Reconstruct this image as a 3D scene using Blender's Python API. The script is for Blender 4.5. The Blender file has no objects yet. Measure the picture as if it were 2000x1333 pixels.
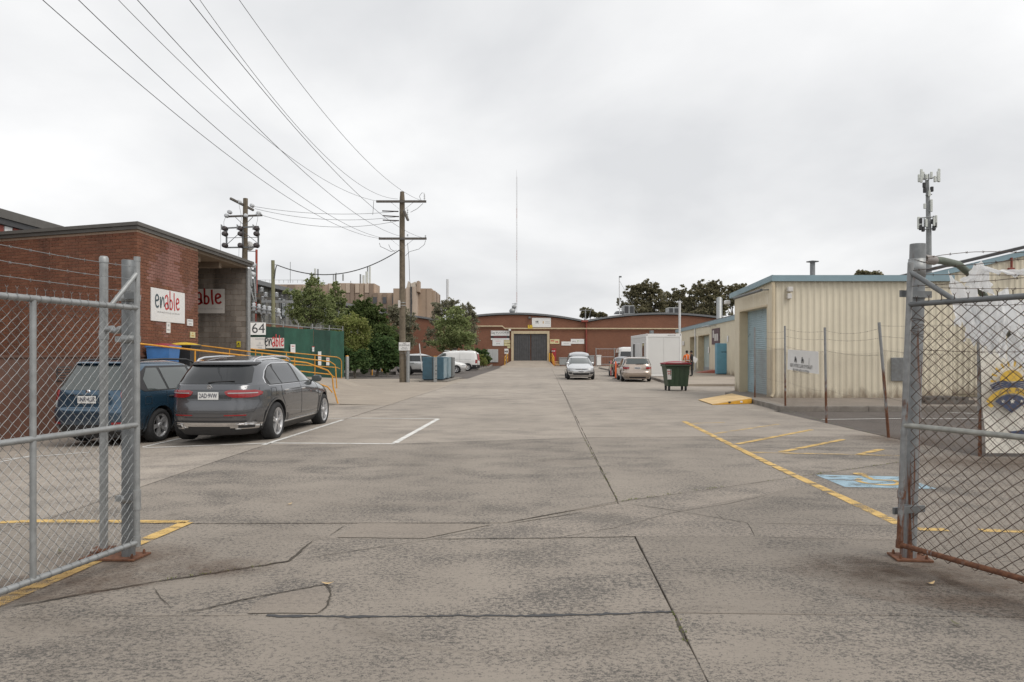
import bpy, bmesh, math, random
from mathutils import Vector, Matrix, noise
random.seed(11)
S = bpy.context.scene
COL = S.collection
R = math.radians
# ---------------------------------------------------------------- camera
F, H, HY = 1380.0, 1.58, 693.0          # focal length (photo px), eye height (m), horizon row
cd = bpy.data.cameras.new('camera'); cam = bpy.data.objects.new('camera', cd); COL.objects.link(cam)
cam.location = (0, 0, H); cam.rotation_euler = (R(90), 0, 0)
cd.sensor_width = 36; cd.lens = F / 2000 * 36; cd.shift_y = 26.5 / 2000
cd.clip_start = .05; cd.clip_end = 3000
S.camera = cam
# ---------------------------------------------------------------- sky, sun, exposure
SUN_EL, SUN_AZ = 52, 128               # azimuth clockwise from +Y (behind, to the right)
wd = bpy.data.worlds.new('World'); S.world = wd; wd.use_nodes = True
nt = wd.node_tree; nt.nodes.clear()
def N(t, kind, **kw):
    n = t.nodes.new(kind)
    for k, v in kw.items():
        if k in n.inputs.keys(): n.inputs[k].default_value = v
        else: setattr(n, k, v)
    return n
out = N(nt, 'ShaderNodeOutputWorld'); bg = N(nt, 'ShaderNodeBackground'); bg.inputs['Strength'].default_value = .1
sky = N(nt, 'ShaderNodeTexSky'); sky.sky_type = 'NISHITA'; sky.sun_disc = False
sky.sun_elevation = R(SUN_EL); sky.sun_rotation = R(SUN_AZ); sky.air_density = 1; sky.dust_density = 4
tc = N(nt, 'ShaderNodeTexCoord'); sp = N(nt, 'ShaderNodeSeparateXYZ'); nt.links.new(tc.outputs['Generated'], sp.inputs[0])
za = N(nt, 'ShaderNodeMath', operation='ABSOLUTE'); nt.links.new(sp.outputs['Z'], za.inputs[0])
zb = N(nt, 'ShaderNodeMath', operation='ADD'); zb.inputs[1].default_value = .30; nt.links.new(za.outputs[0], zb.inputs[0])
dx = N(nt, 'ShaderNodeMath', operation='DIVIDE'); dy = N(nt, 'ShaderNodeMath', operation='DIVIDE')
nt.links.new(sp.outputs['X'], dx.inputs[0]); nt.links.new(zb.outputs[0], dx.inputs[1])
nt.links.new(sp.outputs['Y'], dy.inputs[0]); nt.links.new(zb.outputs[0], dy.inputs[1])
cb = N(nt, 'ShaderNodeCombineXYZ'); nt.links.new(dx.outputs[0], cb.inputs[0]); nt.links.new(dy.outputs[0], cb.inputs[1]); cb.inputs[2].default_value = 3.7
mp = N(nt, 'ShaderNodeMapping'); mp.inputs['Scale'].default_value = (1.0, .95, 1); mp.inputs['Location'].default_value = (8.64, 4.22, 0)
nt.links.new(cb.outputs[0], mp.inputs['Vector'])
n1 = N(nt, 'ShaderNodeTexNoise'); n1.inputs['Scale'].default_value = 1.0; n1.inputs['Detail'].default_value = 8; n1.inputs['Roughness'].default_value = .5; n1.inputs['Distortion'].default_value = .15
nt.links.new(mp.outputs[0], n1.inputs['Vector'])
cr = N(nt, 'ShaderNodeValToRGB'); e = cr.color_ramp.elements
e[0].position = .34; e[0].color = (6.7, 6.78, 6.92, 1); e[1].position = .60; e[1].color = (9.25, 9.25, 9.24, 1)
nt.links.new(n1.outputs['Fac'], cr.inputs[0])
mx = N(nt, 'ShaderNodeMixRGB'); mx.inputs[0].default_value = .96      # thick cloud deck over the sky
nt.links.new(sky.outputs[0], mx.inputs[1]); nt.links.new(cr.outputs[0], mx.inputs[2])
nt.links.new(mx.outputs[0], bg.inputs['Color']); nt.links.new(bg.outputs[0], out.inputs[0])
sl = bpy.data.lights.new('sun', 'SUN'); sl.energy = 1.4; sl.angle = R(28); sl.color = (1, .945, .87)
so = bpy.data.objects.new('sun', sl); COL.objects.link(so)
el, az = R(SUN_EL), R(SUN_AZ)
so.rotation_euler = Vector((math.sin(az) * math.cos(el), math.cos(az) * math.cos(el), math.sin(el))).to_track_quat('Z', 'Y').to_euler()
so.location = (0, 0, 60)
S.view_settings.view_transform = 'Standard'; S.view_settings.look = 'None'
S.view_settings.exposure = .2; S.view_settings.gamma = 1; S.view_settings.use_curve_mapping = False
S.cycles.max_bounces = 6; S.cycles.transparent_max_bounces = 24
# ---------------------------------------------------------------- helpers
def at(px, py, Y): return Vector(((px - 1000) * Y / F, Y, H - (py - HY) * Y / F))
def xat(px, Y): return (px - 1000) * Y / F
def zat(py, Y): return H - (py - HY) * Y / F
def j8(Y): return -4.3 + .041 * (Y - 12.2)          # joint between carriageway and parking strip
def gz(X, Y):                                        # the parking strip falls away to the wall
    d = j8(Y) - X
    if d <= 0: return 0.
    k = 1. if Y < 18 else max(0., 1 - (Y - 18) / 4.)
    return -.043 * min(d, 6.2) * k
def gp(px, py, lift=0.):                             # photo pixel -> point on the ground
    Y = F * H / (py - HY)
    for _ in range(12):
        z = gz(xat(px, Y), Y); Y = F * (H - z) / (py - HY)
    X = xat(px, Y); return Vector((X, Y, gz(X, Y) + lift))
OFF = {}
class MB:
    def __init__(s): s.v = []; s.f = []; s.m = []; s.sm = []
    def add(s, vs, fs, mi=0, smooth=False):
        o = len(s.v); s.v += [tuple(v) for v in vs]
        for f in fs: s.f.append(tuple(i + o for i in f)); s.m.append(mi); s.sm.append(smooth)
        return s
    def quad(s, a, b, c, d, mi=0): return s.add([a, b, c, d], [(0, 1, 2, 3)], mi)
    def box(s, x0, x1, y0, y1, z0, z1, mi=0):
        return s.add([(x0,y0,z0),(x1,y0,z0),(x1,y1,z0),(x0,y1,z0),(x0,y0,z1),(x1,y0,z1),(x1,y1,z1),(x0,y1,z1)],
              [(0,3,2,1),(4,5,6,7),(0,1,5,4),(1,2,6,5),(2,3,7,6),(3,0,4,7)], mi)
    def bbox(s, x0, x1, y0, y1, z0, z1, b=.01, mi=0):   # box with all edges chamfered
        xs, ys, zs = (x0, x1), (y0, y1), (z0, z1); vs = []; ix = {}
        for i in (0, 1):
            for j in (0, 1):
                for k in (0, 1):
                    X, Y, Z = xs[i], ys[j], zs[k]; ox, oy, oz = (b if i == 0 else -b), (b if j == 0 else -b), (b if k == 0 else -b)
                    for a, p in enumerate(((X, Y + oy, Z + oz), (X + ox, Y, Z + oz), (X + ox, Y + oy, Z))):
                        ix[i, j, k, a] = len(vs); vs.append(p)
        fs = []
        for i in (0, 1):
            fs.append([ix[i,0,0,0], ix[i,1,0,0], ix[i,1,1,0], ix[i,0,1,0]][::1 if i else -1])
            fs.append([ix[0,i,0,1], ix[0,i,1,1], ix[1,i,1,1], ix[1,i,0,1]][::1 if i else -1])
            fs.append([ix[0,0,i,2], ix[1,0,i,2], ix[1,1,i,2], ix[0,1,i,2]][::1 if i else -1])
            for j in (0, 1):
                fs.append([ix[i,j,0,0], ix[i,j,1,0], ix[i,j,1,1], ix[i,j,0,1]][::1 if i != j else -1])
                fs.append([ix[i,0,j,0], ix[i,0,j,2], ix[i,1,j,2], ix[i,1,j,0]][::1 if i != j else -1])
                fs.append([ix[0,i,j,1], ix[1,i,j,1], ix[1,i,j,2], ix[0,i,j,2]][::1 if i != j else -1])
                for k in (0, 1):
                    fs.append([ix[i,j,k,0], ix[i,j,k,1], ix[i,j,k,2]][::1 if (i + j + k) % 2 else -1])
        return s.add(vs, fs, mi)
    def beam(s, p0, p1, w, h, mi=0, up=(0, 0, 1)):      # rectangular bar, w sideways, h along up
        p0, p1 = Vector(p0), Vector(p1); d = (p1 - p0).normalized(); u = Vector(up)
        if abs(d.dot(u)) > .98: u = Vector((0, 1, 0))
        sd = d.cross(u).normalized() * w / 2; u2 = sd.cross(d).normalized() * h / 2
        vs = [p + a * sd + b * u2 for p in (p0, p1) for a, b in ((-1,-1),(1,-1),(1,1),(-1,1))]
        return s.add(vs, [(0,1,2,3),(7,6,5,4),(0,4,5,1),(1,5,6,2),(2,6,7,3),(3,7,4,0)], mi)
    def tube(s, pts, r, n=8, mi=0, cap=True, smooth=True):
        pts = [Vector(p) for p in pts]; rs = r if isinstance(r, (list, tuple)) else [r] * len(pts); o = []
        ref = None
        for i, p in enumerate(pts):
            d = (pts[min(i + 1, len(pts) - 1)] - pts[max(i - 1, 0)])
            d = d.normalized() if d.length > 1e-9 else Vector((0, 0, 1))
            if ref is None: ref = Vector((0, 0, 1)) if abs(d.z) < .9 else Vector((1, 0, 0))
            a = d.cross(ref)
            if a.length < 1e-5: ref = Vector((0, 1, 0)); a = d.cross(ref)
            a.normalize(); b = d.cross(a).normalized(); ref = -b if False else ref
            for k in range(n):
                t = 2 * math.pi * k / n; o.append(p + (a * math.cos(t) + b * math.sin(t)) * rs[i])
        fs = [(i*n+k, i*n+(k+1)%n, (i+1)*n+(k+1)%n, (i+1)*n+k) for i in range(len(pts)-1) for k in range(n)]
        s.add(o, fs, mi, smooth)
        if cap:
            L = len(pts) - 1
            s.add([o[k] for k in range(n)], [tuple(range(n))[::-1]], mi); s.add([o[L*n+k] for k in range(n)], [tuple(range(n))], mi)
        return s
    def lathe(s, prof, c=(0, 0, 0), axis='z', n=16, mi=0, smooth=True, cap=True):
        c = Vector(c); vs = []
        for r_, h_ in prof:
            for k in range(n):
                t = 2 * math.pi * k / n; a, b = r_ * math.cos(t), r_ * math.sin(t)
                vs.append(c + (Vector((a, b, h_)) if axis == 'z' else Vector((a, h_, -b)) if axis == 'y' else Vector((h_, a, b))))
        fs = [(i*n+k, i*n+(k+1)%n, (i+1)*n+(k+1)%n, (i+1)*n+k) for i in range(len(prof)-1) for k in range(n)]
        s.add(vs, fs, mi, smooth)
        if not cap: return s
        if prof[0][0] > 1e-4: s.add(vs[:n], [tuple(range(n))[::-1]], mi)
        if prof[-1][0] > 1e-4: s.add(vs[-n:], [tuple(range(n))], mi)
        return s
    def prism(s, poly, vec, mi=0):
        v = Vector(vec); n = len(poly); P = [Vector(p) for p in poly]
        return s.add(P + [p + v for p in P], [tuple(range(n))[::-1], tuple(range(n, 2*n))] + [(i, (i+1)%n, n+(i+1)%n, n+i) for i in range(n)], mi)
    def grid(s, fn, nu, nv, mi=0, smooth=True):
        vs = [fn(i / nu, j / nv) for j in range(nv + 1) for i in range(nu + 1)]
        return s.add(vs, [(j*(nu+1)+i, j*(nu+1)+i+1, (j+1)*(nu+1)+i+1, (j+1)*(nu+1)+i) for j in range(nv) for i in range(nu)], mi, smooth)
    def mesh(s, name, mats, off=Vector()):
        me = bpy.data.meshes.new(name)
        me.from_pydata([(v[0]-off[0], v[1]-off[1], v[2]-off[2]) for v in s.v], [], s.f)
        for m in (mats if isinstance(mats, (list, tuple)) else [mats]): me.materials.append(m)
        me.polygons.foreach_set('material_index', s.m); me.polygons.foreach_set('use_smooth', s.sm)
        me.update(); return me
    def build(s, name, mats, parent=None, fix=False, **kw):
        off = OFF.get(parent, Vector()) if parent is not None else Vector(kw.pop('origin', (0, 0, 0)))
        me = s.mesh(name, mats, off)
        if fix:
            b = bmesh.new(); b.from_mesh(me); bmesh.ops.recalc_face_normals(b, faces=b.faces); b.to_mesh(me); b.free()
        o = bpy.data.objects.new(name, me); COL.objects.link(o)
        if parent is not None: o.parent = parent; OFF[o] = off
        else: o.location = off; OFF[o] = off.copy()
        tag(o, **kw); return o
def tag(o, label=None, cat=None, group=None, kind=None):
    if label: o['label'] = label
    if cat: o['category'] = cat
    if group: o['group'] = group
    if kind: o['kind'] = kind
    return o
def thing(name, label, cat, loc=(0, 0, 0), group=None, rz=0., local=False):
    o = bpy.data.objects.new(name, None); COL.objects.link(o); o.location = loc; o.rotation_euler = (0, 0, rz)
    o.empty_display_size = .2
    OFF[o] = Vector((0, 0, 0)) if local else Vector(loc)
    return tag(o, label, cat, group)
def copy_tree(o, parent=None):
    c = o.copy(); COL.objects.link(c); c.parent = parent
    OFF[c] = OFF.get(o, Vector())
    for ch in list(o.children): copy_tree(ch, c)
    return c
_tx = {}
def text_geo(t, size=1., bold=0.):
    k = (t, bold)
    if k not in _tx:
        cu = bpy.data.curves.new('t', 'FONT'); cu.body = t; cu.size = 1; cu.align_x = 'CENTER'; cu.align_y = 'CENTER'; cu.resolution_u = 3; cu.offset = bold
        ob = bpy.data.objects.new('t', cu); COL.objects.link(ob); dg = bpy.context.evaluated_depsgraph_get()
        me = bpy.data.meshes.new_from_object(ob.evaluated_get(dg))
        _tx[k] = ([v.co.copy() for v in me.vertices], [tuple(p.vertices) for p in me.polygons])
        bpy.data.objects.remove(ob); bpy.data.curves.remove(cu); bpy.data.meshes.remove(me)
    vs, fs = _tx[k]
    return [v * size for v in vs], fs
def text(mb, t, c, u, v, size, mi=0, bold=0., sx=1., width=None):
    """flat lettering centred on c; u is the reading direction, v is up; '~n' draws n marks of print too small to read"""
    if t[0] == '~':
        n = int(t[1:]); w = width or n*size*.6; c, u, v = Vector(c), Vector(u).normalized(), Vector(v).normalized(); x = -w/2; rr = random.Random(n + int(w*1000))
        for _ in range(n):
            g = w/n*rr.uniform(.55, .85); h = size*rr.uniform(.28, .42)
            mb.add([c + u*x - v*h, c + u*(x+g) - v*h, c + u*(x+g) + v*h, c + u*x + v*h], [(0, 1, 2, 3)], mi); x += w/n
        return
    vs, fs = text_geo(t, size, bold); c, u, v = Vector(c), Vector(u).normalized(), Vector(v).normalized()
    if width:
        w = max(p.x for p in vs) - min(p.x for p in vs); sx = width / w if w > 0 else 1
    mb.add([c + u * p.x * sx + v * p.y for p in vs], fs, mi)
def stroke(mb, pts, w, c, u, v, sc, mi=0, n_=None):
    """flat brush stroke through 2-D points (scaled by sc) in the plane c,u,v"""
    c, u, v = Vector(c), Vector(u).normalized(), Vector(v).normalized(); P = [Vector((p[0], p[1])) * sc for p in pts]; L = []; Q = []
    for i, p in enumerate(P):
        d = P[min(i+1, len(P)-1)] - P[max(i-1, 0)]
        if d.length < 1e-9: d = Vector((1, 0))
        d.normalize(); q = Vector((-d.y, d.x)) * w * sc / 2
        L.append(p + q); Q.append(p - q)
    n = len(P); vs = [c + u * a.x + v * a.y for a in L + Q]
    mb.add(vs, [(i, n+i, n+i+1, i+1) for i in range(n-1)], mi)
def arc(cx, cy, rx, ry, a0, a1, n=14): return [(cx + rx*math.cos(R(a0+(a1-a0)*i/n)), cy + ry*math.sin(R(a0+(a1-a0)*i/n))) for i in range(n+1)]
# ---------------------------------------------------------------- procedural materials
M = {}
def newmat(name):
    m = bpy.data.materials.new(name); m.use_nodes = True; t = m.node_tree; b = t.nodes['Principled BSDF']; M[name] = m
    return m, t, b
def ramp(t, fac, stops):
    r = N(t, 'ShaderNodeValToRGB'); el_ = r.color_ramp.elements
    while len(el_) < len(stops): el_.new(.5)
    for e_, (p, c) in zip(el_, stops):
        e_.position = p; e_.color = (c, c, c, 1) if not isinstance(c, (tuple, list)) else (*c[:3], 1)
    t.links.new(fac, r.inputs[0]); return r.outputs[0]
def mix(t, fac, a, b, typ='MIX'):
    n = N(t, 'ShaderNodeMixRGB', blend_type=typ)
    for i, x in ((0, fac), (1, a), (2, b)):
        if isinstance(x, (int, float)): n.inputs[i].default_value = x if i == 0 else (x, x, x, 1)
        elif isinstance(x, tuple): n.inputs[i].default_value = (*x[:3], 1)
        else: t.links.new(x, n.inputs[i])
    return n.outputs[0]
def nz(t, vec, scale, detail=4, rough=.55, dist=0.):
    n = N(t, 'ShaderNodeTexNoise'); n.inputs['Scale'].default_value = scale; n.inputs['Detail'].default_value = detail
    n.inputs['Roughness'].default_value = rough; n.inputs['Distortion'].default_value = dist
    if vec is not None: t.links.new(vec, n.inputs['Vector'])
    return n.outputs['Fac']
def mapped(t, vec, scale=(1, 1, 1), loc=(0, 0, 0)):
    m = N(t, 'ShaderNodeMapping'); m.inputs['Scale'].default_value = scale; m.inputs['Location'].default_value = loc
    t.links.new(vec, m.inputs['Vector']); return m.outputs[0]
def pos(t): return N(t, 'ShaderNodeNewGeometry').outputs['Position']
def obc(t): return N(t, 'ShaderNodeTexCoord').outputs['Object']
def bump(t, b, h, strength=.3, dist=.01):
    n = N(t, 'ShaderNodeBump'); n.inputs['Strength'].default_value = strength; n.inputs['Distance'].default_value = dist
    t.links.new(h, n.inputs['Height']); t.links.new(n.outputs[0], b.inputs['Normal'])
def mth(t, op, a, b=0.):
    n = N(t, 'ShaderNodeMath', operation=op)
    for i, x in ((0, a), (1, b)):
        if isinstance(x, (int, float)): n.inputs[i].default_value = x
        else: t.links.new(x, n.inputs[i])
    return n.outputs[0]
def sc3(c, k): return tuple(min(1, x * k) for x in c)
def mk(name, col, rough=.6, metal=0., var=.12, scale=6., bmp=0., bscale=80., grime=0., gcol=(.10, .085, .07), coat=0., streak=0., spec=.5):
    m, t, b = newmat(name); p = pos(t)
    c = ramp(t, nz(t, p, scale, 5), [(.3, sc3(col, 1 - var)), (.7, sc3(col, 1 + var))])
    if grime:
        g = ramp(t, nz(t, p, scale * .35, 8, .65), [(.45, 0), (.75, grime)]); c = mix(t, g, c, gcol)
    if streak:
        g = ramp(t, nz(t, mapped(t, p, (9, 9, .5)), 1., 5, .6), [(.48, 0), (.75, streak)]); c = mix(t, g, c, gcol)
    t.links.new(c, b.inputs['Base Color']); b.inputs['Roughness'].default_value = rough; b.inputs['Metallic'].default_value = metal
    b.inputs['Specular IOR Level'].default_value = spec
    if coat: b.inputs['Coat Weight'].default_value = coat; b.inputs['Coat Roughness'].default_value = .04
    if bmp: bump(t, b, nz(t, p, bscale, 6, .6), bmp, .01)
    return m
# ground concrete, broom-finished and worn to the aggregate
def concrete_ground(name, base, dark, agg=.8, tint=.07, cov=.0):
    m, t, b = newmat(name); p = pos(t)
    fine = nz(t, mapped(t, p, (.8, 1.1, 1)), 36, 5, .78); f2 = nz(t, p, 105, 3, .75); med = nz(t, mapped(t, p, (1.1, 1.7, 1)), 1., 7, .6, .3); big = nz(t, p, .33, 5, .55, .6)
    broom = nz(t, mapped(t, p, (2.2, 34, 1)), 1., 6, .75); lane = nz(t, mapped(t, p, (1.1, .07, 1)), 1., 4, .5)
    c = ramp(t, big, [(.3, sc3(base, .87)), (.72, sc3(base, 1.1))])
    c = mix(t, ramp(t, lane, [(.4, 0), (.72, .3)]), c, sc3(base, .72))
    c = mix(t, ramp(t, broom, [(.42, .0), (.66, .3)]), c, sc3(base, .68))
    wear = mth(t, 'MULTIPLY', ramp(t, med, [(.32, 0), (.72, 1)]), ramp(t, nz(t, p, .27, 4), [(.3, .35), (.62, 1)]))
    d = mth(t, 'SUBTRACT', mth(t, 'ADD', mth(t, 'MULTIPLY', fine, .65), mth(t, 'MULTIPLY', f2, .35)), mth(t, 'MULTIPLY', wear, .155))
    c = mix(t, mth(t, 'MULTIPLY', ramp(t, d, [(.375 + cov, 1), (.455 + cov, 0)]), agg), c, dark)
    c = mix(t, ramp(t, f2, [(.60, 0), (.70, .6)]), c, sc3(base, 1.4))
    st = ramp(t, nz(t, mapped(t, p, (.5, .9, 1), (7, 3, 0)), 1., 9, .68, 1.2), [(.56, 0), (.82, .45)])
    c = mix(t, st, c, (.085, .07, .055))
    c = mix(t, ramp(t, nz(t, mapped(t, p, (1, 1, 1), (3, 8, 0)), 2.1, 3, .5), [(.70, 0), (.76, .5)]), c, sc3(base, .45))
    oi = N(t, 'ShaderNodeObjectInfo').outputs['Random']
    c = mix(t, 1., c, ramp(t, oi, [(0, 1 - tint), (1, 1.)]), 'MULTIPLY')
    t.links.new(c, b.inputs['Base Color']); b.inputs['Roughness'].default_value = .92; b.inputs['Specular IOR Level'].default_value = .25
    bump(t, b, mix(t, .5, fine, med), .6, .008)
    return m
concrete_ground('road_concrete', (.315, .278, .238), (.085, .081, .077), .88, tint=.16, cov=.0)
concrete_ground('far_concrete', (.412, .364, .312), (.17, .155, .142), .75, tint=.12)  # paler base: far view-angle brightening put into the colour, also the smoother parking strip
concrete_ground('apron_concrete', (.40, .345, .285), (.2, .18, .16), .5)
concrete_ground('patch_concrete', (.29, .253, .215), (.14, .125, .112), .6)
concrete_ground('rough_concrete', (.345, .302, .258), (.115, .107, .098), .9, cov=.03)
concrete_ground('asphalt', (.15, .132, .12), (.07, .065, .062), .8)
m_, t_, b_ = newmat('rust_stain'); gc = N(t_, 'ShaderNodeTexCoord').outputs['Generated']; gm = mapped(t_, gc, (2, 2, 0), (-1, -1, 0)); gt = N(t_, 'ShaderNodeTexGradient', gradient_type='SPHERICAL'); t_.links.new(gm, gt.inputs[0])
b_.inputs['Base Color'].default_value = (.11, .062, .036, 1); b_.inputs['Roughness'].default_value = .95; tr_ = N(t_, 'ShaderNodeBsdfTransparent'); ms_ = N(t_, 'ShaderNodeMixShader')
t_.links.new(mth(t_, 'MULTIPLY', ramp(t_, gt.outputs['Fac'], [(.0, 0), (.7, .42)]), ramp(t_, nz(t_, pos(t_), 5, 7, .7), [(.3, .1), (.62, 1)])), ms_.inputs[0]); t_.links.new(tr_.outputs[0], ms_.inputs[1]); t_.links.new(b_.outputs[0], ms_.inputs[2]); t_.links.new(ms_.outputs[0], t_.nodes['Material Output'].inputs[0])
mk('earth', (.075, .065, .055), .95, var=.3, scale=3, bmp=.5, bscale=30)
mk('joint_dirt', (.07, .06, .048), 1., var=.35, scale=20, bmp=.4)
mk('tar', (.05, .05, .052), .7, var=.2, scale=30, bmp=.3)
mk('kerb_concrete', (.23, .21, .185), .92, var=.2, scale=6, grime=.6, bmp=.4, bscale=60)
def paint_line(name, col, wear):
    m, t, b = newmat(name); p = pos(t); o = t.nodes['Material Output']
    c = ramp(t, nz(t, p, 5, 5), [(.3, sc3(col, .8)), (.7, sc3(col, 1.08))])
    t.links.new(c, b.inputs['Base Color']); b.inputs['Roughness'].default_value = .8
    tr = N(t, 'ShaderNodeBsdfTransparent'); ms = N(t, 'ShaderNodeMixShader')
    f = mth(t, 'ADD', mth(t, 'MULTIPLY', nz(t, p, 150, 3), .45), mth(t, 'MULTIPLY', nz(t, mapped(t, p, (1, 2.2, 1)), 3.2, 5, .6), .75))
    t.links.new(ramp(t, f, [(wear, 1), (wear + .09, 0)]), ms.inputs[0])
    t.links.new(tr.outputs[0], ms.inputs[1]); t.links.new(b.outputs[0], ms.inputs[2]); t.links.new(ms.outputs[0], o.inputs[0])
# wear = share kept: larger keeps more paint (mask 1 -> paint)
    return m
paint_line('white_paint', (.72, .71, .68), .66)
paint_line('yellow_paint', (.64, .43, .15), .605)
paint_line('yellow_faint', (.62, .44, .2), .55)
paint_line('blue_paint', (.31, .44, .52), .615)
# brick: per-piece colour
def brickmat(name, cols, mortar_smear=.2):
    m, t, b = newmat(name); p = pos(t); g = N(t, 'ShaderNodeNewGeometry')
    r = mth(t, 'FRACT', mth(t, 'ADD', g.outputs['Random Per Island'], N(t, 'ShaderNodeObjectInfo').outputs['Random']))
    c = ramp(t, r, [(i / (len(cols) - 1), c_) for i, c_ in enumerate(cols)])
    c = mix(t, ramp(t, nz(t, p, 1.1, 7, .6), [(.42, 0), (.75, .4)]), c, (.20, .095, .068))
    c = mix(t, ramp(t, nz(t, mapped(t, p, (1.6, 1.6, .35)), 1., 6, .6), [(.5, 0), (.72, .5)]), c, (.07, .032, .022))
    c = mix(t, ramp(t, nz(t, p, 60, 4), [(.35, .25), (.65, 0)]), c, (.05, .02, .014))
    t.links.new(c, b.inputs['Base Color']); b.inputs['Roughness'].default_value = .88; bump(t, b, nz(t, p, 140, 4), .4, .004)
brickmat('brick', [(.178, .066, .033), (.22, .086, .045), (.196, .075, .039), (.255, .106, .058), (.162, .06, .032)])
brickmat('brick_faded', [(.25, .11, .085), (.30, .145, .115), (.27, .125, .10), (.33, .17, .14), (.24, .10, .075)])
mk('mortar', (.46, .34, .255), .95, var=.15, scale=20, bmp=.3)
mk('pink_wash', (.30, .15, .125), .9, var=.25, scale=3)
mk('brown_render', (.135, .062, .041), .85, var=.14, scale=1.6, grime=.35, bmp=.25, bscale=50)
# distant brickwork: pattern only
m_, t_, b_ = newmat('far_brick'); p_ = obc(t_)
bt = N(t_, 'ShaderNodeTexBrick'); bt.inputs['Scale'].default_value = 1; bt.inputs['Brick Width'].default_value = .24; bt.inputs['Row Height'].default_value = .086
bt.inputs['Mortar Size'].default_value = .008; bt.inputs['Color1'].default_value = (.215, .084, .046, 1); bt.inputs['Color2'].default_value = (.168, .064, .036, 1); bt.inputs['Mortar'].default_value = (.27, .17, .12, 1)
sx_ = N(t_, 'ShaderNodeSeparateXYZ'); t_.links.new(p_, sx_.inputs[0]); cx_ = N(t_, 'ShaderNodeCombineXYZ')
t_.links.new(mth(t_, 'ADD', sx_.outputs['X'], sx_.outputs['Y']), cx_.inputs[0]); t_.links.new(sx_.outputs['Z'], cx_.inputs[1]); t_.links.new(cx_.outputs[0], bt.inputs['Vector'])
c_ = mix(t_, ramp(t_, nz(t_, p_, .35, 7, .6), [(.4, 0), (.75, .35)]), bt.outputs['Color'], (.10, .04, .025))
t_.links.new(c_, b_.inputs['Base Color']); b_.inputs['Roughness'].default_value = .9
# concrete block
def blockmat():
    m, t, b = newmat('block'); p = pos(t); g = N(t, 'ShaderNodeObjectInfo').outputs['Random']
    c = ramp(t, g, [(0, (.20, .175, .152)), (.5, (.25, .22, .192)), (1, (.30, .268, .238))])
    c = mix(t, ramp(t, nz(t, mapped(t, p, (2, 2, .4)), 1.2, 6, .6), [(.42, 0), (.7, .75)]), c, (.065, .055, .047))
    t.links.new(c, b.inputs['Base Color']); b.inputs['Roughness'].default_value = .93; bump(t, b, nz(t, p, 120, 4), .4, .004)
blockmat()
mk('galvanised', (.34, .35, .35), .5, .55, var=.16, scale=14, grime=.25, gcol=(.16, .15, .14))
mk('galv_wire', (.27, .28, .285), .5, .3, var=.2, scale=30)
mk('fence_wire', (.20, .16, .13), .75, .3, var=.3, scale=25); mk('dark_wire', (.10, .07, .055), .75, .3, var=.4, scale=25)
mk('dull_steel', (.175, .185, .19), .55, .4, var=.2, scale=10, grime=.3)
def rusty(name, base, z0, z1, amt=1., sv_=(7, 7, 2.2)):
    m, t, b = newmat(name); p = pos(t); s_ = N(t, 'ShaderNodeSeparateXYZ'); t.links.new(p, s_.inputs[0])
    mr = N(t, 'ShaderNodeMapRange'); mr.inputs[1].default_value = z0; mr.inputs[2].default_value = z1; mr.inputs[3].default_value = .22 * amt; mr.inputs[4].default_value = -.12
    t.links.new(s_.outputs['Z'], mr.inputs[0])
    f = mth(t, 'ADD', nz(t, mapped(t, p, sv_), 1., 7, .62, .5), mr.outputs[0])
    k = ramp(t, f, [(.52, 0), (.60, 1)])
    c = mix(t, k, ramp(t, nz(t, p, 18, 4), [(.3, sc3(base, .8)), (.7, sc3(base, 1.15))]), ramp(t, nz(t, p, 35, 4), [(.3, (.095, .042, .026)), (.7, (.20, .088, .046))]))
    t.links.new(c, b.inputs['Base Color']); t.links.new(ramp(t, k, [(0, .5), (1, .95)]), b.inputs['Roughness'])
    t.links.new(ramp(t, k, [(0, .35), (1, 0.)]), b.inputs['Metallic']); bump(t, b, nz(t, p, 60, 4), .25, .004)
rusty('rusty_pipe', (.28, .285, .285), 0., 1.7)
rusty('rusty_post', (.25, .26, .265), -.6, 2.6, .62, (17, 17, 1.1))
rusty('rust_plate', (.25, .22, .2), 0., .8, 2.)
rusty('rail_rust', (.36, .36, .33), .3, .9, .6)
mk('fascia_grey', (.125, .118, .108), .6, .2, var=.1, scale=3, streak=.2)
mk('soffit', (.22, .17, .125), .9, var=.15)
mk('rail_yellow', (.62, .29, .03), .5, var=.15, scale=10, grime=.35, gcol=(.25, .1, .03))
mk('safety_yellow', (.66, .34, .03), .55, var=.12, scale=6, grime=.3)
mk('ply', (.62, .44, .22), .75, var=.14, scale=3, grime=.15, gcol=(.3, .2, .1))
mk('sign_white', (.74, .74, .73), .5, var=.03, scale=4, grime=.08, gcol=(.4, .38, .34))
mk('banner_white', (.62, .60, .57), .7, var=.06, scale=4, grime=.2, gcol=(.34, .3, .26))
mk('banner_cream', (.70, .67, .60), .75, var=.06, scale=3, grime=.25, gcol=(.4, .34, .26))
mk('ink', (.035, .037, .042), .6, var=.05); mk('ink_slate', (.055, .085, .10), .6, var=.05); mk('ink_red', (.50, .035, .04), .6, var=.08)
mk('ink_darkred', (.30, .012, .014), .6, var=.08); mk('ink_grey', (.42, .42, .42), .7, var=.05); mk('ink_yellow', (.62, .40, .06), .7, var=.08); mk('ink_navy', (.05, .065, .12), .7, var=.08)
mk('ink_green', (.25, .42, .07), .6); mk('ink_orange', (.55, .30, .05), .6); mk('ink_pink', (.6, .3, .32), .6)
mk('sign_yellow', (.62, .52, .04), .5); mk('sign_cream', (.62, .56, .32), .6); mk('sign_plum', (.10, .055, .065), .6)
mk('timber_pole', (.165, .135, .098), .95, var=.22, scale=5, streak=.6, gcol=(.06, .05, .035), bmp=.6, bscale=30)
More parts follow.
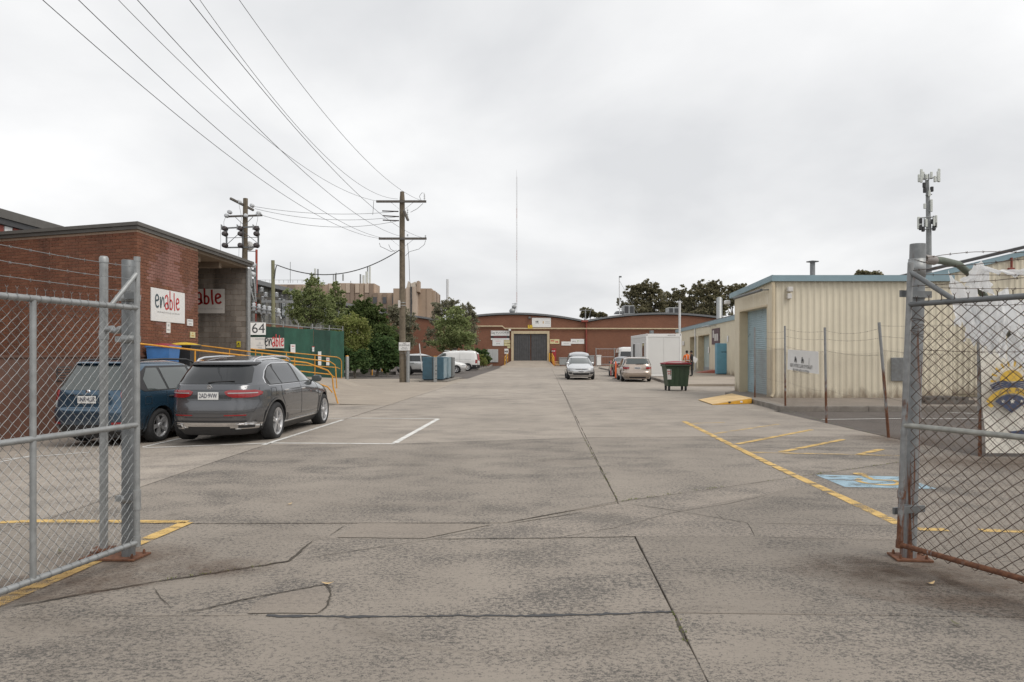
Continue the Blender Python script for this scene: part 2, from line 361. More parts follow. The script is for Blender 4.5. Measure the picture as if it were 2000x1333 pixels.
mk('green_pole', (.24, .235, .145), .95, var=.15, scale=5, streak=.5, gcol=(.1, .09, .05), bmp=.4, bscale=30)
mk('cross_arm', (.12, .11, .10), .9, var=.25, scale=9, grime=.3)
mk('porcelain', (.58, .60, .62), .25, var=.05); mk('brown_porcelain', (.06, .05, .05), .3, var=.1)
mk('wire_black', (.06, .06, .06), .6, .2); mk('copper_red', (.30, .055, .035), .7)
mk('green_cloth', (.024, .088, .060), .9, var=.18, scale=2.2, bmp=.3, bscale=160)
mk('green_cloth_dark', (.016, .055, .040), .9, var=.2, scale=2.2, bmp=.3, bscale=160)
mk('cream_steel', (.665, .605, .475), .55, var=.05, scale=1.4, streak=.12, gcol=(.34, .28, .2))
m_, t_, b_ = M['cream_steel'], M['cream_steel'].node_tree, M['cream_steel'].node_tree.nodes['Principled BSDF']; p_ = pos(t_); s3_ = N(t_, 'ShaderNodeSeparateXYZ'); t_.links.new(p_, s3_.inputs[0])
k_ = mth(t_, 'ADD', mth(t_, 'MULTIPLY', s3_.outputs['Z'], -.9), nz(t_, mapped(t_, p_, (3, 3, 1)), 1.5, 6, .65)); o_ = b_.inputs['Base Color'].links[0].from_socket
t_.links.new(mix(t_, ramp(t_, k_, [(.1, 0), (.42, .75)]), o_, (.17, .12, .075)), b_.inputs['Base Color'])
mk('cream_trim', (.58, .495, .345), .55, var=.06, scale=2, streak=.15, gcol=(.3, .24, .17))
mk('blue_trim', (.245, .35, .395), .5, .1, var=.08, scale=2, grime=.12)
mk('dark_trim', (.05, .05, .052), .6, var=.1)
def roller(name, col, chip, amt):
    m, t, b = newmat(name); p = pos(t)
    k = ramp(t, nz(t, mapped(t, p, (1.6, 1.6, 7)), 1.4, 8, .7), [(amt, 0), (amt + .05, 1)])
    c = mix(t, k, ramp(t, nz(t, p, 1.3, 4), [(.3, sc3(col, .85)), (.7, sc3(col, 1.1))]), chip)
    t.links.new(c, b.inputs['Base Color']); b.inputs['Roughness'].default_value = .55
roller('roller_blue', (.31, .415, .46), (.07, .075, .085), .615)
roller('roller_pale', (.40, .47, .45), (.2, .22, .22), .68)
mk('roller_grey', (.33, .35, .36), .5, .2)
mk('white_panel', (.66, .66, .645), .5, var=.03, scale=1); mk('white_frame', (.74, .74, .73), .45, var=.02)
mk('tan_wall', (.40, .305, .23), .85, var=.1, scale=.3); mk('tan_dark', (.26, .195, .15), .85, var=.1, scale=.3); mk('tan_pale', (.50, .40, .315), .85, var=.08, scale=.3); mk('pale_fin', (.55, .48, .40), .85)
mk('grey_clad', (.23, .23, .21), .7, var=.12, scale=1, streak=.4); mk('roof_grey', (.17, .175, .18), .6, .2, var=.1)
mk('door_grey', (.065, .066, .07), .65, var=.2, scale=3, streak=.4, gcol=(.11, .1, .09)); mk('corr_white', (.48, .49, .48), .6, var=.06, streak=.2)
mk('cream_frame', (.52, .43, .29), .7, var=.1, scale=3, grime=.2); mk('cabinet_red', (.32, .025, .03), .45, var=.1); mk('rw_red', (.22, .045, .03), .6)
mk('box_blue', (.045, .105, .145), .6, var=.16, scale=5, grime=.3, gcol=(.05, .06, .07)); mk('box_pale', (.19, .27, .31), .65, var=.22, scale=4, grime=.5, gcol=(.42, .44, .44)); mk('box_grey', (.17, .18, .18), .6, var=.2, scale=5, grime=.3)
mk('cab_blue', (.14, .33, .44), .5, var=.07, scale=2.5, grime=.12, gcol=(.06, .16, .22))
mk('bin_green', (.035, .062, .032), .55, var=.12, scale=4, grime=.2); mk('bin_red', (.25, .022, .034), .5, var=.1); mk('bin_blue', (.05, .17, .42), .45, var=.1); mk('bin_yellow', (.62, .42, .03), .5)
mk('rubber', (.022, .022, .023), .85, var=.25, scale=12); mk('black_plastic', (.028, .028, .03), .55, var=.1); mk('orange_post', (.72, .13, .03), .5, var=.06); mk('pink_post', (.72, .25, .24), .5, var=.06); mk('red_ramp', (.32, .09, .06), .7, var=.15)
mk('rim', (.52, .52, .53), .38, .6, var=.08); mk('rim_dark', (.10, .10, .105), .35, .7, var=.1); mk('rim_white', (.6, .6, .6), .35, .3); mk('chrome', (.72, .72, .73), .12, 1., var=.02)
mk('plate_white', (.70, .70, .68), .4, var=.03); mk('plate_ink', (.03, .035, .07), .5)
def carpaint(name, col, metal=.5, rough=.22):
    m, t, b = newmat(name); p = pos(t)
    c = ramp(t, nz(t, p, 1.5, 5), [(.3, sc3(col, .92)), (.7, sc3(col, 1.06))])
    s_ = N(t, 'ShaderNodeSeparateXYZ'); t.links.new(obc(t), s_.inputs[0])
    d = mth(t, 'MULTIPLY', ramp(t, s_.outputs['Z'], [(.2, .55), (.75, 0.)]), ramp(t, nz(t, p, 6, 6), [(.3, .3), (.7, 1)]))
    c = mix(t, d, c, (.16, .135, .11))
    t.links.new(c, b.inputs['Base Color']); b.inputs['Metallic'].default_value = metal; b.inputs['Roughness'].default_value = rough
    b.inputs['Coat Weight'].default_value = 1.; b.inputs['Coat Roughness'].default_value = .03
carpaint('paint_grey', (.10, .105, .115)); carpaint('paint_blue', (.03, .075, .125)); carpaint('paint_silver', (.60, .61, .62)); carpaint('paint_champagne', (.48, .40, .34)); carpaint('paint_white', (.72, .72, .71), .0, .35); carpaint('paint_darkgrey', (.06, .065, .07)); carpaint('paint_silver2', (.42, .43, .45))
def glassmat(name, col, tr):
    m, t, b = newmat(name); b.inputs['Base Color'].default_value = (*col, 1); b.inputs['Roughness'].default_value = .04; b.inputs['IOR'].default_value = 1.5
    b.inputs['Coat Weight'].default_value = tr; b.inputs['Coat Roughness'].default_value = .02
glassmat('glass_dark', (.016, .018, .02), .6); glassmat('glass_car', (.055, .066, .062), 1.); glassmat('glass_light', (.06, .072, .07), .8); glassmat('glass_office', (.035, .035, .04), .5)
mk('lamp_red', (.26, .008, .011), .14, var=.1, coat=1); mk('lamp_clear', (.38, .39, .40), .12, var=.05, coat=1); mk('lamp_orange', (.6, .16, .02), .25, var=.08, coat=1)
# torn translucent plastic sheet
m_, t_, b_ = newmat('plastic_film'); p_ = pos(t_); b_.inputs['Base Color'].default_value = (.93, .935, .94, 1); b_.inputs['Roughness'].default_value = .35
b_.inputs['Transmission Weight'].default_value = 0.
tl = N(t_, 'ShaderNodeBsdfTranslucent'); tl.inputs[0].default_value = (.93, .935, .94, 1); ms1 = N(t_, 'ShaderNodeMixShader'); ms1.inputs[0].default_value = .6
t_.links.new(b_.outputs[0], ms1.inputs[1]); t_.links.new(tl.outputs[0], ms1.inputs[2]); trn = N(t_, 'ShaderNodeBsdfTransparent'); ms2 = N(t_, 'ShaderNodeMixShader')
t_.links.new(ramp(t_, nz(t_, p_, 4, 4), [(.4, .0), (.75, .2)]), ms2.inputs[0]); t_.links.new(ms1.outputs[0], ms2.inputs[1]); t_.links.new(trn.outputs[0], ms2.inputs[2]); t_.links.new(ms2.outputs[0], t_.nodes['Material Output'].inputs[0])
bump(t_, b_, nz(t_, p_, 22, 4), .25, .01)
def leafmat(name, a, b2, c2):
    m, t, b = newmat(name); g = N(t, 'ShaderNodeNewGeometry')
    c = ramp(t, g.outputs['Random Per Island'], [(0, a), (.55, b2), (1, c2)])
    t.links.new(c, b.inputs['Base Color']); b.inputs['Roughness'].default_value = .65; b.inputs['Specular IOR Level'].default_value = .3
    tl_ = N(t, 'ShaderNodeBsdfTranslucent'); t.links.new(c, tl_.inputs[0]); ms = N(t, 'ShaderNodeMixShader'); ms.inputs[0].default_value = .5
    t.links.new(b.outputs[0], ms.inputs[1]); t.links.new(tl_.outputs[0], ms.inputs[2]); t.links.new(ms.outputs[0], t.nodes['Material Output'].inputs[0])
leafmat('leaf_olive', (0.158, 0.196, 0.078), (0.261, 0.314, 0.131), (0.445, 0.471, 0.236)); leafmat('leaf_green', (.055, .085, .025), (.105, .15, .045), (.165, .205, .075))
leafmat('leaf_dark', (0.045, 0.089, 0.03), (0.089, 0.151, 0.051), (0.151, 0.214, 0.076)); leafmat('leaf_grey', (0.16, 0.16, 0.103), (0.255, 0.248, 0.167), (0.367, 0.343, 0.255)); leafmat('leaf_gum', (0.116, 0.116, 0.066), (0.215, 0.199, 0.116), (0.362, 0.315, 0.199)); leafmat('leaf_yellow', (0.16, 0.208, 0.047), (0.271, 0.303, 0.096), (0.383, 0.383, 0.16))
mk('bark', (.14, .12, .10), .95, var=.3, scale=8, bmp=.5, bscale=20)
mk('hi_vis', (.75, .17, .03), .8, var=.1); mk('cloth_black', (.02, .021, .024), .9, var=.2); mk('skin', (.30, .17, .12), .6, var=.05); mk('hair', (.012, .01, .009), .8); mk('paper_white', (.7, .7, .69), .7)
mk('mast_red', (.45, .3, .27), .6); mk('mast_white', (.62, .62, .62), .6); mk('antenna', (.60, .62, .58), .5, var=.04); mk('tower_grey', (.27, .28, .28), .6, .3, var=.12)
mk('brace_green', (.12, .14, .11), .7, .2, var=.2, scale=8, grime=.3)
# ================================================================ the setting
MB().quad((-1500, -1500, -.34), (1500, -1500, -.34), (1500, 1500, -.34), (-1500, 1500, -.34)).build('ground', M['earth'], kind='structure')
road = bpy.data.objects.new('road', None); COL.objects.link(road); road['kind'] = 'structure'; OFF[road] = Vector()
def lerp2(a, b, k): return Vector(a)*(1-k) + Vector(b)*k
def j1(Y): return .99 + .0463 * (Y - 4.34)
def inset(poly, g):
    n = len(poly); P = [Vector(p) for p in poly]; A = sum(P[i].x*P[(i+1)%n].y - P[(i+1)%n].x*P[i].y for i in range(n)); sg = 1 if A > 0 else -1; res = []
    for i in range(n):
        a, b, c = P[i-1], P[i], P[(i+1)%n]; d1 = (b-a).normalized(); d2 = (c-b).normalized()
        n1_ = Vector((-d1.y, d1.x)) * sg; n2_ = Vector((-d2.y, d2.x)) * sg; k = 1 + n1_.dot(n2_)
        res.append(b + (n1_ + n2_) * (g / max(k, .3)))
    return res
def slab(poly, mat='road_concrete', gap=.008, dz=0., jag=.005, step=.35, base=None, parent=road, name='concrete_slab', thick=.3):
    P = inset(poly, gap / 2); n = len(P); ring = []
    for i in range(n):
        a, b = P[i], P[(i+1)%n]; L = (b-a).length; k = max(1, min(60, int(L/step))); d = (b-a).normalized(); q = Vector((-d.y, d.x))
        for j in range(k):
            p = a + (b-a)*j/k
            if j: p = p + q * noise.noise(Vector((p.x*2.3, p.y*2.3, 3))) * jag * 2
            ring.append(p)
    zf = (lambda p: gz(p.x, p.y) + dz) if base is None else (lambda p: base + dz)
    m = len(ring); inner = inset(ring, .004)
    vs = [(p.x, p.y, zf(p)) for p in inner] + [(p.x, p.y, zf(p) - .004) for p in ring] + [(p.x, p.y, zf(p) - thick) for p in ring]
    mb = MB().add(vs, [tuple(range(m))] + [(i+m*r_, i+m*(r_+1), (i+1)%m+m*(r_+1), (i+1)%m+m*r_) for r_ in (0, 1) for i in range(m)])
    return mb.build(name, M[mat], parent, fix=True)
rows = [19.8, 26.2, 32.6, 39., 45.5, 52., 58.5, 65., 72., 79., 86., 92., 99.8]
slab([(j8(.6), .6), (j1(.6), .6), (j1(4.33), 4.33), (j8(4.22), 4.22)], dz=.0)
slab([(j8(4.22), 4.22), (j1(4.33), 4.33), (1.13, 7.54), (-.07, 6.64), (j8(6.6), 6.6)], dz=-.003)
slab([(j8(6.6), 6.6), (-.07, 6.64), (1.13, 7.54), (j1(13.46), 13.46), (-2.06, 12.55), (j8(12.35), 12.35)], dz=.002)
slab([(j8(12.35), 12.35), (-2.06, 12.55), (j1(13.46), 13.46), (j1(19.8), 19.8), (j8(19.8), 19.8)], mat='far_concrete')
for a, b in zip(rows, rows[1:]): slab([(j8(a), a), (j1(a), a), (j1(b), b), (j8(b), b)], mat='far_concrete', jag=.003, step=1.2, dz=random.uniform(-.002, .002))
slab([(j1(.6), .6), (7.25, .6), (7.25, 4.1), (j1(4.33), 4.33)], dz=-.002)
slab([(j1(4.33), 4.33), (7.25, 4.1), (7.25, 11.35), (5.7, 10.4), (3.8, 9.2), (1.13, 7.54)], dz=.001)
slab([(1.13, 7.54), (3.8, 9.2), (5.7, 10.4), (7.25, 11.35), (7.2, 13.75), (j1(13.46), 13.46)], dz=-.002)
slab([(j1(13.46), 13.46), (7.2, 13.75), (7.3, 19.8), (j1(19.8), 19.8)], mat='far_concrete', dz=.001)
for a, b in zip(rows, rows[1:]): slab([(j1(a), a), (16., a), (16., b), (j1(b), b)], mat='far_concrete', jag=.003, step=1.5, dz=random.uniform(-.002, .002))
slab([(7.25, .6), (22., .6), (22., 10.95), (7.25, 10.95)], dz=.001)
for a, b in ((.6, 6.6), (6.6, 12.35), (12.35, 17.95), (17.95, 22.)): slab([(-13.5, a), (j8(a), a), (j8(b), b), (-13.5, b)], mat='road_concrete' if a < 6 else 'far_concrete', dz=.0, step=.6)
for a, b in ((22., 30.), (30., 38.), (38., 46.)): slab([(-14.5, a), (j8(a), a), (j8(b), b), (-14.5, b)], mat='apron_concrete', jag=.003, step=1.2, gap=.008)
slab([(-40., 46.), (j8(46), 46.), (j8(99.8), 99.8), (-40., 99.8)], mat='asphalt', jag=.003, step=2., dz=-.012, name='asphalt_yard')
slab([(-14.5, 46.03), (-9., 46.03), (-9., 38.), (-40, 38.), (-40, 46.03)], mat='asphalt', jag=.003, step=2., dz=-.01, name='asphalt_yard') if False else None
slab([(7.28, 10.98), (40., 10.98), (40., 19.65), (7.28, 19.65)], mat='asphalt', dz=-.008, jag=.004, step=.6, name='asphalt_yard')
# raised footpath with kerb round the near shed, and along the far sheds
foot = bpy.data.objects.new('footpath', None); COL.objects.link(foot); foot['kind'] = 'structure'; OFF[foot] = Vector()
slab([(7.62, 19.82), (18., 19.82), (18., 23.9), (7.95, 23.9)], mat='patch_concrete', base=.13, parent=foot)
slab([(7.95, 23.9), (9.2, 23.9), (9.2, 29.0), (8.2, 27.2)], mat='patch_concrete', base=.125, parent=foot)
def kerb(pts, w=.16, h=.14):
    mb = None
    for a, b in zip(pts, pts[1:]):
        a, b = Vector((*a, 0)), Vector((*b, 0)); L = (b-a).length; k = max(1, int(L / 1.1)); d = (b-a)/k
        for i in range(k):
            p, q = a + d*i + d.normalized()*.008, a + d*(i+1) - d.normalized()*.008; s_ = Vector((-d.y, d.x, 0)).normalized()*w
            prof = [(0, -.2), (0, h-.035), (.02, h-.008), (.05, h), (1, h), (1, -.2)]
            vs = [pt + s_*u + Vector((0, 0, z)) for pt in (p, q) for u, z in prof]
            MB().add(vs, [tuple(range(6)), tuple(range(11, 5, -1))] + [(j, 6+j, 6+(j+1)%6, (j+1)%6) for j in range(6)]).build('kerb_stone', M['kerb_concrete'], foot, fix=True)
kerb([(7.80, 23.5), (7.45, 19.9), (7.47, 19.64)][::-1]) if False else None
kerb([(7.47, 19.66), (7.62, 21.0), (7.80, 23.4)][::-1]); kerb([(7.62, 19.66), (18., 19.66)])
kerb([(8.05, 35.5), (8.35, 38.5), (8.95, 45.), (9.2, 60.), (9.8, 80.)][::-1])
slab([(8.2, 35.2), (16.5, 35.2), (19.5, 99.5), (9.95, 80.), (9.36, 60.), (9.11, 45.), (8.51, 38.5)], mat='apron_concrete', base=.11, parent=foot, step=2.)
# cracks, saw cuts and seams: narrow dirt-filled strips lying on the slabs
def ribbon(pts, w, mat, lift=.0035, jit=.0, step=.025, name='crack', wv=.4, parent=road):
    P = [gp(*p) if not isinstance(p, Vector) else p for p in pts]; L = []; Q = []
    path = []
    for a, b in zip(P, P[1:]):
        k = max(1, min(700, int((b-a).length/step)))
        path += [a + (b-a)*i/k for i in range(k)]
    path.append(P[-1]); n = len(path)
    for i, p in enumerate(path):
        d = path[min(i+1, n-1)] - path[max(i-1, 0)]; d.z = 0; d.normalize(); s_ = Vector((-d.y, d.x, 0))
        if 0 < i < n-1: p = p + s_ * jit * (noise.noise(Vector((p.x*2.3, p.y*2.3, 1))) + .7*noise.noise(Vector((p.x*11, p.y*11, 5))) + .5*noise.noise(Vector((p.x*31, p.y*31, 5))))
        for s2, lst in ((1, L), (-1, Q)):
            ww = w * (1 + wv * (1.3*noise.noise(Vector((p.x*5, p.y*5, 9 + s2))) + 1.3*noise.noise(Vector((p.x*27, p.y*27, 3 + s2))))) / 2
            q = p + s_*s2*max(ww, w*.08)*(min(1, .05 + min((p - path[0]).length, (p - path[-1]).length)/.22) if name == 'crack' else 1); lst.append((q.x, q.y, gz(q.x, q.y) + lift))
    MB().add(L + Q, [(i, n+i, n+i+1, i+1) for i in range(n-1)]).build(name, M[mat], parent)
ck = lambda pts, w=.014, j=.012, **k: ribbon(pts, w*.62, 'joint_dirt', jit=j*.9, wv=.75, **k)
ck([(0, 1189), (110, 1171), (300, 1137), (430, 1118), (565, 1097), (612, 1054)], .03, .018)
ck([(340, 1200), (400, 1190), (480, 1170), (560, 1156), (638, 1142), (648, 1160), (640, 1182), (620, 1200)], .02, .02)
ck([(640, 1050), (680, 1022)], .012, .006); ck([(330, 1053.5), (612, 1053.5), (830, 1055)], .004, .002); ck([(830, 1054), (1240, 1050)], .003, .002); ck([(1480, 1050), (1760, 1058)], .003, .002)
ck([(570, 1096), (700, 1075), (820, 1058), (985, 1027)], .009, .006); ck([(1075, 1053), (1200, 1032), (1325, 1000), (1420, 985), (1500, 968)], .010, .006)
ck([(1235, 986), (1325, 999), (1460, 1022), (1475, 1050)], .009, .005); ck([(1460, 1022), (1600, 1025), (1752, 1028)], .009, .003)
ck([(-20, 1027), (365, 1023), (985, 1022)], .013, .006); ck([(985, 1022), (1205, 981), (1390, 956), (1570, 930), (1760, 903)], .016, .008)
ck([(1316, 1197), (1322, 1215), (1335, 1243), (1345, 1265)], .03, .014)
ck([(1090, 745), (1140, 855)], .02, .012, step=.15); ck([(1140, 855), (1172, 915), (1206, 980)], .016, .014); ck([(771, 869), (960, 861), (1140, 855.5), (1430, 853), (1560, 856)], .016, .008, step=.12)
ribbon([(520, 1203), (640, 1205), (860, 1205.5), (1000, 1203), (1160, 1201), (1316, 1196)], .026, 'tar', jit=.02, name='tar_seam', wv=1.)
ck([(200, 1204), (520, 1203)], .006, .004)
ck([(300, 1145), (318, 1172), (336, 1190)], .010, .012); ck([(80, 1020), (274, 953), (400, 909), (515, 871)], .018, .006); ck([(515, 871), (672, 820), (798, 779), (880, 754)], .03, .01, step=.3)
ck([(1395, 1000), (1420, 1020)], .006, .01)
for yy in (790, 770): ck([(900, yy), (1110, yy - 1), (1260, yy)], .02, .01, step=.4)
# patches of a different concrete, set in the slabs
def patch(pts, mat, lift=.0022):
    P = [gp(*p) for p in pts]; c = sum((Vector(p) for p in P), Vector())/len(P); vs = []
    for a, b in zip(P, P[1:] + P[:1]):
        k = max(1, int((b-a).length/.15))
        for i in range(k):
            q = a + (b-a)*i/k; q += Vector((noise.noise(q*5), noise.noise(q*5 + Vector((9, 0, 0))), 0))*.012; vs.append((q.x, q.y, gz(q.x, q.y)+lift))
    MB().add(vs, [tuple(range(len(vs)))]).build('concrete_patch', M[mat], road, fix=True)
patch([(484, 1198), (500, 1175), (560, 1158), (634, 1144), (646, 1162), (636, 1186), (618, 1198)], 'patch_concrete')
patch([(985, 1025), (1205, 985), (1390, 960), (1570, 934), (1590, 945), (1500, 966), (1325, 998), (1235, 986)][::-1], 'rough_concrete')
patch([(1000, 1029), (1200, 989), (1238, 988), (1328, 1003), (1462, 1026), (1472, 1048), (1246, 1048.5), (1080, 1051), (850, 1053)][::-1], 'rough_concrete', .0018)
patch([(1480, 1027), (1752, 1030), (1755, 1056), (1480, 1049)], 'rough_concrete')
patch([(700, 1022), (960, 1025), (830, 1052), (660, 1050)], 'patch_concrete')
def stain(px, py, rx, ry, rz=0.):
    c = gp(px, py); n = 10; ca, sa = math.cos(rz), math.sin(rz)
    def fn(u, v): x, y = (u*2-1)*rx, (v*2-1)*ry; X, Y = c.x + x*ca - y*sa, c.y + x*sa + y*ca; return Vector((X, Y, gz(X, Y) + .0085))
    MB().grid(fn, n, n).build('rust_stain', M['rust_stain'], road)
for a in ((240, 1090, .75, .45), (130, 1140, .8, .35, .5), (1790, 1120, .8, .5), (1900, 1160, .9, .45, -.5), (1930, 905, 1.6, .9), (1680, 1110, .7, .4), (1760, 860, .9, 1.2), (420, 1110, .5, .3)): stain(*a)
# painted markings
lines = bpy.data.objects.new('road_markings', None); COL.objects.link(lines); lines['kind'] = 'structure'; OFF[lines] = Vector()
def mark(a, b, w, mat): ribbon([gp(*a), gp(*b)], w, mat, lift=.005, jit=.004, step=.1, name='painted_line', wv=.05, parent=lines)
mark((0, 898), (280, 875.5), .085, 'white_paint'); mark((280, 875.5), (771, 867.5), .085, 'white_paint')
mark((515, 869.5), (670, 820.5), .10, 'white_paint'); mark((771, 866), (855, 819), .11, 'white_paint'); mark((560, 821.5), (857, 818.6), .085, 'white_paint')
mark((0, 903), (150, 873), .085, 'white_paint'); mark((274, 875), (352, 857), .09, 'white_paint')
mark((-60, 1023.5), (366, 1020.5), .11, 'yellow_paint'); mark((366, 1021), (150, 1112), .13, 'yellow_paint'); mark((150, 1112), (-60, 1203), .135, 'yellow_paint')
mark((1336, 823.6), (1500, 905), .12, 'yellow_paint'); mark((1500, 905), (1757, 1025), .12, 'yellow_paint')
for a, b in (((1345, 828), (1415, 825.5)), ((1394, 848), (1521, 829)), ((1465, 884), (1760, 891))): mark(a, b, .1, 'yellow_faint')
for a, b in (((1440, 868), (1585, 840)), ((1523, 884), (1647, 859)), ((1676, 889), (1722, 878)), ((1790, 1034), (1850, 1036)), ((1915, 1037), (2100, 1041))): mark(a, b, .11, 'yellow_paint')
mark((1605, 820), (1770, 818), .09, 'white_paint'); mark((1770, 818), (1990, 819), .09, 'white_paint'); mark((1850, 806), (2000, 813), .09, 'white_paint')
P_ = [gp(1592, 928, .0045), gp(1650, 952, .0045), gp(1830, 956, .0045), gp(1760, 932, .0045)]
MB().add(P_, [(0, 1, 2, 3)]).build('painted_panel', M['blue_paint'], lines, fix=True)
wc = MB(); cc = gp(1715, 942, .009); u_ = (P_[3] - P_[0]).normalized(); v_ = Vector((-u_.y, u_.x, 0))
stroke(wc, arc(0, 0, .42, .42, 130, 370), .13, cc, u_, v_, .55); stroke(wc, [(-.05, .85), (-.02, .2), (.4, .2), (.55, -.35)], .14, cc, u_, v_, .55)
stroke(wc, arc(-.06, 1.02, .09, .09, 0, 360), .12, cc, u_, v_, .55); wc.build('painted_symbol', M['yellow_paint'], lines)
# sloping concrete apron and ramp up to the loading bay
rp = [(-9.2, 17.0, .86), (-5.45, 22.3, .02), (-7.2, 29.6, .15), (-8.6, 36.2, .35), (-11.6, 30.5, .75), (-10.97, 24.5, .86), (-9.9, 22.2, .88), (-9.86, 18.7, .88), (-12., 22., .88), (-12., 30., .8)]
RB = MB(); A0, A1, B1, C1, C0, B0 = [Vector(rp[i]) for i in range(6)]
A0b = Vector((-9.84, 17.0, .86))
def bil(a, b, c, d):
    return lambda u, v: (a*(1-u) + b*u)*(1-v) + (d*(1-u) + c*u)*v
RB.grid(bil(A0b, A1, B1, Vector((-9.95, 26.4, .86))), 12, 6); RB.grid(bil(Vector((-9.95, 26.4, .86)), B1, C1, Vector((-11.8, 30.2, .8))), 10, 5)
RB.quad((-14, 22.3, .87), (-9.86, 22.3, .87), (-9.95, 26.4, .86), (-14, 26.4, .87))
RB.quad(A0b, A1, A1 + Vector((0, 0, -.5)), A0b + Vector((0, 0, -1.5)))
RB.grid(bil(A1, gp(757, 792), gp(800, 778), B1), 6, 6)
RB.quad(B1, gp(800, 778), gp(720, 752), C1)
RB.build('loading_ramp', M['apron_concrete'], kind='structure')
MB().quad((-9.84, 16.9, -.4), (-9.2, 16.9, -.4), (-9.2, 16.9, .86), (-9.84, 16.9, .86)).quad((-9.2, 16.9, -.4), (-5.45, 22.28, -.1), (-5.45, 22.28, .012), (-9.2, 16.9, .86)).quad((-9.84, 16.9, .862), (-9.2, 16.9, .862), (-9.2, 17.0, .862), (-9.84, 17.0, .862)).build('ramp_wall', M['kerb_concrete'], kind='structure')
# moss and weeds rooted in the joints
wm = MB(); rw = random.Random(5)
for a, b, n in (((1140, 855), (1206, 980), 70), ((1206, 980), (1420, 950), 40), ((1500, 940), (1760, 903), 60), ((1316, 1197), (1345, 1265), 14), ((1533, 803), (1736, 856), 60), ((300, 1137), (565, 1097), 18)):
    A_, B_ = gp(*a), gp(*b)
    for _ in range(n):
        p = lerp2(A_, B_, rw.random()) + Vector((rw.gauss(0, .012), rw.gauss(0, .012), 0))
        for _ in range(5):
            d_ = Vector((rw.gauss(0, .5), rw.gauss(0, .5), 1)).normalized()*rw.uniform(.006, .022); q_ = Vector((rw.gauss(0, 1), rw.gauss(0, 1), 0)).normalized()*.003
            wm.add([p - q_, p + q_, p + d_], [(0, 1, 2)])
wm.build('joint_weeds', M['leaf_yellow'], kind='stuff')
# fallen leaves on the concrete
for i, (px, py, a, lab) in enumerate(((1818, 1143, .4, 'small dry leaf on the concrete right of the right gate post foot'), (1868, 1222, 1.9, 'small dry leaf on the concrete at the lower right'), (565, 987, .9, 'small dry leaf on the concrete ahead of the grey SUV bays'), (118, 1080, 2.4, 'small dry twig leaf behind the left gate mesh'), (640, 1143, .1, 'small dry leaf caught in the bent crack at lower left'))):
    g = gp(px, py, .012); L_, w_ = random.uniform(.035, .05), .007; d_ = Vector((math.cos(a), math.sin(a), 0)); s_ = Vector((-d_.y, d_.x, 0))
    mb = MB().grid(lambda u, v: g + d_*L_*(u-.5)*2 + s_*w_*(v-.5)*4*math.sin(math.pi*min(max(u, .06), .94)) + Vector((0, 0, .012*(u-.5)**2*4)), 6, 2)
    mb.build('fallen_leaf', M['leaf_grey' if i % 2 else 'ply'], origin=g, label=lab, cat='leaf', group='fallen leaves on the concrete')
# ================================================================ left: brick building, ramp rails, fence yard
CX, CY = -9.87, 18.6; ZB, ZT = 1.55, 4.88
bb = thing('brick_building', 'red brick loading building with dark grey fascia and open concrete bay behind parked cars', 'building', (CX, CY, 0))
dirF = Vector((-4.77, 1.6, 0)).normalized(); nF = Vector((-dirF.y, dirF.x, 0)) ; nF = nF if nF.y < 0 else -nF
dirR = Vector((0, 1, 0)); nR = Vector((1, 0, 0)); c0 = Vector((CX, CY, 0))
LF, LR = 7.6, 3.62
def back_wall(org, d, L, n, z0, z1, th, mat, nm):
    a, b = org - n*.012, org + d*L - n*.012; q = -n*th
    mb = MB().prism([a + Vector((0, 0, z0)), b + Vector((0, 0, z0)), b + Vector((0, 0, z1)), a + Vector((0, 0, z1))], q); return mb.build(nm, M[mat], bb, fix=True)
oc, ic = c0 + Vector((-.012, .0167, 0)), c0 + Vector((-.25, .3475, 0))
for d_, L_, n_ in ((dirF, LF, nF), (dirR, LR, nR)):
    MB().prism([p + Vector((0, 0, -.3)) for p in (oc, c0 + d_*L_ - n_*.012, c0 + d_*L_ - n_*.25, ic)], (0, 0, ZT + .3)).build('wall', M['mortar'], bb, fix=True)
# bricks: the nearest 300 are pieces of their own, the rest one joined mesh
BL, BH, BD = .23, .076, .10
bm1 = MB().bbox(0, BL, -.012, .0, 0, BH, .003).mesh('brick', M['brick'])
bm2 = MB().bbox(0, BL, -.012, .0, 0, BH, .003).mesh('brick', M['brick_faded'])
def faded(fi, s_, z): return fi == 1 and noise.noise(Vector((s_*.8, z*1.1, 2))) + .5*noise.noise(Vector((s_*2.5, z*3, 6))) > .45*abs(z - 3.75) + .25*abs(s_ - 1.6) - .38
todo = []
for fi, (d, n, L) in enumerate(((dirF, nF, LF), (dirR, nR, LR))):
    nrow = int((ZT - ZB) / .086)
    for r_ in range(nrow):
        z = ZB + .005 + r_*.086; off = .12 if r_ % 2 else 0.; k = 0
        while off + k*.24 + .06 < L:
            s0 = max(0, off - .24 + .0 + k*.24) if (off and k == 0) else off + k*.24
            if off and k == 0: todo.append((fi, 0., z, .11)); 
            s1 = min(L, off + k*.24 + BL); todo.append((fi, off + k*.24, z, s1 - off - k*.24)); k += 1
def brick_frame(fi, s_, z):
    d, n = (dirF, nF) if fi == 0 else (dirR, nR); o = c0 + d*s_ + Vector((0, 0, z)) - n*.006
    return d, n, o
todo.sort(key=lambda t: (brick_frame(t[0], t[1], t[2])[2] - Vector((0, 0, H))).length + (9 if t[3] < .22 else 0) + (6 if brick_frame(t[0], t[1], t[2])[2].x < -14.6 else 0))
rest = MB(); cnt = 0
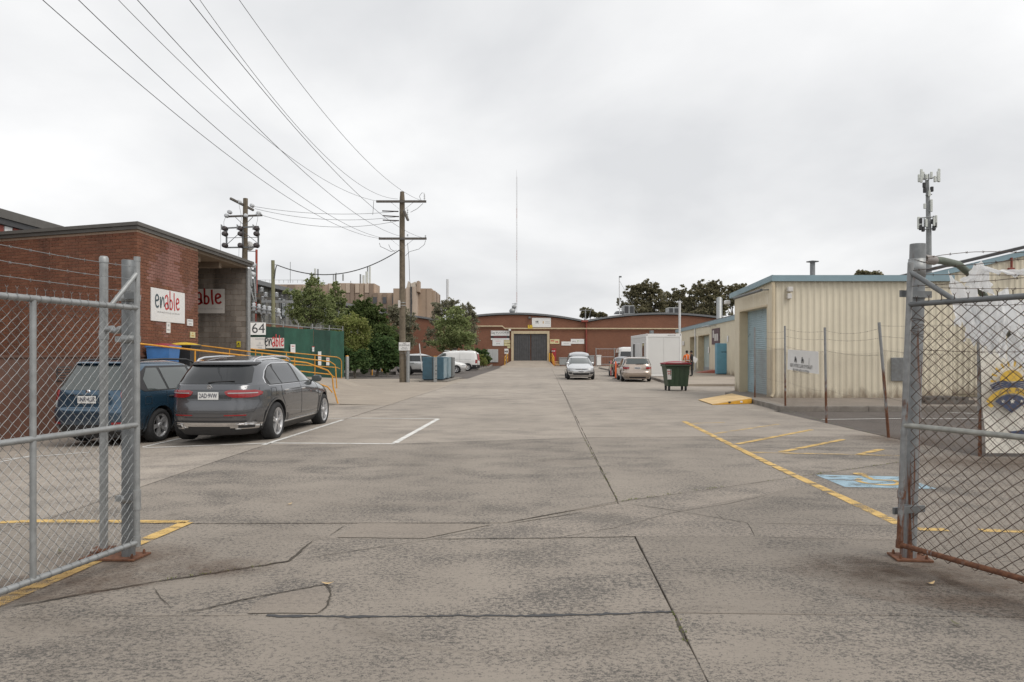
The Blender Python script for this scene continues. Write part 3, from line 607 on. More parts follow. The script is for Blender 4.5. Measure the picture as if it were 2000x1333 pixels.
for fi, s_, z, w in todo:
    d, n, o = brick_frame(fi, s_, z); o = o + n*random.uniform(-.003, .003)
    if w > .22 and cnt < 300:
        ob = bpy.data.objects.new('brick', bm2 if faded(fi, s_, z) else bm1); COL.objects.link(ob); ob.parent = bb
        # local x along d, local -y outward n
        xx = d if d.cross(Vector((0, 0, 1))).dot(n) > 0 else -d; st = o if xx == d else o + d*w
        mw = Matrix((( xx.x, -n.x, 0, st.x - c0.x), (xx.y, -n.y, 0, st.y - c0.y), (0, 0, 1, st.z), (0, 0, 0, 1))); ob.matrix_local = mw; cnt += 1
    else:
        p = [o + n*.0, o + d*w, o + d*w + Vector((0, 0, BH)), o + Vector((0, 0, BH))]; q = [v + n*.012 for v in p]
        e_ = .003; ctr = (q[0] + q[2])/2; q = [v + (ctr - v).normalized()*e_ for v in q]
        fs = [(4,5,6,7), (0,1,5,4), (1,2,6,5), (2,3,7,6), (3,0,4,7)]
        rest.add(p + q, fs, 1 if faded(fi, s_, z) else 0)
rest.build('bricks', [M['brick'], M['brick_faded']], bb, fix=False, kind='stuff')
# painted plinth, platform edge, vent
pl = MB(); pl.box(CX - .3, CX + .035, 8.5, CY + LR, -.5, ZB - .03); pl.build('plinth', M['brown_render'], bb)
MB().box(CX - .32, CX + .06, 8.5, CY + LR, ZB - .03, ZB + .02).build('plinth_capping', M['brown_render'], bb)
MB().prism([(CX - .32, 8.5, ZB - .1), (CX - .32, CY - .05, ZB - .1), (CX - 12, CY + 3.9, ZB - .1), (CX - 12, 8.5, ZB - .1)], (0, 0, .08)).build('platform', M['kerb_concrete'], bb, fix=True)
vt = MB().box(CX + .036, CX + .05, 15.25, 15.75, 1.0, 1.32).build('vent', M['dark_trim'], bb)
for k in range(5): MB().box(CX + .05, CX + .06, 15.27, 15.73, 1.02 + k*.06, 1.05 + k*.06).build('slat', M['brown_render'], vt)
# fascia in two steps, roof
FZ = ((4.88, 4.975, .09), (4.975, 5.07, .15)); Lr = 8.05
f_end = c0 + dirF*LF
for z0, z1, o in FZ:
    mb = MB()
    mb.prism([c0 + nF*o + nR*o*.9 + Vector((0, 0, z0)), f_end + nF*o + Vector((0, 0, z0)), f_end - nF*.1 + Vector((0, 0, z0)), c0 + Vector((-.1, .1, z0))], (0, 0, z1 - z0 - .004))
    mb.prism([c0 + nF*o + nR*o*.9 + Vector((0, 0, z0)), Vector((CX + o, CY + Lr, z0)), Vector((CX - .1, CY + Lr, z0)), c0 + Vector((-.1, .1, z0))], (0, 0, z1 - z0 - .002))
    mb.build('fascia', M['fascia_grey'], bb, fix=True)
MB().prism([c0 + Vector((-.02, .05, 4.9)), Vector((CX - .02, CY + Lr - .02, 4.9)), Vector((CX - 9, CY + Lr + 1.5, 4.9)), f_end + Vector((0, 0, 4.9))], (0, 0, .12)).build('roof', M['roof_grey'], bb, fix=True)
MB().box(CX - 4.2, CX - .06, CY + LR, CY + Lr - .3, 4.80, 4.895).build('soffit', M['soffit'], bb)
MB().box(CX - 3.9, CX - .3, CY + LR + .6, CY + LR + .85, 4.6, 4.8).box(CX - 3.9, CX - .3, CY + LR + 2.3, CY + LR + 2.5, 4.6, 4.8).build('ceiling_beam', M['soffit'], bb)
back_wall(c0 + Vector((-.012, LR, 0)), Vector((-1, 0, 0)), 4.2, Vector((0, 1, 0)), 0, 4.8, .2, 'brown_render', 'wall')
MB().box(CX - 4.4, CX - 4.2, CY + LR - .2, CY + Lr, 0, 4.85).build('wall', M['kerb_concrete'], bb)
# block wall on the far side of the bay
YW = CY + Lr - .28
MB().box(CX - 4.2, CX - .03, YW + .012, YW + .22, 0, 4.8).build('wall', M['mortar'], bb)
blk = MB().bbox(0, .39, -.014, .004, 0, .19, .004).mesh('block', M['block'])
for r_ in range(20):
    z = .82 + r_*.2; x = CX - .035 - .39 - (.2 if r_ % 2 else 0)
    if r_ % 2:
        o = MB().bbox(CX - .225, CX - .035, YW - .002, YW + .016, z, z + .19, .004).build('block', M['block'], bb)
    while x > CX - 2.9:
        ob = bpy.data.objects.new('block', blk); COL.objects.link(ob); ob.parent = bb; ob.location = Vector((x, YW + .012 + random.uniform(-.003, .002), z)) - c0; x -= .4
MB().box(CX - .035, CX + .02, YW - .03, YW + .25, .7, 4.8).build('corner_angle', M['galvanised'], bb)
# faint pink patch of old paint above the sign, scraps of raised mortar
# rear building with coloured panels
rb = thing('rear_building', 'taller building behind the brick one with sloping grey roof and red and white panels', 'building', (-17.4, 22, 0))
MB().box(-25, -17.4, 16, 34, 0, 6.0).build('wall', M['brown_render'], rb); MB().box(-25, -17.2, 15.8, 34.2, 6.2, 6.5).build('roof', M['fascia_grey'], rb); MB().box(-17.4, -17.25, 16, 34, 6.0, 6.19).build('gutter', M['dark_trim'], rb)
for i in range(12):
    y0 = 22.9 + i*.42 - 1.7; MB().box(-17.39, -17.35, y0 + .03, y0 + .40, 4.9, 5.98).build('panel', M[('banner_white', 'rw_red', 'sign_white', 'rw_red', 'brown_render')[i % 5]], rb)
# --------------------------------------------------------------- lettering helper for the "enable" signs
def enable(mb, c, u, v, s, dark, red, w=.085):
    L = [(dark, [(-1.02, -.02), (-.72, .10)] , 0)]
    def st(p, mi): stroke(mb, p, w, c, u, v, s, mi)
    st([(-1.13, .02), (-1.0, .03), (-.9, .08)] + arc(-1.02, .10, .13, .16, -5, 175, 10) + arc(-1.0, -.03, .155, .22, 165, 320, 10), dark)
    st([(-.74, .2), (-.73, -.1), (-.70, -.28)], dark); st([(-.71, -.26), (-.64, .02), (-.55, .2), (-.47, .16), (-.43, -.04), (-.40, -.2)], dark)
    st([(-.34, .16), (-.27, .27), (-.17, .31), (-.09, .2), (-.08, -.05), (-.03, -.27)], red); st(arc(-.20, -.16, .12, .13, 20, 395, 16), red)
    st([(.09, .52), (.10, .1), (.10, -.3)], red); st(arc(.19, -.08, .13, .2, 150, -140, 14), red)
    st([(.47, .46), (.48, 0), (.53, -.32)], red)
    st([(.66, -.0), (.8, .02), (.9, .08)] + arc(.80, .08, .125, .15, 0, 175, 10) + arc(.83, -.05, .16, .2, 165, 325, 10), red)
def flat_sign(name, label, corners, mat, thick=.02, cat='sign', group=None, tilt=None):
    """corners: lower left, lower right, upper right, upper left as seen by the reader; returns root, centre, u, v, n"""
    a, b, c, d = [Vector(p) for p in corners]; u = (b-a).normalized(); v = (d-a).normalized(); n = u.cross(v).normalized()
    t = thing(name, label, cat, (a+b)/2, group); MB().prism([a, b, c, d], -n*thick).build('board', M[mat], t, fix=True)
    return t, (a+b+c+d)/4 + n*.004, u, v, n
def sign_on(px0, px1, py0, py1, Y): return [at(px0, py1, Y), at(px1, py1, Y), at(px1, py0, Y), at(px0, py0, Y)]
Xs = CX + .03
t, c, u, v, n = flat_sign('wall_sign', 'large white board reading enable on the red brick side wall', [(Xs, 19.27, 2.51), (Xs, 21.25, 2.51), (Xs, 21.25, 3.42), (Xs, 19.27, 3.42)], 'sign_white')
mb = MB(); enable(mb, c + v*.10, u, v, .66, 0, 1); text(mb, 'transforming lives through social enterprise', c - v*.19, u, v, .075, 2); mb.build('lettering', [M['ink_slate'], M['ink_red'], M['ink_grey']], t)
t, c, u, v, n = flat_sign('notice', 'narrow white notice below the large enable board', [(Xs, 20.14, 2.2), (Xs, 20.36, 2.2), (Xs, 20.36, 2.5), (Xs, 20.14, 2.5)], 'sign_white')
mb = MB(); text(mb, '~2', c + v*.07, u, v, .09); text(mb, '~6', c - v*.06, u, v, .05); mb.build('lettering', M['ink_grey'], t)
t, c, u, v, n = flat_sign('notice', 'small white notice right of the large enable board near the brick edge', [(Xs, 21.42, 2.46), (Xs, 21.8, 2.46), (Xs, 21.8, 2.66), (Xs, 21.42, 2.66)], 'sign_white')
mb = MB(); text(mb, '~10', c + v*.05, u, v, .05); text(mb, '~7', c - v*.04, u, v, .05); mb.build('lettering', M['ink_grey'], t)
t, c, u, v, n = flat_sign('notice', 'small cream notice low at the right edge of the brick wall', [(Xs, 21.62, 2.10), (Xs, 21.95, 2.10), (Xs, 21.95, 2.28), (Xs, 21.62, 2.28)], 'sign_cream')
mb = MB(); text(mb, '~2', c + v*.04, u, v, .06); text(mb, '~7', c - v*.03, u, v, .05); mb.build('lettering', M['ink_orange'], t)
Yb = YW - .02
t, c, u, v, n = flat_sign('wall_banner', 'dim white enable banner inside the loading bay on the block wall', [(-12.35, Yb, 3.12), (CX - .85, Yb, 3.12), (CX - .85, Yb, 4.03), (-12.35, Yb, 4.03)], 'banner_white', .01)
mb = MB(); enable(mb, c + v*.10, u, v, .72, 0, 1, .10); text(mb, 'transforming lives through social enterprise', c - v*.28, u, v, .085, 2); mb.build('lettering', [M['ink_slate'], M['ink_darkred'], M['ink_grey']], t)
t, c, u, v, n = flat_sign('warning_sign', 'small yellow warning sign on the grey block wall', sign_on(462, 469.5, 667, 678.5, Yb), 'sign_yellow')
mb = MB(); mb.add([c + u*-.05 - v*.0 + v*-.01, c + u*.05 - v*.01, c + v*.07], [(0, 1, 2)]); text(mb, '~7', c - v*.06, u, v, .035); mb.build('lettering', M['ink'], t)
# --------------------------------------------------------------- yellow pipe handrails
def handrail(label, top, posts, drop=.52, end=None, low=True):
    t = thing('handrail', label, 'handrail', (top[0][0], top[0][1], 0), 'yellow handrails of the loading ramp'); r_ = .024
    MB().tube(top + (end or []), r_, 8).build('top_rail', M['rail_yellow'], t)
    if low: MB().tube([Vector(p) - Vector((0, 0, drop)) for p in top], r_*.9, 8).build('lower_rail', M['rail_yellow'], t)
    for p, zb in posts: MB().tube([p, (p[0], p[1], zb)], r_*.95, 8).build('post', M['rail_yellow'], t)
def lerp(a, b, k): return Vector(a)*(1-k) + Vector(b)*k
a0, a1 = Vector((-9.25, 17.3, 1.86)), at(599, 709, 22.0)
a2, a3 = at(640, 724, 22.3), at(649, 735, 22.4)
handrail('near yellow pipe handrail ending bent to the ground beside the grey car', [a0, lerp(a0, a1, .5), a1, a2, a3], [(lerp(a0, a1, k), lerp(a0, a1, k).z - 1.02) for k in (.02, .3, .55, .8)], end=[at(651, 757, 22.4), at(660, 789, 22.4)])
b0, b1 = at(382, 674, 24.6), at(645, 707.2, 29.2); b2 = at(654, 713, 29.4)
handrail('middle yellow pipe handrail crossing in front of the block wall', [b0, lerp(b0, b1, .5), b1, b2], [(lerp(b0, b1, k), lerp(b0, b1, k).z - 1.05) for k in (.22, .45, .7)], end=[at(655.5, 720, 29.4), at(658, 760, 29.4)])
q0, q1 = at(477, 680.6, 28.6), at(658, 698, 35.6); q2 = at(664, 701, 35.9)
handrail('far yellow pipe handrail along the green cloth fence', [q0, lerp(q0, q1, .5), q1, q2], [(lerp(q0, q1, k), lerp(q0, q1, k).z - 1.1) for k in (.1, .4, .72)], end=[at(667, 707, 36), at(667, 740, 36)])
# wheelie bins on the ramp landing
def wheelie(label, loc, w, d, h, body, lid, rz=0., wheels=True, lidopen=0.):
    t = thing('wheelie_bin', label, 'bin', loc, rz=rz, local=True)
    a, b = w/2, d/2; k = .82
    vs = [(-a*k,-b*k,.06),(a*k,-b*k,.06),(a*k,b*k,.06),(-a*k,b*k,.06),(-a,-b,h*.9),(a,-b,h*.9),(a,b,h*.9),(-a,b,h*.9)]
    MB().add(vs, [(0,3,2,1),(0,1,5,4),(1,2,6,5),(2,3,7,6),(3,0,4,7),(4,5,6,7)]).bbox(-a-.03, a+.03, -b-.03, b+.03, h*.87, h*.92, .01).build('body', M[body], t)
    MB().grid(lambda u, v: Vector(((u-.5)*2*(a+.02), (v-.5)*2*(b+.03), h*.92 + .07*h*math.sin(math.pi*u)**.5*math.sin(math.pi*v)**.5 + .001)), 8, 8).build('lid', M[lid], t)
    MB().tube([(-a*.8, b+.06, h*.9), (a*.8, b+.06, h*.9)], .015, 6).build('handle', M[body], t)
    for s_ in (-1, 1): MB().lathe([(.0, -.025), (.1, -.025), (.1, .025), (.0, .025)], (s_*a*.75, b*.9, .1), 'x', 14).build('wheel', M['rubber'], t)
wheelie('blue wheelie bin with red lid standing behind the yellow rail', (-9.45, 18.25 + .9, .88), .62, .62, 1.02, 'bin_blue', 'bin_red')
wheelie('dark wheelie bin with yellow lid next to the blue one', (-9.35, 20.15, .88), .64, .62, 1.06, 'black_plastic', 'bin_yellow')
# --------------------------------------------------------------- green cloth yard fence
g0, g1 = Vector((-11.4, 30.3, 0)), Vector((-9.2, 38.5, 0)); gd = (g1 - g0).normalized(); gn = Vector((gd.y, -gd.x, 0)); gL = (g1 - g0).length
gf = thing('yard_fence', 'chain wire yard fence hung with green shade cloth on a low concrete wall', 'fence', g0)
def fx(px):                                        # photo column -> distance along the fence
    k = (px - 1000)/F; return (k*g0.y - g0.x)/(gd.x - k*gd.y)
MB().prism([g0 - gn*.12, g1 - gn*.12, g1 + gn*.12, g0 + gn*.12], (0, 0, .36)).build('base_wall', M['kerb_concrete'], gf, fix=True)
cuts = [-.6, fx(512), fx(553), fx(610), fx(643), gL]
for i, (a, b) in enumerate(zip(cuts, cuts[1:])):
    dk = i in (1, 3)
    def cl(u, v, a=a, b=b, i=i):
        s_ = a + (b-a)*u; z = .36 + 2.5*v; wob = .03*noise.noise(Vector((s_*1.3, z*.9, i*3))) + .012*math.sin(s_*9 + i)
        return g0 + gd*s_ + gn*(.06 + wob*(.4 + .6*math.sin(math.pi*v))) + Vector((0, 0, z - .03*math.sin(math.pi*u)*v + .02*noise.noise(Vector((s_*3, z, 7)))))
    MB().grid(cl, 14, 12).build('shade_cloth', M['green_cloth_dark' if dk else 'green_cloth'], gf)
for s_ in [-.55] + cuts[1:-1] + [gL - .05, (cuts[2] + cuts[3])/2]: MB().tube([g0 + gd*s_ + Vector((0, 0, .2)), g0 + gd*s_ + Vector((0, 0, 3.12))], .03, 8).build('post', M['galvanised'], gf)
MB().tube([g0 + gd*-.55 + Vector((0, 0, 3.02)), g0 + gd*(gL*.5) + Vector((0, 0, 2.93)), g0 + gd*(gL-.05) + Vector((0, 0, 2.95))], .024, 8).build('top_rail', M['rusty_post'], gf)
for k in range(3): MB().tube([g0 + gd*-.55 + Vector((0, 0, 3.08 + k*.05)), g0 + gd*(gL*.4) + Vector((0, 0, 3.02 + k*.05)), g0 + gd*gL + Vector((0, 0, 3.07 + k*.03))], .006, 4).build('barbed_strand', M['wire_black'], gf)
def fence_sign(name, label, px0, px1, py0, py1, mat, cat='sign'):
    s0, s1 = fx(px0), fx(px1); p0, p1 = g0 + gd*s0 + gn*.16, g0 + gd*s1 + gn*.16
    z = lambda p, py: zat(py, p.y)
    return flat_sign(name, label, [Vector((p0.x, p0.y, z(p0, py1))), Vector((p1.x, p1.y, z(p1, py1))), Vector((p1.x, p1.y, z(p1, py0))), Vector((p0.x, p0.y, z(p0, py0)))], mat, cat=cat)
t, c, u, v, n = fence_sign('number_sign', 'square white sign with the number 64 at the end of the green fence', 483, 513, 630.5, 654.5, 'sign_white')
mb = MB(); text(mb, '64', c, u, v, .62, width=.92); mb.build('lettering', M['ink'], t)
t, c, u, v, n = fence_sign('notice_board', 'grey white notice board with small print under the number sign', 479.5, 512, 659, 682, 'banner_white')
mb = MB()
for k, (s_, z, sz) in enumerate((('~13', .18, .09), ('~2', .0, .12), ('~14', -.1, .06), ('~5', -.2, .10))): text(mb, s_, c + u*.2 + v*z, u, v, sz)
mb.build('lettering', M['ink_grey'], t)
t, c, u, v, n = fence_sign('fence_banner', 'creased white enable banner tied to the green fence', 513.5, 549, 660.5, 680.5, 'banner_white', 'banner')
mb = MB(); enable(mb, c + v*.05, u, v, .68, 0, 1, .10); text(mb, 'transforming lives', c - v*.18, u, v, .07, 2); mb.build('lettering', [M['ink'], M['ink_red'], M['ink_grey']], t)
for lab, a in (('white notice with red heading on the green fence', (562, 571, 673, 690)), ('tiny white sticker high on the green fence', (604.5, 608, 678, 687)), ('tall white and red notice on the dark fence gate', (616, 622, 687, 714)), ('low white notice right of the fence gate', (632, 638, 699, 714))):
    t, c, u, v, n = fence_sign('notice', lab, *a, 'sign_white')
    mb = MB(); text(mb, '~6', c + v*.12, u, v, .07, 0); text(mb, '~7', c, u, v, .05, 1); mb.build('lettering', [M['ink_red'], M['ink_grey']], t)
# grey steel bollards by the fence end, yellow stub posts and sleeper edge
def bollard(label, p, h, r_, mat, cap, grp=None):
    t = thing('bollard', label, 'bollard', p, grp); MB().lathe([(r_, 0), (r_, h-.05), (r_*.9, h-.02)], p, 'z', 14).build('post', M[mat], t); MB().lathe([(r_*.92, h-.02), (r_*.8, h+.02), (0.01, h+.04)], p, 'z', 14).build('cap', M[cap], t)
bollard('grey steel bollard with rusty orange cap at the green fence corner', gp(678, 751), 1.5, .10, 'galvanised', 'rail_yellow')
MB().beam(gp(668, 735) + Vector((0, 0, .12)), gp(772, 732) + Vector((0, 0, .12)), .15, .25).build('sleeper_edging', M['cross_arm'], label='low timber sleeper edging in front of the hedge', cat='edging')
for i, (px, py) in enumerate(((727, 733.5), (746, 731.5), (757, 730))): bollard(('nearest', 'middle', 'farthest')[i] + ' of three short yellow stub posts before the hedge', gp(px, py), .42, .045, 'rail_yellow', 'rail_yellow', 'yellow stub posts before the hedge')
# ================================================================ front gates and right-hand fence
def chain(mb, org, ud, L, z0, z1, D=.071, r_=.0022, bulge=.02, zf=None, tie=True, du=None):
    """woven chain wire: zigzag strands in the plane org + ud*s, from height z0 to z1"""
    org, ud = Vector(org), Vector(ud).normalized(); n = Vector((ud.y, -ud.x, 0)); du = du or D/2; rows_ = int((z1-z0)/(D/2)); vs = []; fs = []
    for i in range(int(L/du)):
        base = len(vs)
        for j in range(rows_+1):
            s_ = (i + ((i+j) % 2))*du; z = z0 + j*D/2
            w = bulge*noise.noise(Vector((s_*.9, z*.9, org.x))) + (.003 if j % 2 else -.003); dz = .008*noise.noise(Vector((s_*2.5, z*2.5, 4)))
            zz = z + dz + (zf(s_)*(z-z0)/(z1-z0) if zf else 0)
            p = org + ud*(s_ + .006*noise.noise(Vector((s_*4, z*4, 8)))) + n*w; p.z += zz
            vs += [p + ud*r_*1.3, p + n*r_, p - ud*r_*1.3, p - n*r_]
        for j in range(rows_):
            a = base + j*4
            fs += [(a+k, a+(k+1) % 4, a+4+(k+1) % 4, a+4+k) for k in range(4)]
        if tie and (i+rows_) % 2 == 0:                      # twisted barb ends above the top
            b_ = base + rows_*4; p = Vector(vs[b_]) ; o = len(vs)
            for q in (ud*.012, -ud*.012):
                o = len(vs); t0, t1 = p + Vector((0, 0, .028)), p + q + Vector((0, 0, .045))
                vs += [p + ud*r_, p - ud*r_, t0 + ud*r_, t0 - ud*r_, t1 + ud*r_*.6, t1 - ud*r_*.6]; fs += [(o, o+1, o+3, o+2), (o+2, o+3, o+5, o+4)]
    mb.add(vs, fs)
def barbed(mb, pts, r_=.0022, sp=.13, sag=0.):
    P = [Vector(p) for p in pts]; path = []
    for a, b in zip(P, P[1:]):
        k = max(2, int((b-a).length/.07)); path += [a + (b-a)*i/k - Vector((0, 0, sag*4*(i/k)*(1-i/k))) + Vector((0, 0, .004*noise.noise((a + (b-a)*i/k)*9))) for i in range(k)]
    path.append(P[-1]); mb.tube(path, r_, 4)
    d = 0
    for a, b in zip(path, path[1:]):
        d += (b-a).length
        if d > sp:
            d = 0; q = (b-a).normalized(); e1 = Vector((random.uniform(-1, 1), random.uniform(-1, 1), random.uniform(-1, 1))).cross(q).normalized()*.012; e2 = q.cross(e1)
            for e_ in (e1, e2): mb.tube([a - e_, a + e_], r_*.8, 3)
def pipe(name, pts, r_, mat, parent, n=12): return MB().tube(pts, r_, n).build(name, M[mat], parent)
# ---- left gate leaf, swung open towards the camera
GA = Vector((-2.855, 5.38, 0)); gdv = Vector((-.23, -1.15, 0)).normalized(); GL = 3.3
lg = thing('gate', 'galvanised chain wire gate leaf swung open at the left edge', 'gate', GA)
pipe('hinge_stile', [GA + Vector((0, 0, .12)), GA + Vector((0, 0, 2.29))], .021, 'galvanised', lg); pipe('stile_cap', [GA + Vector((0, 0, 2.29)), GA + Vector((0, 0, 2.325))], .0235, 'galvanised', lg)
pipe('collar', [GA + Vector((0, 0, .40)), GA + Vector((0, 0, .55))], .027, 'galvanised', lg); pipe('collar', [GA + Vector((0, 0, .12)), GA + Vector((0, 0, .2))], .026, 'galvanised', lg)
for nm, z in (('top_rail', 1.935), ('middle_rail', 1.045), ('bottom_rail', .15)): pipe(nm, [GA + Vector((0, 0, z)), GA + gdv*GL + Vector((0, 0, z))], .021, 'galvanised', lg)
s71 = .92
for s_ in (s71, s71*2, GL): pipe('upright', [GA + gdv*s_ + Vector((0, 0, .15)), GA + gdv*s_ + Vector((0, 0, 1.935))], .019, 'galvanised', lg)
pipe('corner_brace', [GA + gdv*.26 + Vector((0, 0, 1.94)), GA + Vector((0, 0, 2.2))], .017, 'galvanised', lg)
mb = MB(); chain(mb, GA + Vector((-.03, 0, 0)), gdv, GL, .12, 1.985, .071, .0019, .018); mb.build('wire_mesh', M['galv_wire'], lg)
for k, z in enumerate((2.245, 2.15, 2.06)):
    mb = MB(); barbed(mb, [GA + Vector((0, 0, z)), GA + gdv*1.3 + Vector((0, 0, z + .0)), GA + gdv*GL + Vector((0, 0, z + .01))], sag=.01); mb.build('barbed_strand', M['galv_wire'], lg)
mb = MB()
for k in range(40): 
    for z in (1.935, .15):
        c = GA + gdv*(.08 + k*.08) + Vector((0, 0, z)); q = gdv*random.uniform(-.01, .01); s_ = Vector((gdv.y, -gdv.x, 0))
        mb.tube([c + q + (s_*math.cos(t_) + Vector((0, 0, 1))*math.sin(t_))*.0235 for t_ in [i*math.pi/4 for i in range(9)]], .0018, 3)
mb.build('tie_wires', M['galv_wire'], lg, kind='stuff')
# ---- left gate posts
PB = Vector((-2.985, 5.50, 0)); PS = Vector((-3.235, 5.60, 0))
gpst = thing('gate_post', 'thick dark grey gate post on a rusty base plate at the left gate', 'gate post', PB)
MB().lathe([(.049, 0), (.049, 2.31), (.045, 2.315), (.045, 2.2)], PB, 'z', 20).build('tube', M['dull_steel'], gpst)
bp = MB().prism([PB + Vector(q) for q in ((-.33, -.10, .004), (.10, -.12, .004), (.13, .09, .004), (-.30, .12, .004))], (0, 0, .014)).build('base_plate', M['rust_plate'], gpst, fix=True)
for q in ((-.26, -.06), (.07, -.08), (.09, .06), (-.24, .08)): MB().lathe([(.012, .018), (.012, .035), (.006, .05)], PB + Vector((*q, 0)), 'z', 6).build('bolt', M['rust_plate'], bp)
for z in (2.02, 1.7, .46): MB().lathe([(.05, z-.03), (.053, z-.03), (.053, z+.03), (.05, z+.03)], PB, 'z', 20).box(PB.x - .10, PB.x + .09, PB.y - .012, PB.y + .012, z - .022, z + .022).build('clamp', M['galvanised'], gpst)
MB().beam(PB + Vector((0, -.04, 2.03)), GA + Vector((0, 0, 2.03)), .03, .05).build('hinge', M['dull_steel'], gpst); MB().beam(PB + Vector((0, -.04, .49)), GA + Vector((0, 0, .49)), .03, .05).build('hinge', M['dull_steel'], gpst)
MB().tube([PB + Vector((-.05, .02, 1.79)), lerp(PB, PS, .35) + Vector((0, 0, 1.775)), lerp(PB, PS, .5) + Vector((0, 0, 1.76)), lerp(PB, PS, .65) + Vector((0, 0, 1.78)), PS + Vector((0, 0, 1.785))], [.018, .03, .02, .03, .018], 8).build('latch', M['galvanised'], gpst)
fp = thing('fence_post', 'slimmer galvanised fence post with cap beside the left gate post', 'fence post', PS)
MB().lathe([(.031, .02), (.031, 2.31)], PS, 'z', 16).build('tube', M['galvanised'], fp); MB().lathe([(.034, 2.31), (.034, 2.345), (.025, 2.36), (.0, 2.362)], PS, 'z', 16).build('cap', M['galvanised'], fp)
MB().bbox(PS.x - .09, PS.x + .08, PS.y - .06, PS.y + .07, .018, .05, .01).build('foot', M['rail_rust'], fp); MB().lathe([(.036, 1.7), (.036, 1.77)], PS, 'z', 16).build('clamp', M['galvanised'], fp)
# ---- right gate leaf, rusty, leaning a little
RA = Vector((2.905, 5.3, 0)); rdv = Vector((.34, -.82, 0)).normalized(); RL = 3.3
def lean(p): return Vector((p[0] + .04*p[2] - .005, p[1], p[2]))
rg = thing('gate', 'rusty chain wire gate leaf leaning open at the right edge', 'gate', RA)
pipe('hinge_stile', [lean(RA + Vector((0, 0, z))) for z in (.13, .6, 1.2, 1.8, 2.27)], .021, 'rusty_pipe', rg)
for z0, z1, r_ in ((.5, .56, .028), (.98, 1.02, .024), (.13, .19, .026), (1.36, 1.6, .0225), (.72, .95, .0225)): pipe('collar', [lean(RA + Vector((0, 0, z0))), lean(RA + Vector((0, 0, z1)))], r_, 'rusty_pipe', rg)
for nm, z, m_ in (('top_rail', 1.956, 'dull_steel'), ('middle_rail', 1.05, 'rail_rust'), ('bottom_rail', .155, 'rusty_pipe')): pipe(nm, [lean(RA + Vector((0, 0, z))), lean(RA + rdv*RL + Vector((0, 0, z)))], .02, m_, rg)
pipe('upright', [lean(RA + rdv*1.65 + Vector((0, 0, .155))), lean(RA + rdv*1.65 + Vector((0, 0, 1.956)))], .018, 'rusty_pipe', rg); pipe('upright', [lean(RA + rdv*RL + Vector((0, 0, .155))), lean(RA + rdv*RL + Vector((0, 0, 1.956)))], .02, 'rusty_pipe', rg)
pipe('corner_brace', [lean(RA + Vector((0, 0, 2.2))), lean(RA + rdv*.36 + Vector((0, 0, 1.96)))], .019, 'dull_steel', rg)
mb = MB(); chain(mb, RA + Vector((.075, -.02, 0)), rdv, RL, .10, 2.0, .083, .0033, .02, du=.049); mb.build('wire_mesh', M['dark_wire'], rg)
mb = MB()
for z in (2.21, 2.09): barbed(mb, [lean(RA + Vector((0, 0, z))), lean(RA + rdv*RL + Vector((0, 0, z)))], sag=.02)
mb.build('barbed_strand', M['dark_wire'], rg)
# ---- right gate post
RP = Vector((3.065, 5.47, 0))
def lean2(p): return Vector((p[0] + .032*p[2], p[1], p[2]))
rpst = thing('gate_post', 'thick weathered gate post with rust streaks beside the right gate', 'gate post', RP)
MB().tube([lean2(RP + Vector((0, 0, z))) for z in (.01, .6, 1.2, 1.8, 2.435)], .057, 18).build('tube', M['rusty_post'], rpst)
bp = MB().prism([RP + Vector(q) for q in ((-.13, -.09, .004), (.13, -.12, .004), (.16, .09, .004), (-.10, .12, .004))], (0, 0, .014)).build('base_plate', M['rust_plate'], rpst, fix=True)
for q in ((-.09, -.06), (.10, -.08), (.12, .06), (-.07, .08)): MB().lathe([(.012, .018), (.012, .034), (.006, .05)], RP + Vector((*q, 0)), 'z', 6).build('bolt', M['rust_plate'], bp)
for z in (2.04, .40): 
    c = lean2(RP + Vector((0, 0, z))); MB().lathe([(.058, z-.028), (.062, z-.028), (.062, z+.028), (.058, z+.028)], (c.x, c.y, 0), 'z', 18).beam(c + Vector((-.2, -.14, 0)), c + Vector((.08, -.055, 0)), .02, .05).build('hinge_clamp', M['dull_steel'], rpst)
c = lean2(RP); MB().lathe([(.058, 2.18), (.061, 2.18), (.061, 2.32), (.058, 2.32)], (c.x + .07, c.y, 0), 'z', 18).build('clamp', M['galvanised'], rpst)
for k in range(8):
    z = 1.72 + k*.022 + random.uniform(-.01, .01) if k < 7 else 2.30; c = lean2(RP + Vector((0, 0, z))); MB().tube([c + Vector((.061*math.cos(a), .061*math.sin(a), .012*math.sin(a*2 + k))) for a in [i*math.pi/8 for i in range(17)]], .002 if k < 7 else .004, 3).build('wire_wrap', M['dark_wire'], rpst)
# ---- fixed fence panel and brace to the right of the post
sp_ = thing('side_fence', 'fixed chain wire panel running right from the rusty gate post', 'fence', RP)
PE = Vector((6.6, 5.9, 0)); pd = (PE - RP).normalized()
mb = MB(); chain(mb, RP + pd*.08, pd, 3.4, .05, 1.78, .066, .0014, .02); mb.build('wire_mesh', M['fence_wire'], sp_)
pipe('post', [PE, PE + Vector((0, 0, 2.2))], .025, 'rusty_post', sp_)
mb = MB()
for z0, z1, sg in ((2.33, 2.30, -.10), (2.2, 2.22, .0), (2.1, 2.12, .02), (1.98, 2.0, .05), (1.62, 1.6, .04)): barbed(mb, [lean2(RP + Vector((.06, 0, z0))), RP + pd*1.2 + Vector((0, 0, (z0 + z1)/2 + (.05 if sg < 0 else 0))), PE + Vector((0, 0, z1))], r_=.0024, sag=sg*.4)
mb.build('barbed_strand', M['dark_wire'], sp_)
br = thing('brace_pipe', 'bent dark green pipe brace reaching from the rusty post down to the right', 'brace', at(2080, 830, 8.6))
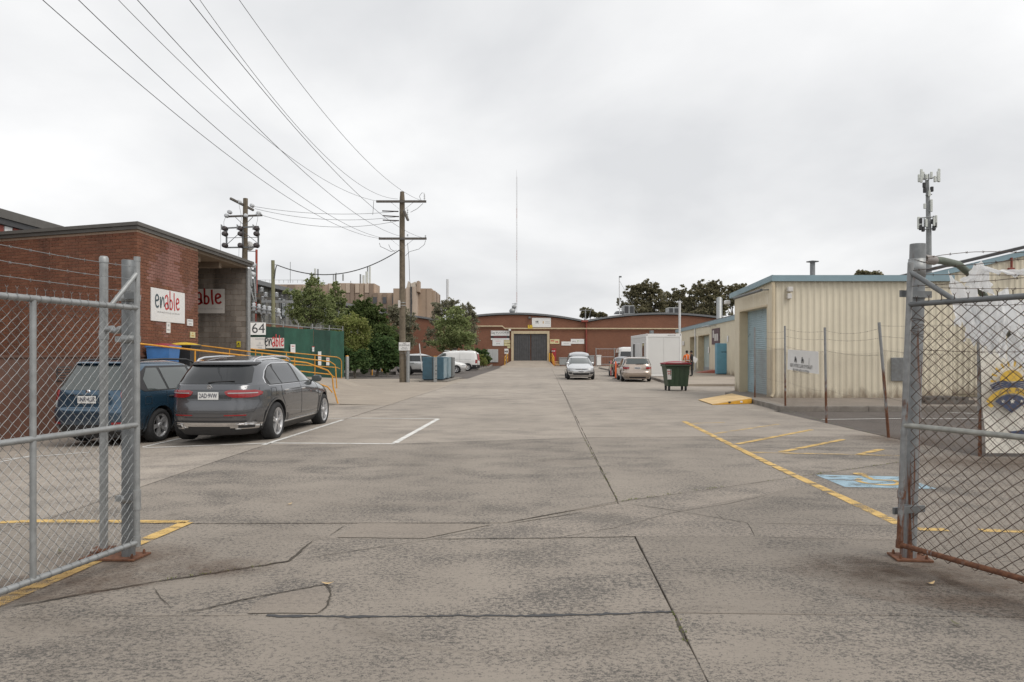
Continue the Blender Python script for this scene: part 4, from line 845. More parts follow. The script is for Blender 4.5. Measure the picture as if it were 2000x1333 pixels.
b1_, b2_, b3_ = lean2(RP + Vector((.06, .03, 2.325))), at(1872, 517, 6.2), at(1893, 535, 6.4)
MB().tube([b1_, lerp(b1_, b2_, .5) + Vector((0, 0, .01)), b2_, b3_, at(1985, 672, 7.6), at(2085, 820, 9.0) + Vector((0, 0, 0)), Vector((xat(2130, 9.6), 9.6, .0))], [.031, .031, .031, .031, .035, .038, .04], 12).build('pipe', M['brace_green'], br)
MB().tube([b1_ + Vector((.0, 0, 0)), lerp(b1_, b2_, .28)], .037, 12).build('collar', M['rust_plate'], br)
# ---- torn plastic sheet caught on the wires
def film(label, pts, seed, k=3., amp=.05, tear=.25):
    """thin torn sheet hung between 3-D corners (a, b lower; d, c upper), with soft drape folds and ragged edges"""
    a, b, c, d = [Vector(p) for p in pts]; n = (b-a).cross(d-a).normalized()
    def fn(u, v):
        tv = tear*(abs(noise.noise(Vector((u*4.5, seed, 1)))) + .6*abs(noise.noise(Vector((u*11, seed, 4)))))*(1-v); tu = .10*noise.noise(Vector((v*5, seed, 7)))*(1-2*u)
        vv = v + tv*(1-v); uu = u + tu + .08*noise.noise(Vector((u*2, v*2, seed + 9)))
        p = (a*(1-uu) + b*uu)*(1-vv) + (d*(1-uu) + c*uu)*vv
        w = uu*k + .5*noise.noise(Vector((u*1.5, v*1.5, seed))) + .35*vv
        f = math.sin(w*6.28)*.5 + .35*math.sin(w*14.3 + seed) + .8*noise.noise(Vector((u*2.2, v*1.6, seed+2)))
        return p + n*f*amp*(.45 + .55*(1-vv)) - Vector((0, 0, .05*math.sin(math.pi*uu)*vv))
    MB().grid(fn, 40, 30).build('plastic_sheet', M['plastic_film'], origin=(a+b)/2, label=label, cat='plastic sheet', group='torn plastic caught on the barbed wire')
Yp = 5.75
film('small flag of torn clear plastic streaming from the top strand', [at(1930, 530, Yp), at(2015, 548, Yp-.1), at(2015, 520, Yp-.1), at(1900, 512, Yp)], 1, 2., .03, .5)
film('peaked torn plastic piece hanging in the middle of the strands', [at(1868, 548, Yp), at(1945, 585, Yp), at(1930, 520, Yp+.05), at(1920, 508, Yp)], 2, 2.5, .05, .3)
film('narrow plastic sheet draped over the gate top left of the others', [at(1865, 640, Yp), at(1925, 655, Yp), at(1905, 560, Yp), at(1850, 528, Yp+.05)], 3, 2., .05, .35)
film('large draped plastic sheet bunched against the fence', [at(1880, 670, Yp+.1), at(1965, 712, Yp), at(1968, 560, Yp-.05), at(1890, 585, Yp)], 4, 3., .07, .3)
film('bulging plastic sheet at the far right of the fence', [at(1950, 640, Yp), at(2060, 680, Yp), at(2060, 570, Yp), at(1948, 578, Yp)], 5, 3., .07, .25)
film('hanging plastic tail below the bunched sheets', [at(1975, 720, Yp+.2), at(2050, 760, Yp+.2), at(2050, 630, Yp+.1), at(1965, 600, Yp+.1)], 6, 2.5, .05, .4)
# ---- right boundary fence along the drive
posts_ = [(1475, 770, 640, 1474), (1534, 802, 637, 1533), (1614, 826, 640, 1611), (1736, 855, 630, 1717), (1914, 892, 618, 1911)]
bf = thing('boundary_fence', 'sagging chain wire boundary fence with leaning rusty posts along the right side', 'fence', gp(1736, 855))
B = []
for i, (px, pb, ptp, pxt) in enumerate(posts_):
    g = gp(px, pb) if i else Vector((8.25, 24.0, .13)); tp = at(pxt, ptp, g.y); B.append((g, tp)); pipe('post', [g - Vector((0, 0, .05)), lerp(g, tp, .5), tp], .027, 'rusty_pipe', bf)
def strip(a, b, la=None):
    (g1_, t1_), (g2_, t2_) = a, b; d = g2_ - g1_; d.z = 0; mb = MB(); zt_ = 1.66
    chain(mb, Vector((g1_.x, g1_.y, min(g1_.z, .13))), d, d.length, .04, zt_, .066, .0013, .05, tie=True, zf=lambda s_: -.05*math.sin(math.pi*s_/d.length)); mb.build('wire_mesh', M['fence_wire'], bf)
    mb = MB(); 
    for k in (.97, .88, .76): barbed(mb, [lerp(g1_, t1_, k), lerp(g2_, t2_, k - random.uniform(0, .05))], r_=.002, sag=random.uniform(.02, .10), sp=.3)
    barbed(mb, [lerp(g1_, t1_, .35), lerp(g2_, t2_, .33)], r_=.002, sag=.05, sp=3)
    mb.build('barbed_strand', M['dark_wire'], bf)
for i in range(4): strip(B[i], B[i+1])
g5 = Vector((11.2, 10.95, 0)); B.append((g5, g5 + Vector((0, 0, 2.15)))); pipe('post', [g5, g5 + Vector((0, 0, 2.15))], .027, 'rusty_post', bf); strip(B[4], B[5])
# forklift notice on the fence
s0, s1 = at(1544, 683, 19.4), at(1603, 688, 16.75)
t, c, u, v, n = flat_sign('fence_sign', 'tilted white forklift caution board wired to the boundary fence', [p - Vector((.14, .03, 0)) for p in (at(1547, 722, 19.35), at(1609, 731, 16.75), at(1608, 687, 16.75), at(1548, 683, 19.35))], 'sign_white', .012)
mb = MB(); 
for s_, w_, q in (('KEEP 3 METRES CLEAR OF FORKLIFT', 1.9, -.14), ('PROCEED WITH CAUTION', 1.35, -.27)): text(mb, s_, c + v*q - u*.08, u, v, .13, 0, .0, width=w_)
for x_ in (-.55, .05): 
    mb.add([c + u*(x_ + a*.7) + v*(.03 + b*.5) for a, b in ((-.12, -.06), (.12, -.06), (.12, .05), (.02, .05), (.02, .14), (-.08, .14))], [(0, 1, 2, 3, 4, 5)]); stroke(mb, arc(-.06, -.05, .025, .025, 0, 360), .025, c + u*x_ + v*.03, u, v, 1); stroke(mb, arc(.06, -.05, .025, .025, 0, 360), .025, c + u*x_ + v*.03, u, v, 1)
stroke(mb, [(.6, .12), (.6, -.08)], .02, c, u, v, 1); mb.build('lettering', M['ink'], t)
# GHMC cloth banner tied to the corner post
YB = 10.85
bn = thing('cloth_banner', 'cream cloth banner with sun and open book crest tied on the fence corner', 'banner', at(1990, 880, YB))
def bfn(u, v):
    x = 1915 + 260*u + (1-v)*12*(1-u); y = 880 - 207*v + (6 if u < .5 else 0)*(1-v) - 8*u*v; p = at(x, y, YB); w = .035*noise.noise(Vector((u*5, v*3, 2))) + .02*math.sin(u*14 + v*2)*(1-v)
    return p + Vector((0, w + .02, 0))
MB().grid(bfn, 26, 20).build('cloth', M['banner_cream'], bn)
mb = MB(); k_ = YB/F; c = at(1982, 765, YB - .06); u = Vector((1, 0, 0)); v = Vector((0, 0, 1)); E = lambda pts, mi: mb.add([c + u*p[0]*k_ + v*p[1]*k_ for p in pts], [tuple(range(len(pts)))], mi)
E(arc(-6, 20, 23, 22, 0, 180, 16), 0)
for a in range(0, 181, 20): 
    ca, sa = math.cos(R(a)), math.sin(R(a)); r0, r1, w = 30, 41, 2.6
    E([(-6 + ca*r0 - sa*w*.5, 20 + sa*r0*.95 + ca*w*.5), (-6 + ca*r1 - sa*w, 20 + sa*r1*.95 + ca*w), (-6 + ca*r1 + sa*w, 20 + sa*r1*.95 - ca*w), (-6 + ca*r0 + sa*w*.5, 20 + sa*r0*.95 - ca*w*.5)], 0)
for q in range(4):
    for s_ in (-1, 1): stroke(mb, [(-6, 14 - q*3.0), (-6 + s_*14, 20 - q*3.4), (-6 + s_*26, 18 - q*4.2), (-6 + s_*(42 - q*2), 11 - q*3.2)], 3.0, c - Vector((0, .002*q, 0)), u, v, k_, 1)
stroke(mb, arc(-6, -44, 52, 46, 152, 28, 18), 11, c - Vector((0, .01, 0)), u, v, k_, 0); E([(-54, -26), (-46, -32), (-40, -28), (-47, -20)], 0)
for a, ch in ((128, '·'), (115, 'G'), (98, 'H'), (80, 'M'), (62, 'C')): text(mb, ch, c + u*(-6 + 52*math.cos(R(a)))*k_ + v*(-44 + 46*math.sin(R(a)))*k_ - Vector((0, .02, 0)), Vector((math.cos(R(a-90)), 0, math.sin(R(a-90)))), Vector((math.cos(R(a)), 0, math.sin(R(a)))), 10*k_, 1)
E(arc(-6, -44, 42, 38, 140, 40, 14) + [(10, -30), (-6, -42), (-22, -30)], 1)
for x_, s_ in ((-24, 4), (-6, 5.5), (12, 4)): 
    st_ = [(x_ + (s_ if i % 2 == 0 else s_*.42)*math.sin(i*math.pi/5), -19 + (s_ if i % 2 == 0 else s_*.42)*math.cos(i*math.pi/5)) for i in range(10)]; mb.add([c + u*p[0]*k_ + v*p[1]*k_ - Vector((0, .015, 0)) for p in st_] + [c + u*x_*k_ + v*-19*k_ - Vector((0, .015, 0))], [(i, (i+1) % 10, 10) for i in range(10)], 2)
E([(-14, -78), (70, -70), (70, -90), (10, -86)], 1)
mb.build('crest', [M['ink_yellow'], M['ink_navy'], M['banner_cream']], bn)
# ================================================================ power poles, wires, switchyard, masts
def insulator(mb, c, h=.22, r_=.06, mi=0, axis='z'):
    prof = []
    for i in range(4): prof += [(r_*.45, h*i/4), (r_, h*(i+.25)/4), (r_*.9, h*(i+.5)/4), (r_*.45, h*(i+.6)/4)]
    mb.lathe(prof + [(r_*.3, h)], c, axis, 10, mi)
YP = 40.4
def pp(px, py): return at(px, py, YP)
mp_ = thing('power_pole', 'tall timber power pole with two cross arms beside the blue boxes', 'power pole', gp(787, 747))
MB().tube([pp(787, 747) - Vector((0, 0, .1)), pp(786, 640), pp(785.5, 470), pp(785.5, 392), pp(785.5, 375)], [.20, .175, .155, .15, .115], 14).build('pole', M['timber_pole'], mp_)
YA = YP - .2
for (x0, x1, y) in ((735, 832.5, 394), (740, 833, 466.5)):
    a = MB().beam(at(x0, y, YA), at(x1, y, YA), .11, .12).build('cross_arm', M['cross_arm'], mp_)
    MB().beam(at(764, y+2, YA+.07), at(784, y+18, YA+.07), .03, .012).beam(at(807, y+2, YA+.07), at(787, y+18, YA+.07), .03, .012).build('brace', M['galvanised'], a)
for (x, y, h) in ((829, 393, .42), (796, 462, .12), (831, 465, .16), (796, 425, .5)):
    mb = MB(); insulator(mb, at(x, y, YA), h, .05); mb.build('insulator', M['porcelain'], mp_)
MB().beam(at(789, 412, YP-.25), at(797, 431, YP-.5), .12, .1).build('short_arm', M['cross_arm'], mp_)
MB().tube([pp(798, 747) + Vector((0, -.22, 0)), pp(798, 686) + Vector((0, -.22, 0))], .10, 12).build('conduit', M['galvanised'], mp_)
MB().bbox(pp(779, 0).x, pp(783, 0).x, YP - .3, YP - .15, zat(602, YP), zat(588, YP), .01).build('meter_box', M['banner_white'], mp_)
for y in (592, 597.5, 690, 700, 724, 738): MB().lathe([(.182, -.02), (.186, -.02), (.186, .02), (.182, .02)], pp(786.5, y), 'z', 14).build('strap', M['galvanised'], mp_)
for pts in ([(741, 475), (743, 482), (752, 486), (764, 492), (775, 489)], [(759, 478), (763, 487), (771, 492)], [(831, 470), (829, 478), (818, 487), (800, 492), (792, 500)], [(826, 398), (815, 408), (802, 415)], [(823, 393), (819, 384), (824, 377), (829, 378)], [(730, 393), (729, 408), (728, 420)], [(796, 475), (799, 510), (800, 545), (805, 590), (800, 640)]): MB().tube([at(*p, YA - .1) for p in pts], .012, 4).build('jumper_wire', M['wire_black'], mp_)
t, c, u, v, n = flat_sign('pole_sign', 'white no dumping private property sign on the timber pole', sign_on(779, 801, 669, 685, YP - .34), 'sign_white')
mb = MB()
for s_, z, sz in (('NO', .17, .12), ('DUMPING', .06, .13), ('PRIVATE', -.06, .075), ('PROPERTY', -.15, .085)): text(mb, s_, c + v*z, u, v, sz)
mb.build('lettering', M['ink'], t)
# overhead conductors: parabola through pole end, a mid point and the top of the frame
def span(label, e, mid, top, drop, r_=.008):
    E_ = Vector(e); zt = E_.z - drop; Y1 = (zt - H)*F/(HY - top[1]); X1 = xat(top[0], Y1); a = (X1 - E_.x)/(Y1 - E_.y)
    km = (mid[0] - 1000)/F; Y2 = (E_.x - a*E_.y)/(km - a); Y2 = min(max(Y2, Y1 + 2), E_.y - 2); Z2 = zat(mid[1], Y2)
    xs_ = [E_.y, Y2, Y1]; zs_ = [E_.z, Z2, zt]
    def zq(y): return sum(zs_[i]*math.prod((y - xs_[j])/(xs_[i] - xs_[j]) for j in range(3) if j != i) for i in range(3))
    pts = [Vector((E_.x + a*(y - E_.y), y, zq(y))) for y in [E_.y + (max(Y1 - 10, 2) - E_.y)*i/48 for i in range(49)]]
    MB().tube(pts, r_, 5).build('overhead_wire', M['wire_black'], origin=E_, label=label, cat='wire', group='overhead wires to the timber pole')
span('overhead wire at the far left of the frame top, to the lower cross arm', at(740, 466, YA), (500, 344), (83, 0), .25)
span('second overhead wire from the left, to the lower cross arm', at(752, 466, YA), (480, 300), (153, 0), .25)
span('third overhead wire from the left, crossing to the upper cross arm', at(736, 393, YA), (550, 295), (231, 0), .3)
span('fourth overhead wire from the left, crossing to the lower cross arm', at(783, 462, YA), (560, 305), (268, 0), .15)
span('fifth overhead wire, passing the pole to the lower arm', at(823, 464, YA), (550, 220), (370, 0), .2)
span('sixth overhead wire, ending at the pole near the upper arm', at(777, 389, YA), (640, 310), (390, 0), .2)
span('rightmost overhead wire, ending on the upper arm right of the pole', at(820, 391, YA), (640, 230), (467, 0), .2)
# ---- second pole with switchgear
Y2_ = 43.
sp2 = thing('power_pole', 'timber pole carrying a square frame of round insulators behind the brick building', 'power pole', (xat(478, Y2_), Y2_, 0))
MB().tube([Vector((xat(477, Y2_), Y2_, -.1)), at(478, 520, Y2_), at(479.5, 388, Y2_)], [.2, .17, .14], 12).build('pole', M['timber_pole'], sp2)
MB().beam(at(450, 388, Y2_ - .9), at(495, 411, Y2_ + .7), .12, .12).build('cross_arm', M['cross_arm'], sp2); MB().beam(at(440, 423.5, Y2_ - .2), at(512, 421, Y2_ - .2), .12, .1).build('cross_arm', M['cross_arm'], sp2)
fr = MB(); 
for a, b in (((442, 446), (505, 443)), ((442, 484), (505, 483)), ((442.5, 445), (442.5, 485)), ((504.5, 443), (504.5, 484)), ((474, 443), (474, 486))): fr.beam(at(*a, Y2_ - .35), at(*b, Y2_ - .35), .08, .08)
for a, b in (((443, 465), (505, 464)), ((443, 478), (472, 452)), ((474, 452), (503, 475)), ((460, 425), (476, 440)), ((494, 424), (478, 440))): fr.beam(at(*a, Y2_ - .3), at(*b, Y2_ - .3), .03, .03)
fr.build('switch_frame', M['dull_steel'], sp2)
for x in (437, 468, 499):
    for y in (446, 456.5, 479): mb = MB(); insulator(mb, at(x, y, Y2_ - .6), .4, .15, 0, 'y'); mb.build('insulator', M['brown_porcelain'], sp2)
    MB().prism([at(x - 6, 438, Y2_ - .4), at(x - 3, 440, Y2_ - .4), at(x - 3, 449, Y2_ - .4), at(x - 6, 449, Y2_ - .4)], (0, .05, 0)).build('arc_horn', M['galvanised'], sp2)
for x, y in ((441, 421), (479, 421), (503, 418), (447, 414), (466, 394), (491, 401), (504, 416)): mb = MB(); insulator(mb, at(x, y, Y2_ - .45), .3, .12, 0, 'y'); mb.build('insulator', M['porcelain'], sp2)
for pts in ([(438, 447), (437, 434), (441, 423)], [(468, 446), (472, 425), (466, 396)], [(499, 446), (503, 430), (504, 420)], [(431, 449), (431, 500), (430, 520)], [(467, 480), (466, 520)]): MB().tube([at(*p, Y2_ - .5) for p in pts], .012, 4).build('jumper_wire', M['galvanised'], sp2)
MB().tube([at(501, 488, Y2_ - 1), at(500.5, 600, Y2_ - 1), at(500, 640, Y2_ - 1)], .07, 8).build('riser_pipe', M['copper_red'], sp2); MB().beam(at(483, 491, Y2_ - .6), at(501, 491.5, Y2_ - 1), .04, .04).build('bracket', M['dull_steel'], sp2)
MB().lathe([(.0, -.1), (.28, -.08), (.28, .08), (.0, .1)], at(487, 481, Y2_ + .3), 'y', 14).build('dish', M['sign_white'], sp2)
for i, (ya, yb, yc, xe) in enumerate(((404, 416, 413.5, 778), (408, 420, 423.5, 779), (421, 437, 431.5, 779))):
    a, b = at(498 + (14 if i == 2 else 0), ya, Y2_ - .3), at(xe, yc, YP - .25)
    pts = [lerp(a, b, k/24) - Vector((0, 0, (.28 + .12*i)*4*(k/24)*(1 - k/24))) for k in range(25)]
    MB().tube(pts, .011, 5).build('overhead_wire', M['wire_black'], origin=a, label=('upper', 'middle', 'lowest')[i] + ' of three slack wires strung between the two timber poles', cat='wire', group='wires between the two poles')
    mb = MB(); d = (b-a).normalized(); mb.tube([b - d*1.0, b], [.035, .035], 8); mb.build('insulator', M['brown_porcelain'], mp_)
# greenish short pole and black cable
Y3 = 39.5
sp3 = thing('service_pole', 'short greenish timber pole in the switchyard with a black cable', 'pole', (xat(534, Y3), Y3, 0))
MB().tube([Vector((xat(535, Y3), Y3, -.1)), at(533, 509, Y3)], [.12, .098], 12).build('pole', M['green_pole'], sp3)
a, b = at(541, 518, Y3), at(780, 489, YP - .2); pts = [lerp(a, b, k/30) - Vector((0, 0, .92*4*(k/30)*(1 - k/30))) for k in range(31)]
MB().tube([at(536, 545, Y3 - .15), at(538, 527, Y3 - .15), at(540, 519.5, Y3)] + pts, .028, 7).build('cable', M['wire_black'], sp3)
MB().tube([at(536, 517, Y3), at(541, 518, Y3)], .015, 5).build('hook', M['galvanised'], sp3)
# switchyard timber frame
sw = thing('switchyard_frame', 'timber switchyard frame with white insulators above the green fence', 'switchyard', (xat(520, 41), 41, 0)); Yw = 41.
for x in (506, 486, 534.5): MB().tube([Vector((xat(x, Yw), Yw, 0)), at(x, 575 if x != 534.5 else 590, Yw)], .13, 10).build('pole', M['timber_pole'], sw)
for (x0, y0, x1, y1, dy, m_) in ((484, 575, 516, 576, 0, 'cross_arm'), (488, 583, 543, 584.5, -.3, 'cross_arm'), (513, 589, 572, 590, -.5, 'galvanised'), (482, 609, 516, 612, -.2, 'cross_arm'), (480, 598, 500, 600, .3, 'cross_arm')): MB().beam(at(x0, y0, Yw + dy), at(x1, y1, Yw + dy), .16, .15).build('beam', M[m_], sw)
for x, y, dy in ((489, 567, 0), (511, 566, 0), (519, 576, -.3), (540, 576, -.3), (547, 588, -.3), (514, 584, -.3)): mb = MB(); insulator(mb, at(x, y + 4, Yw + dy), .26, .13); mb.build('insulator', M['porcelain'], sw)
for x, y in ((496, 600), (506, 602.5), (516, 605), (526, 606.5), (535, 609), (544, 611)): 
    mb = MB(); c = at(x, y, Yw - .7); mb.lathe([(.02, -.25), (.16, -.2), (.07, -.05), (.17, .0), (.07, .1), (.12, .2), (.02, .25)], c, 'z', 10); mb.tube([c, c + Vector((.15, 0, -.35))], .05, 6); mb.build('fuse_insulator', M['porcelain'], sw)
for x in (551, 568.5): mb = MB(); insulator(mb, at(x, 588, Yw - .5), .33, .09); mb.build('insulator', M['dull_steel'], sw)
for a, b in (((520, 584), (511, 622)), ((523, 600), (514, 624)), ((531, 615), (524, 632)), ((485, 548), (497, 590)), ((496, 545), (500, 590)), ((488, 510), (492, 560))): MB().tube([at(*a, Yw - .4), at(*b, Yw - .4)], .045, 6).build('rod', M['galvanised'], sw)
for x, y in ((494, 518), (493, 536)): MB().tube([at(x - 6, y - 3, Yw - .2), at(x + 5, y + 2, Yw - .2)], .14, 10).build('surge_arrester', M['porcelain'], sw)
MB().beam(at(482, 529, Yw), at(500, 529, Yw), .1, .12).beam(at(498, 515, Yw), at(499, 575, Yw), .1, .12).build('bracket', M['dull_steel'], sw)
for pts in ([(489, 567), (500, 571), (511, 566)], [(519, 575), (530, 580), (540, 575)], [(540, 575), (538, 584), (528, 592)], [(496, 590), (505, 588), (515, 582)], [(484, 545), (490, 530), (494, 518)]): MB().tube([at(*p, Yw - .3) for p in pts], .014, 4).build('jumper_wire', M['wire_black'], sw)
# ---- radio mast and mobile tower
Ym = 135.
rm = thing('radio_mast', 'very thin red and white guyed radio mast rising behind the warehouse', 'mast', (xat(1009, Ym), Ym, 0))
for i in range(13):
    y0, y1 = 612 - i*20.5, 612 - (i+1)*20.5; a, b = at(1009, y0, Ym), at(1009, y1, Ym); mb = MB()
    for q in range(3): o = Vector((.10*math.cos(q*2.09), .10*math.sin(q*2.09), 0)); mb.tube([a + o, b + o], .02, 4)
    for s_ in range(4):
        for q in range(3):
            o1, o2 = [Vector((.10*math.cos(w*2.09), .10*math.sin(w*2.09), 0)) for w in (q, q+1)]; mb.tube([lerp(a, b, s_/4) + o1, lerp(a, b, (s_+1)/4) + o2], .014, 3)
    mb.build('lattice_section', M['mast_red' if i % 4 == 1 else 'mast_white'], rm)
MB().tube([at(1009, 346, Ym), at(1009, 332, Ym)], .02, 5).build('tip', M['mast_white'], rm); MB().tube([Vector((xat(1009, Ym), Ym, 0)), at(1009, 611, Ym)], .2, 8).build('base', M['mast_white'], rm)
mb = MB(); mb.tube([at(1000, 594, 112), at(1010, 594, 112)], .05, 5).tube([at(1006, 592, 112), at(1006, 607, 112)], .06, 5); mb.lathe([(0, -.4), (.35, -.2), (.35, .2), (0, .3)], at(1004, 600, 112), 'z', 10); mb.build('aerial', M['rusty_pipe'], label='small cluttered aerial on the warehouse roof below the mast', cat='aerial')
mb = MB(); mb.lathe([(.35, -.3), (.5, 0), (.3, .3), (0, .4)], at(1000.5, 607.5, 108), 'z', 12); mb.build('roof_ventilator', M['galvanised'], label='round metal ventilator on the warehouse roof crest', cat='ventilator')
Yt = 70.
ct = thing('mobile_tower', 'grey mobile phone tower with white panel antennas beyond the right sheds', 'tower', (xat(1814, Yt), Yt, 0))
MB().tube([Vector((xat(1814.5, Yt), Yt, 0)), at(1814, 450, Yt), at(1811, 352, Yt)], [.32, .24, .15], 14).build('pole', M['tower_grey'], ct)
def ant(x, y0, y1, dy, w=.2): 
    a, b = at(x, y1, Yt + dy), at(x, y0, Yt + dy); MB().bbox(a.x - w/2, a.x + w/2, a.y - .1, a.y + .1, a.z, b.z, .03).build('antenna', M['antenna'], ct)
for x, y0, y1, dy in ((1799.5, 331, 357, -.4), (1795, 341, 356, .3), (1832, 335, 355, -.3), (1834, 330, 356, .4), (1810, 341, 350, -.6), (1819, 390, 414, -.3), (1794, 424, 448, -.3), (1828, 421, 445, .2), (1809, 428, 444, -.5), (1819, 336, 350, .5), (1803, 336, 352, .6), (1826, 344, 356, -.5), (1799, 428, 446, .5), (1824, 425, 442, -.5), (1815, 372, 384, -.4), (1806, 398, 408, -.3)): ant(x, y0, y1, dy)
for a, b in (((1796, 350), (1833, 347)), ((1797, 426), (1827, 424)), ((1797, 449), (1828, 447)), ((1808, 382), (1820, 380)), ((1808, 345), (1808, 372)), ((1806, 340), (1806, 352)), ((1814, 340), (1814, 352)), ((1805, 427), (1805, 450)), ((1823, 422), (1823, 448))): MB().tube([at(*a, Yt - .2), at(*b, Yt - .2)], .06, 5).build('support_bar', M['tower_grey'], ct)
for x, y in ((1798, 445), (1803, 448), (1824, 446), (1826, 440), (1806, 372), (1820, 370), (1805, 362), (1798, 432), (1822, 433)): mb = MB(); c = at(x, y, Yt - .4); mb.bbox(c.x - .13, c.x + .13, c.y - .12, c.y + .12, c.z - .25, c.z + .25, .04); mb.build('radio_unit', M['black_plastic'], ct)
# ================================================================ ribbed steel cladding helper
def clad(parent, org, d, L, zb, ztf, n, mat='cream_steel', sheet=.76, pitch=.19, rib=.028, holes=()):
    """ribbed sheets side by side; ztf(s) gives top height; holes: (s0, s1, z1) door openings; outward normal n"""
    org, d, n = Vector(org), Vector(d).normalized(), Vector(n); k = 0
    while k*sheet < L - .02:
        s0, s1 = k*sheet, min(L, (k+1)*sheet); pts = []
        s_ = s0
        while s_ < s1 - 1e-6:
            for q, h in ((0, 0.), (.045, rib), (.085, rib), (.13, 0.)) :
                if s_ + q*pitch/.19 < s1 - 1e-4: pts.append((s_ + q*pitch/.19, h))
            s_ += pitch
        pts.append((s1, 0.))
        segs = []; mb = MB()
        for (a, ha), (b, hb) in zip(pts, pts[1:]):
            m = (a+b)/2; z0a = zb
            for h0, h1, hz in holes:
                if h0 < m < h1: z0a = hz
            if ztf(m) <= z0a: continue
            P = lambda s_, h, z: org + d*s_ + n*(h + .0015*(k % 2)) + Vector((0, 0, z))
            mb.quad(P(a, ha, z0a), P(b, hb, z0a), P(b, hb, ztf(b)), P(a, ha, ztf(a)))
        if mb.f: mb.build('cladding_sheet', M[mat], parent)
        k += 1
def roller_door(parent, a, b, z0, z1, mat, pitch=.075, n=None):
    a, b = Vector(a), Vector(b); d = (b-a); n = Vector(n); vs = []; rows_ = int((z1-z0)/pitch*2); mb = MB()
    for j in range(rows_+1):
        z = z0 + (z1-z0)*j/rows_; o = n*(.012 if j % 2 else 0.); vs += [a + o + Vector((0, 0, z)), b + o + Vector((0, 0, z))]
    mb.add(vs, [(2*j, 2*j+1, 2*j+3, 2*j+2) for j in range(rows_)]); o = mb.build('roller_door', M[mat], parent); return o
# ---------------------------------------------------------------- near cream shed
s1 = thing('near_shed', 'cream ribbed steel shed with chipped blue roller door beside the drive', 'shed', (8.81, 23.7, 0))
W0, W1 = Vector((8.81, 23.7, 0)), Vector((8.96, 28.4, 0)); wd_ = (W1-W0).normalized(); wL = (W1-W0).length; nL = Vector((-wd_.y, wd_.x, 0)); nL = nL if nL.x < 0 else -nL
sd = lambda Y: (Y - 23.7)/wd_.y
ztop = lambda s_: 4.07 - .04*s_
clad(s1, W0, wd_, wL, .12, ztop, nL, 'cream_steel', holes=[(sd(24.42), sd(27.66), 3.25)])
clad(s1, W0, Vector((1, 0, 0)), 5.95, .12, lambda s_: 4.06, Vector((0, -1, 0)), pitch=.215, sheet=.86)
MB().box(9.0, 14.7, 23.75, 23.85, .1, 4.0).prism([W0 + Vector((.05, .05, .1)), W0 + wd_*sd(24.40) + Vector((.05, 0, .1)), W0 + wd_*sd(24.40) + Vector((.3, 0, .1)), W0 + Vector((.3, .05, .1))], (0, 0, 3.8)).prism([W0 + wd_*sd(27.68) + Vector((.02, 0, .1)), W1 + Vector((.05, 0, .1)), W1 + Vector((.3, 0, .1)), W0 + wd_*sd(27.68) + Vector((.3, 0, .1))], (0, 0, 3.75)).build('wall', M['cream_trim'], s1, fix=True)
for y in (24.40, 27.68):
    p = W0 + wd_*sd(y); MB().prism([p + Vector((-.03, -.02, .12)), p + Vector((.34, -.02, .12)), p + Vector((.34, .02, .12)), p + Vector((-.03, .02, .12))], (0, 0, 3.13)).build('jamb', M['cream_trim'], s1, fix=True)
p, q = W0 + wd_*sd(24.40), W0 + wd_*sd(27.68); MB().prism([p + Vector((-.035, 0, 3.25)), q + Vector((-.035, 0, 3.25)), q + Vector((.34, 0, 3.25)), p + Vector((.34, 0, 3.25))], (0, 0, .06)).build('lintel', M['cream_trim'], s1, fix=True)
roller_door(s1, W0 + wd_*sd(24.42) + Vector((.30, 0, 0)), W0 + wd_*sd(27.66) + Vector((.30, 0, 0)), .13, 3.25, 'roller_blue', n=nL)
MB().prism([W0 + Vector((-.14, -.16, 4.03)), Vector((14.75, 23.54, 4.03)), Vector((14.75, 23.66, 4.03)), W0 + Vector((-.02, -.04, 4.03))], (0, 0, .2)).build('gutter', M['blue_trim'], s1, fix=True)
MB().prism([W0 + Vector((-.14, -.16, 4.05)), W0 + Vector((-.03, -.05, 4.05)), W1 + Vector((-.03, .2, 3.85)), W1 + Vector((-.16, .2, 3.85))], (0, 0, .19)).build('barge_board', M['blue_trim'], s1, fix=True)
MB().prism([W0 + Vector((-.1, -.1, 4.2)), Vector((14.7, 23.58, 4.2)), Vector((14.7, 28.6, 4.02)), W1 + Vector((-.1, .2, 4.02))], (0, 0, .03)).build('roof', M['roof_grey'], s1, fix=True)
MB().tube([W0 + Vector((-.07, -.07, 4.0)), W0 + Vector((-.07, -.07, .3)), W0 + Vector((-.15, -.12, .16))], .055, 10).build('downpipe', M['cream_trim'], s1)
MB().bbox(11.72 + .95, 13.2 + .06, 23.60, 23.66, zat(745, 23.6), zat(699, 23.6), .01).build('meter_box', M['dull_steel'], s1)
c = at(1545, 565, 23.5); MB().bbox(c.x - .09, c.x + .09, 23.52, 23.66, c.z - .08, c.z + .08, .02).bbox(c.x - .09, c.x + .05, 23.54, 23.67, c.z - .32, c.z - .14, .015).build('wall_light', M['banner_white'], s1)
c = W0 + wd_*3.0 + Vector((-.25, 0, 3.78)); MB().tube([W0 + wd_*3.6 + Vector((-.35, 0, 3.75)), W0 + wd_*.6 + Vector((-.25, 0, 3.8))], .05, 8).tube([W0 + wd_*.6 + Vector((-.25, 0, 3.8)), W0 + wd_*.5 + Vector((.0, 0, 3.8))], .02, 6).build('tube_light', M['dull_steel'], s1)
c = W1 + Vector((-.22, .25, 3.72)); MB().bbox(c.x - .12, c.x + .1, c.y - .1, c.y + .12, c.z - .1, c.z + .06, .03).build('camera_housing', M['sign_white'], s1)
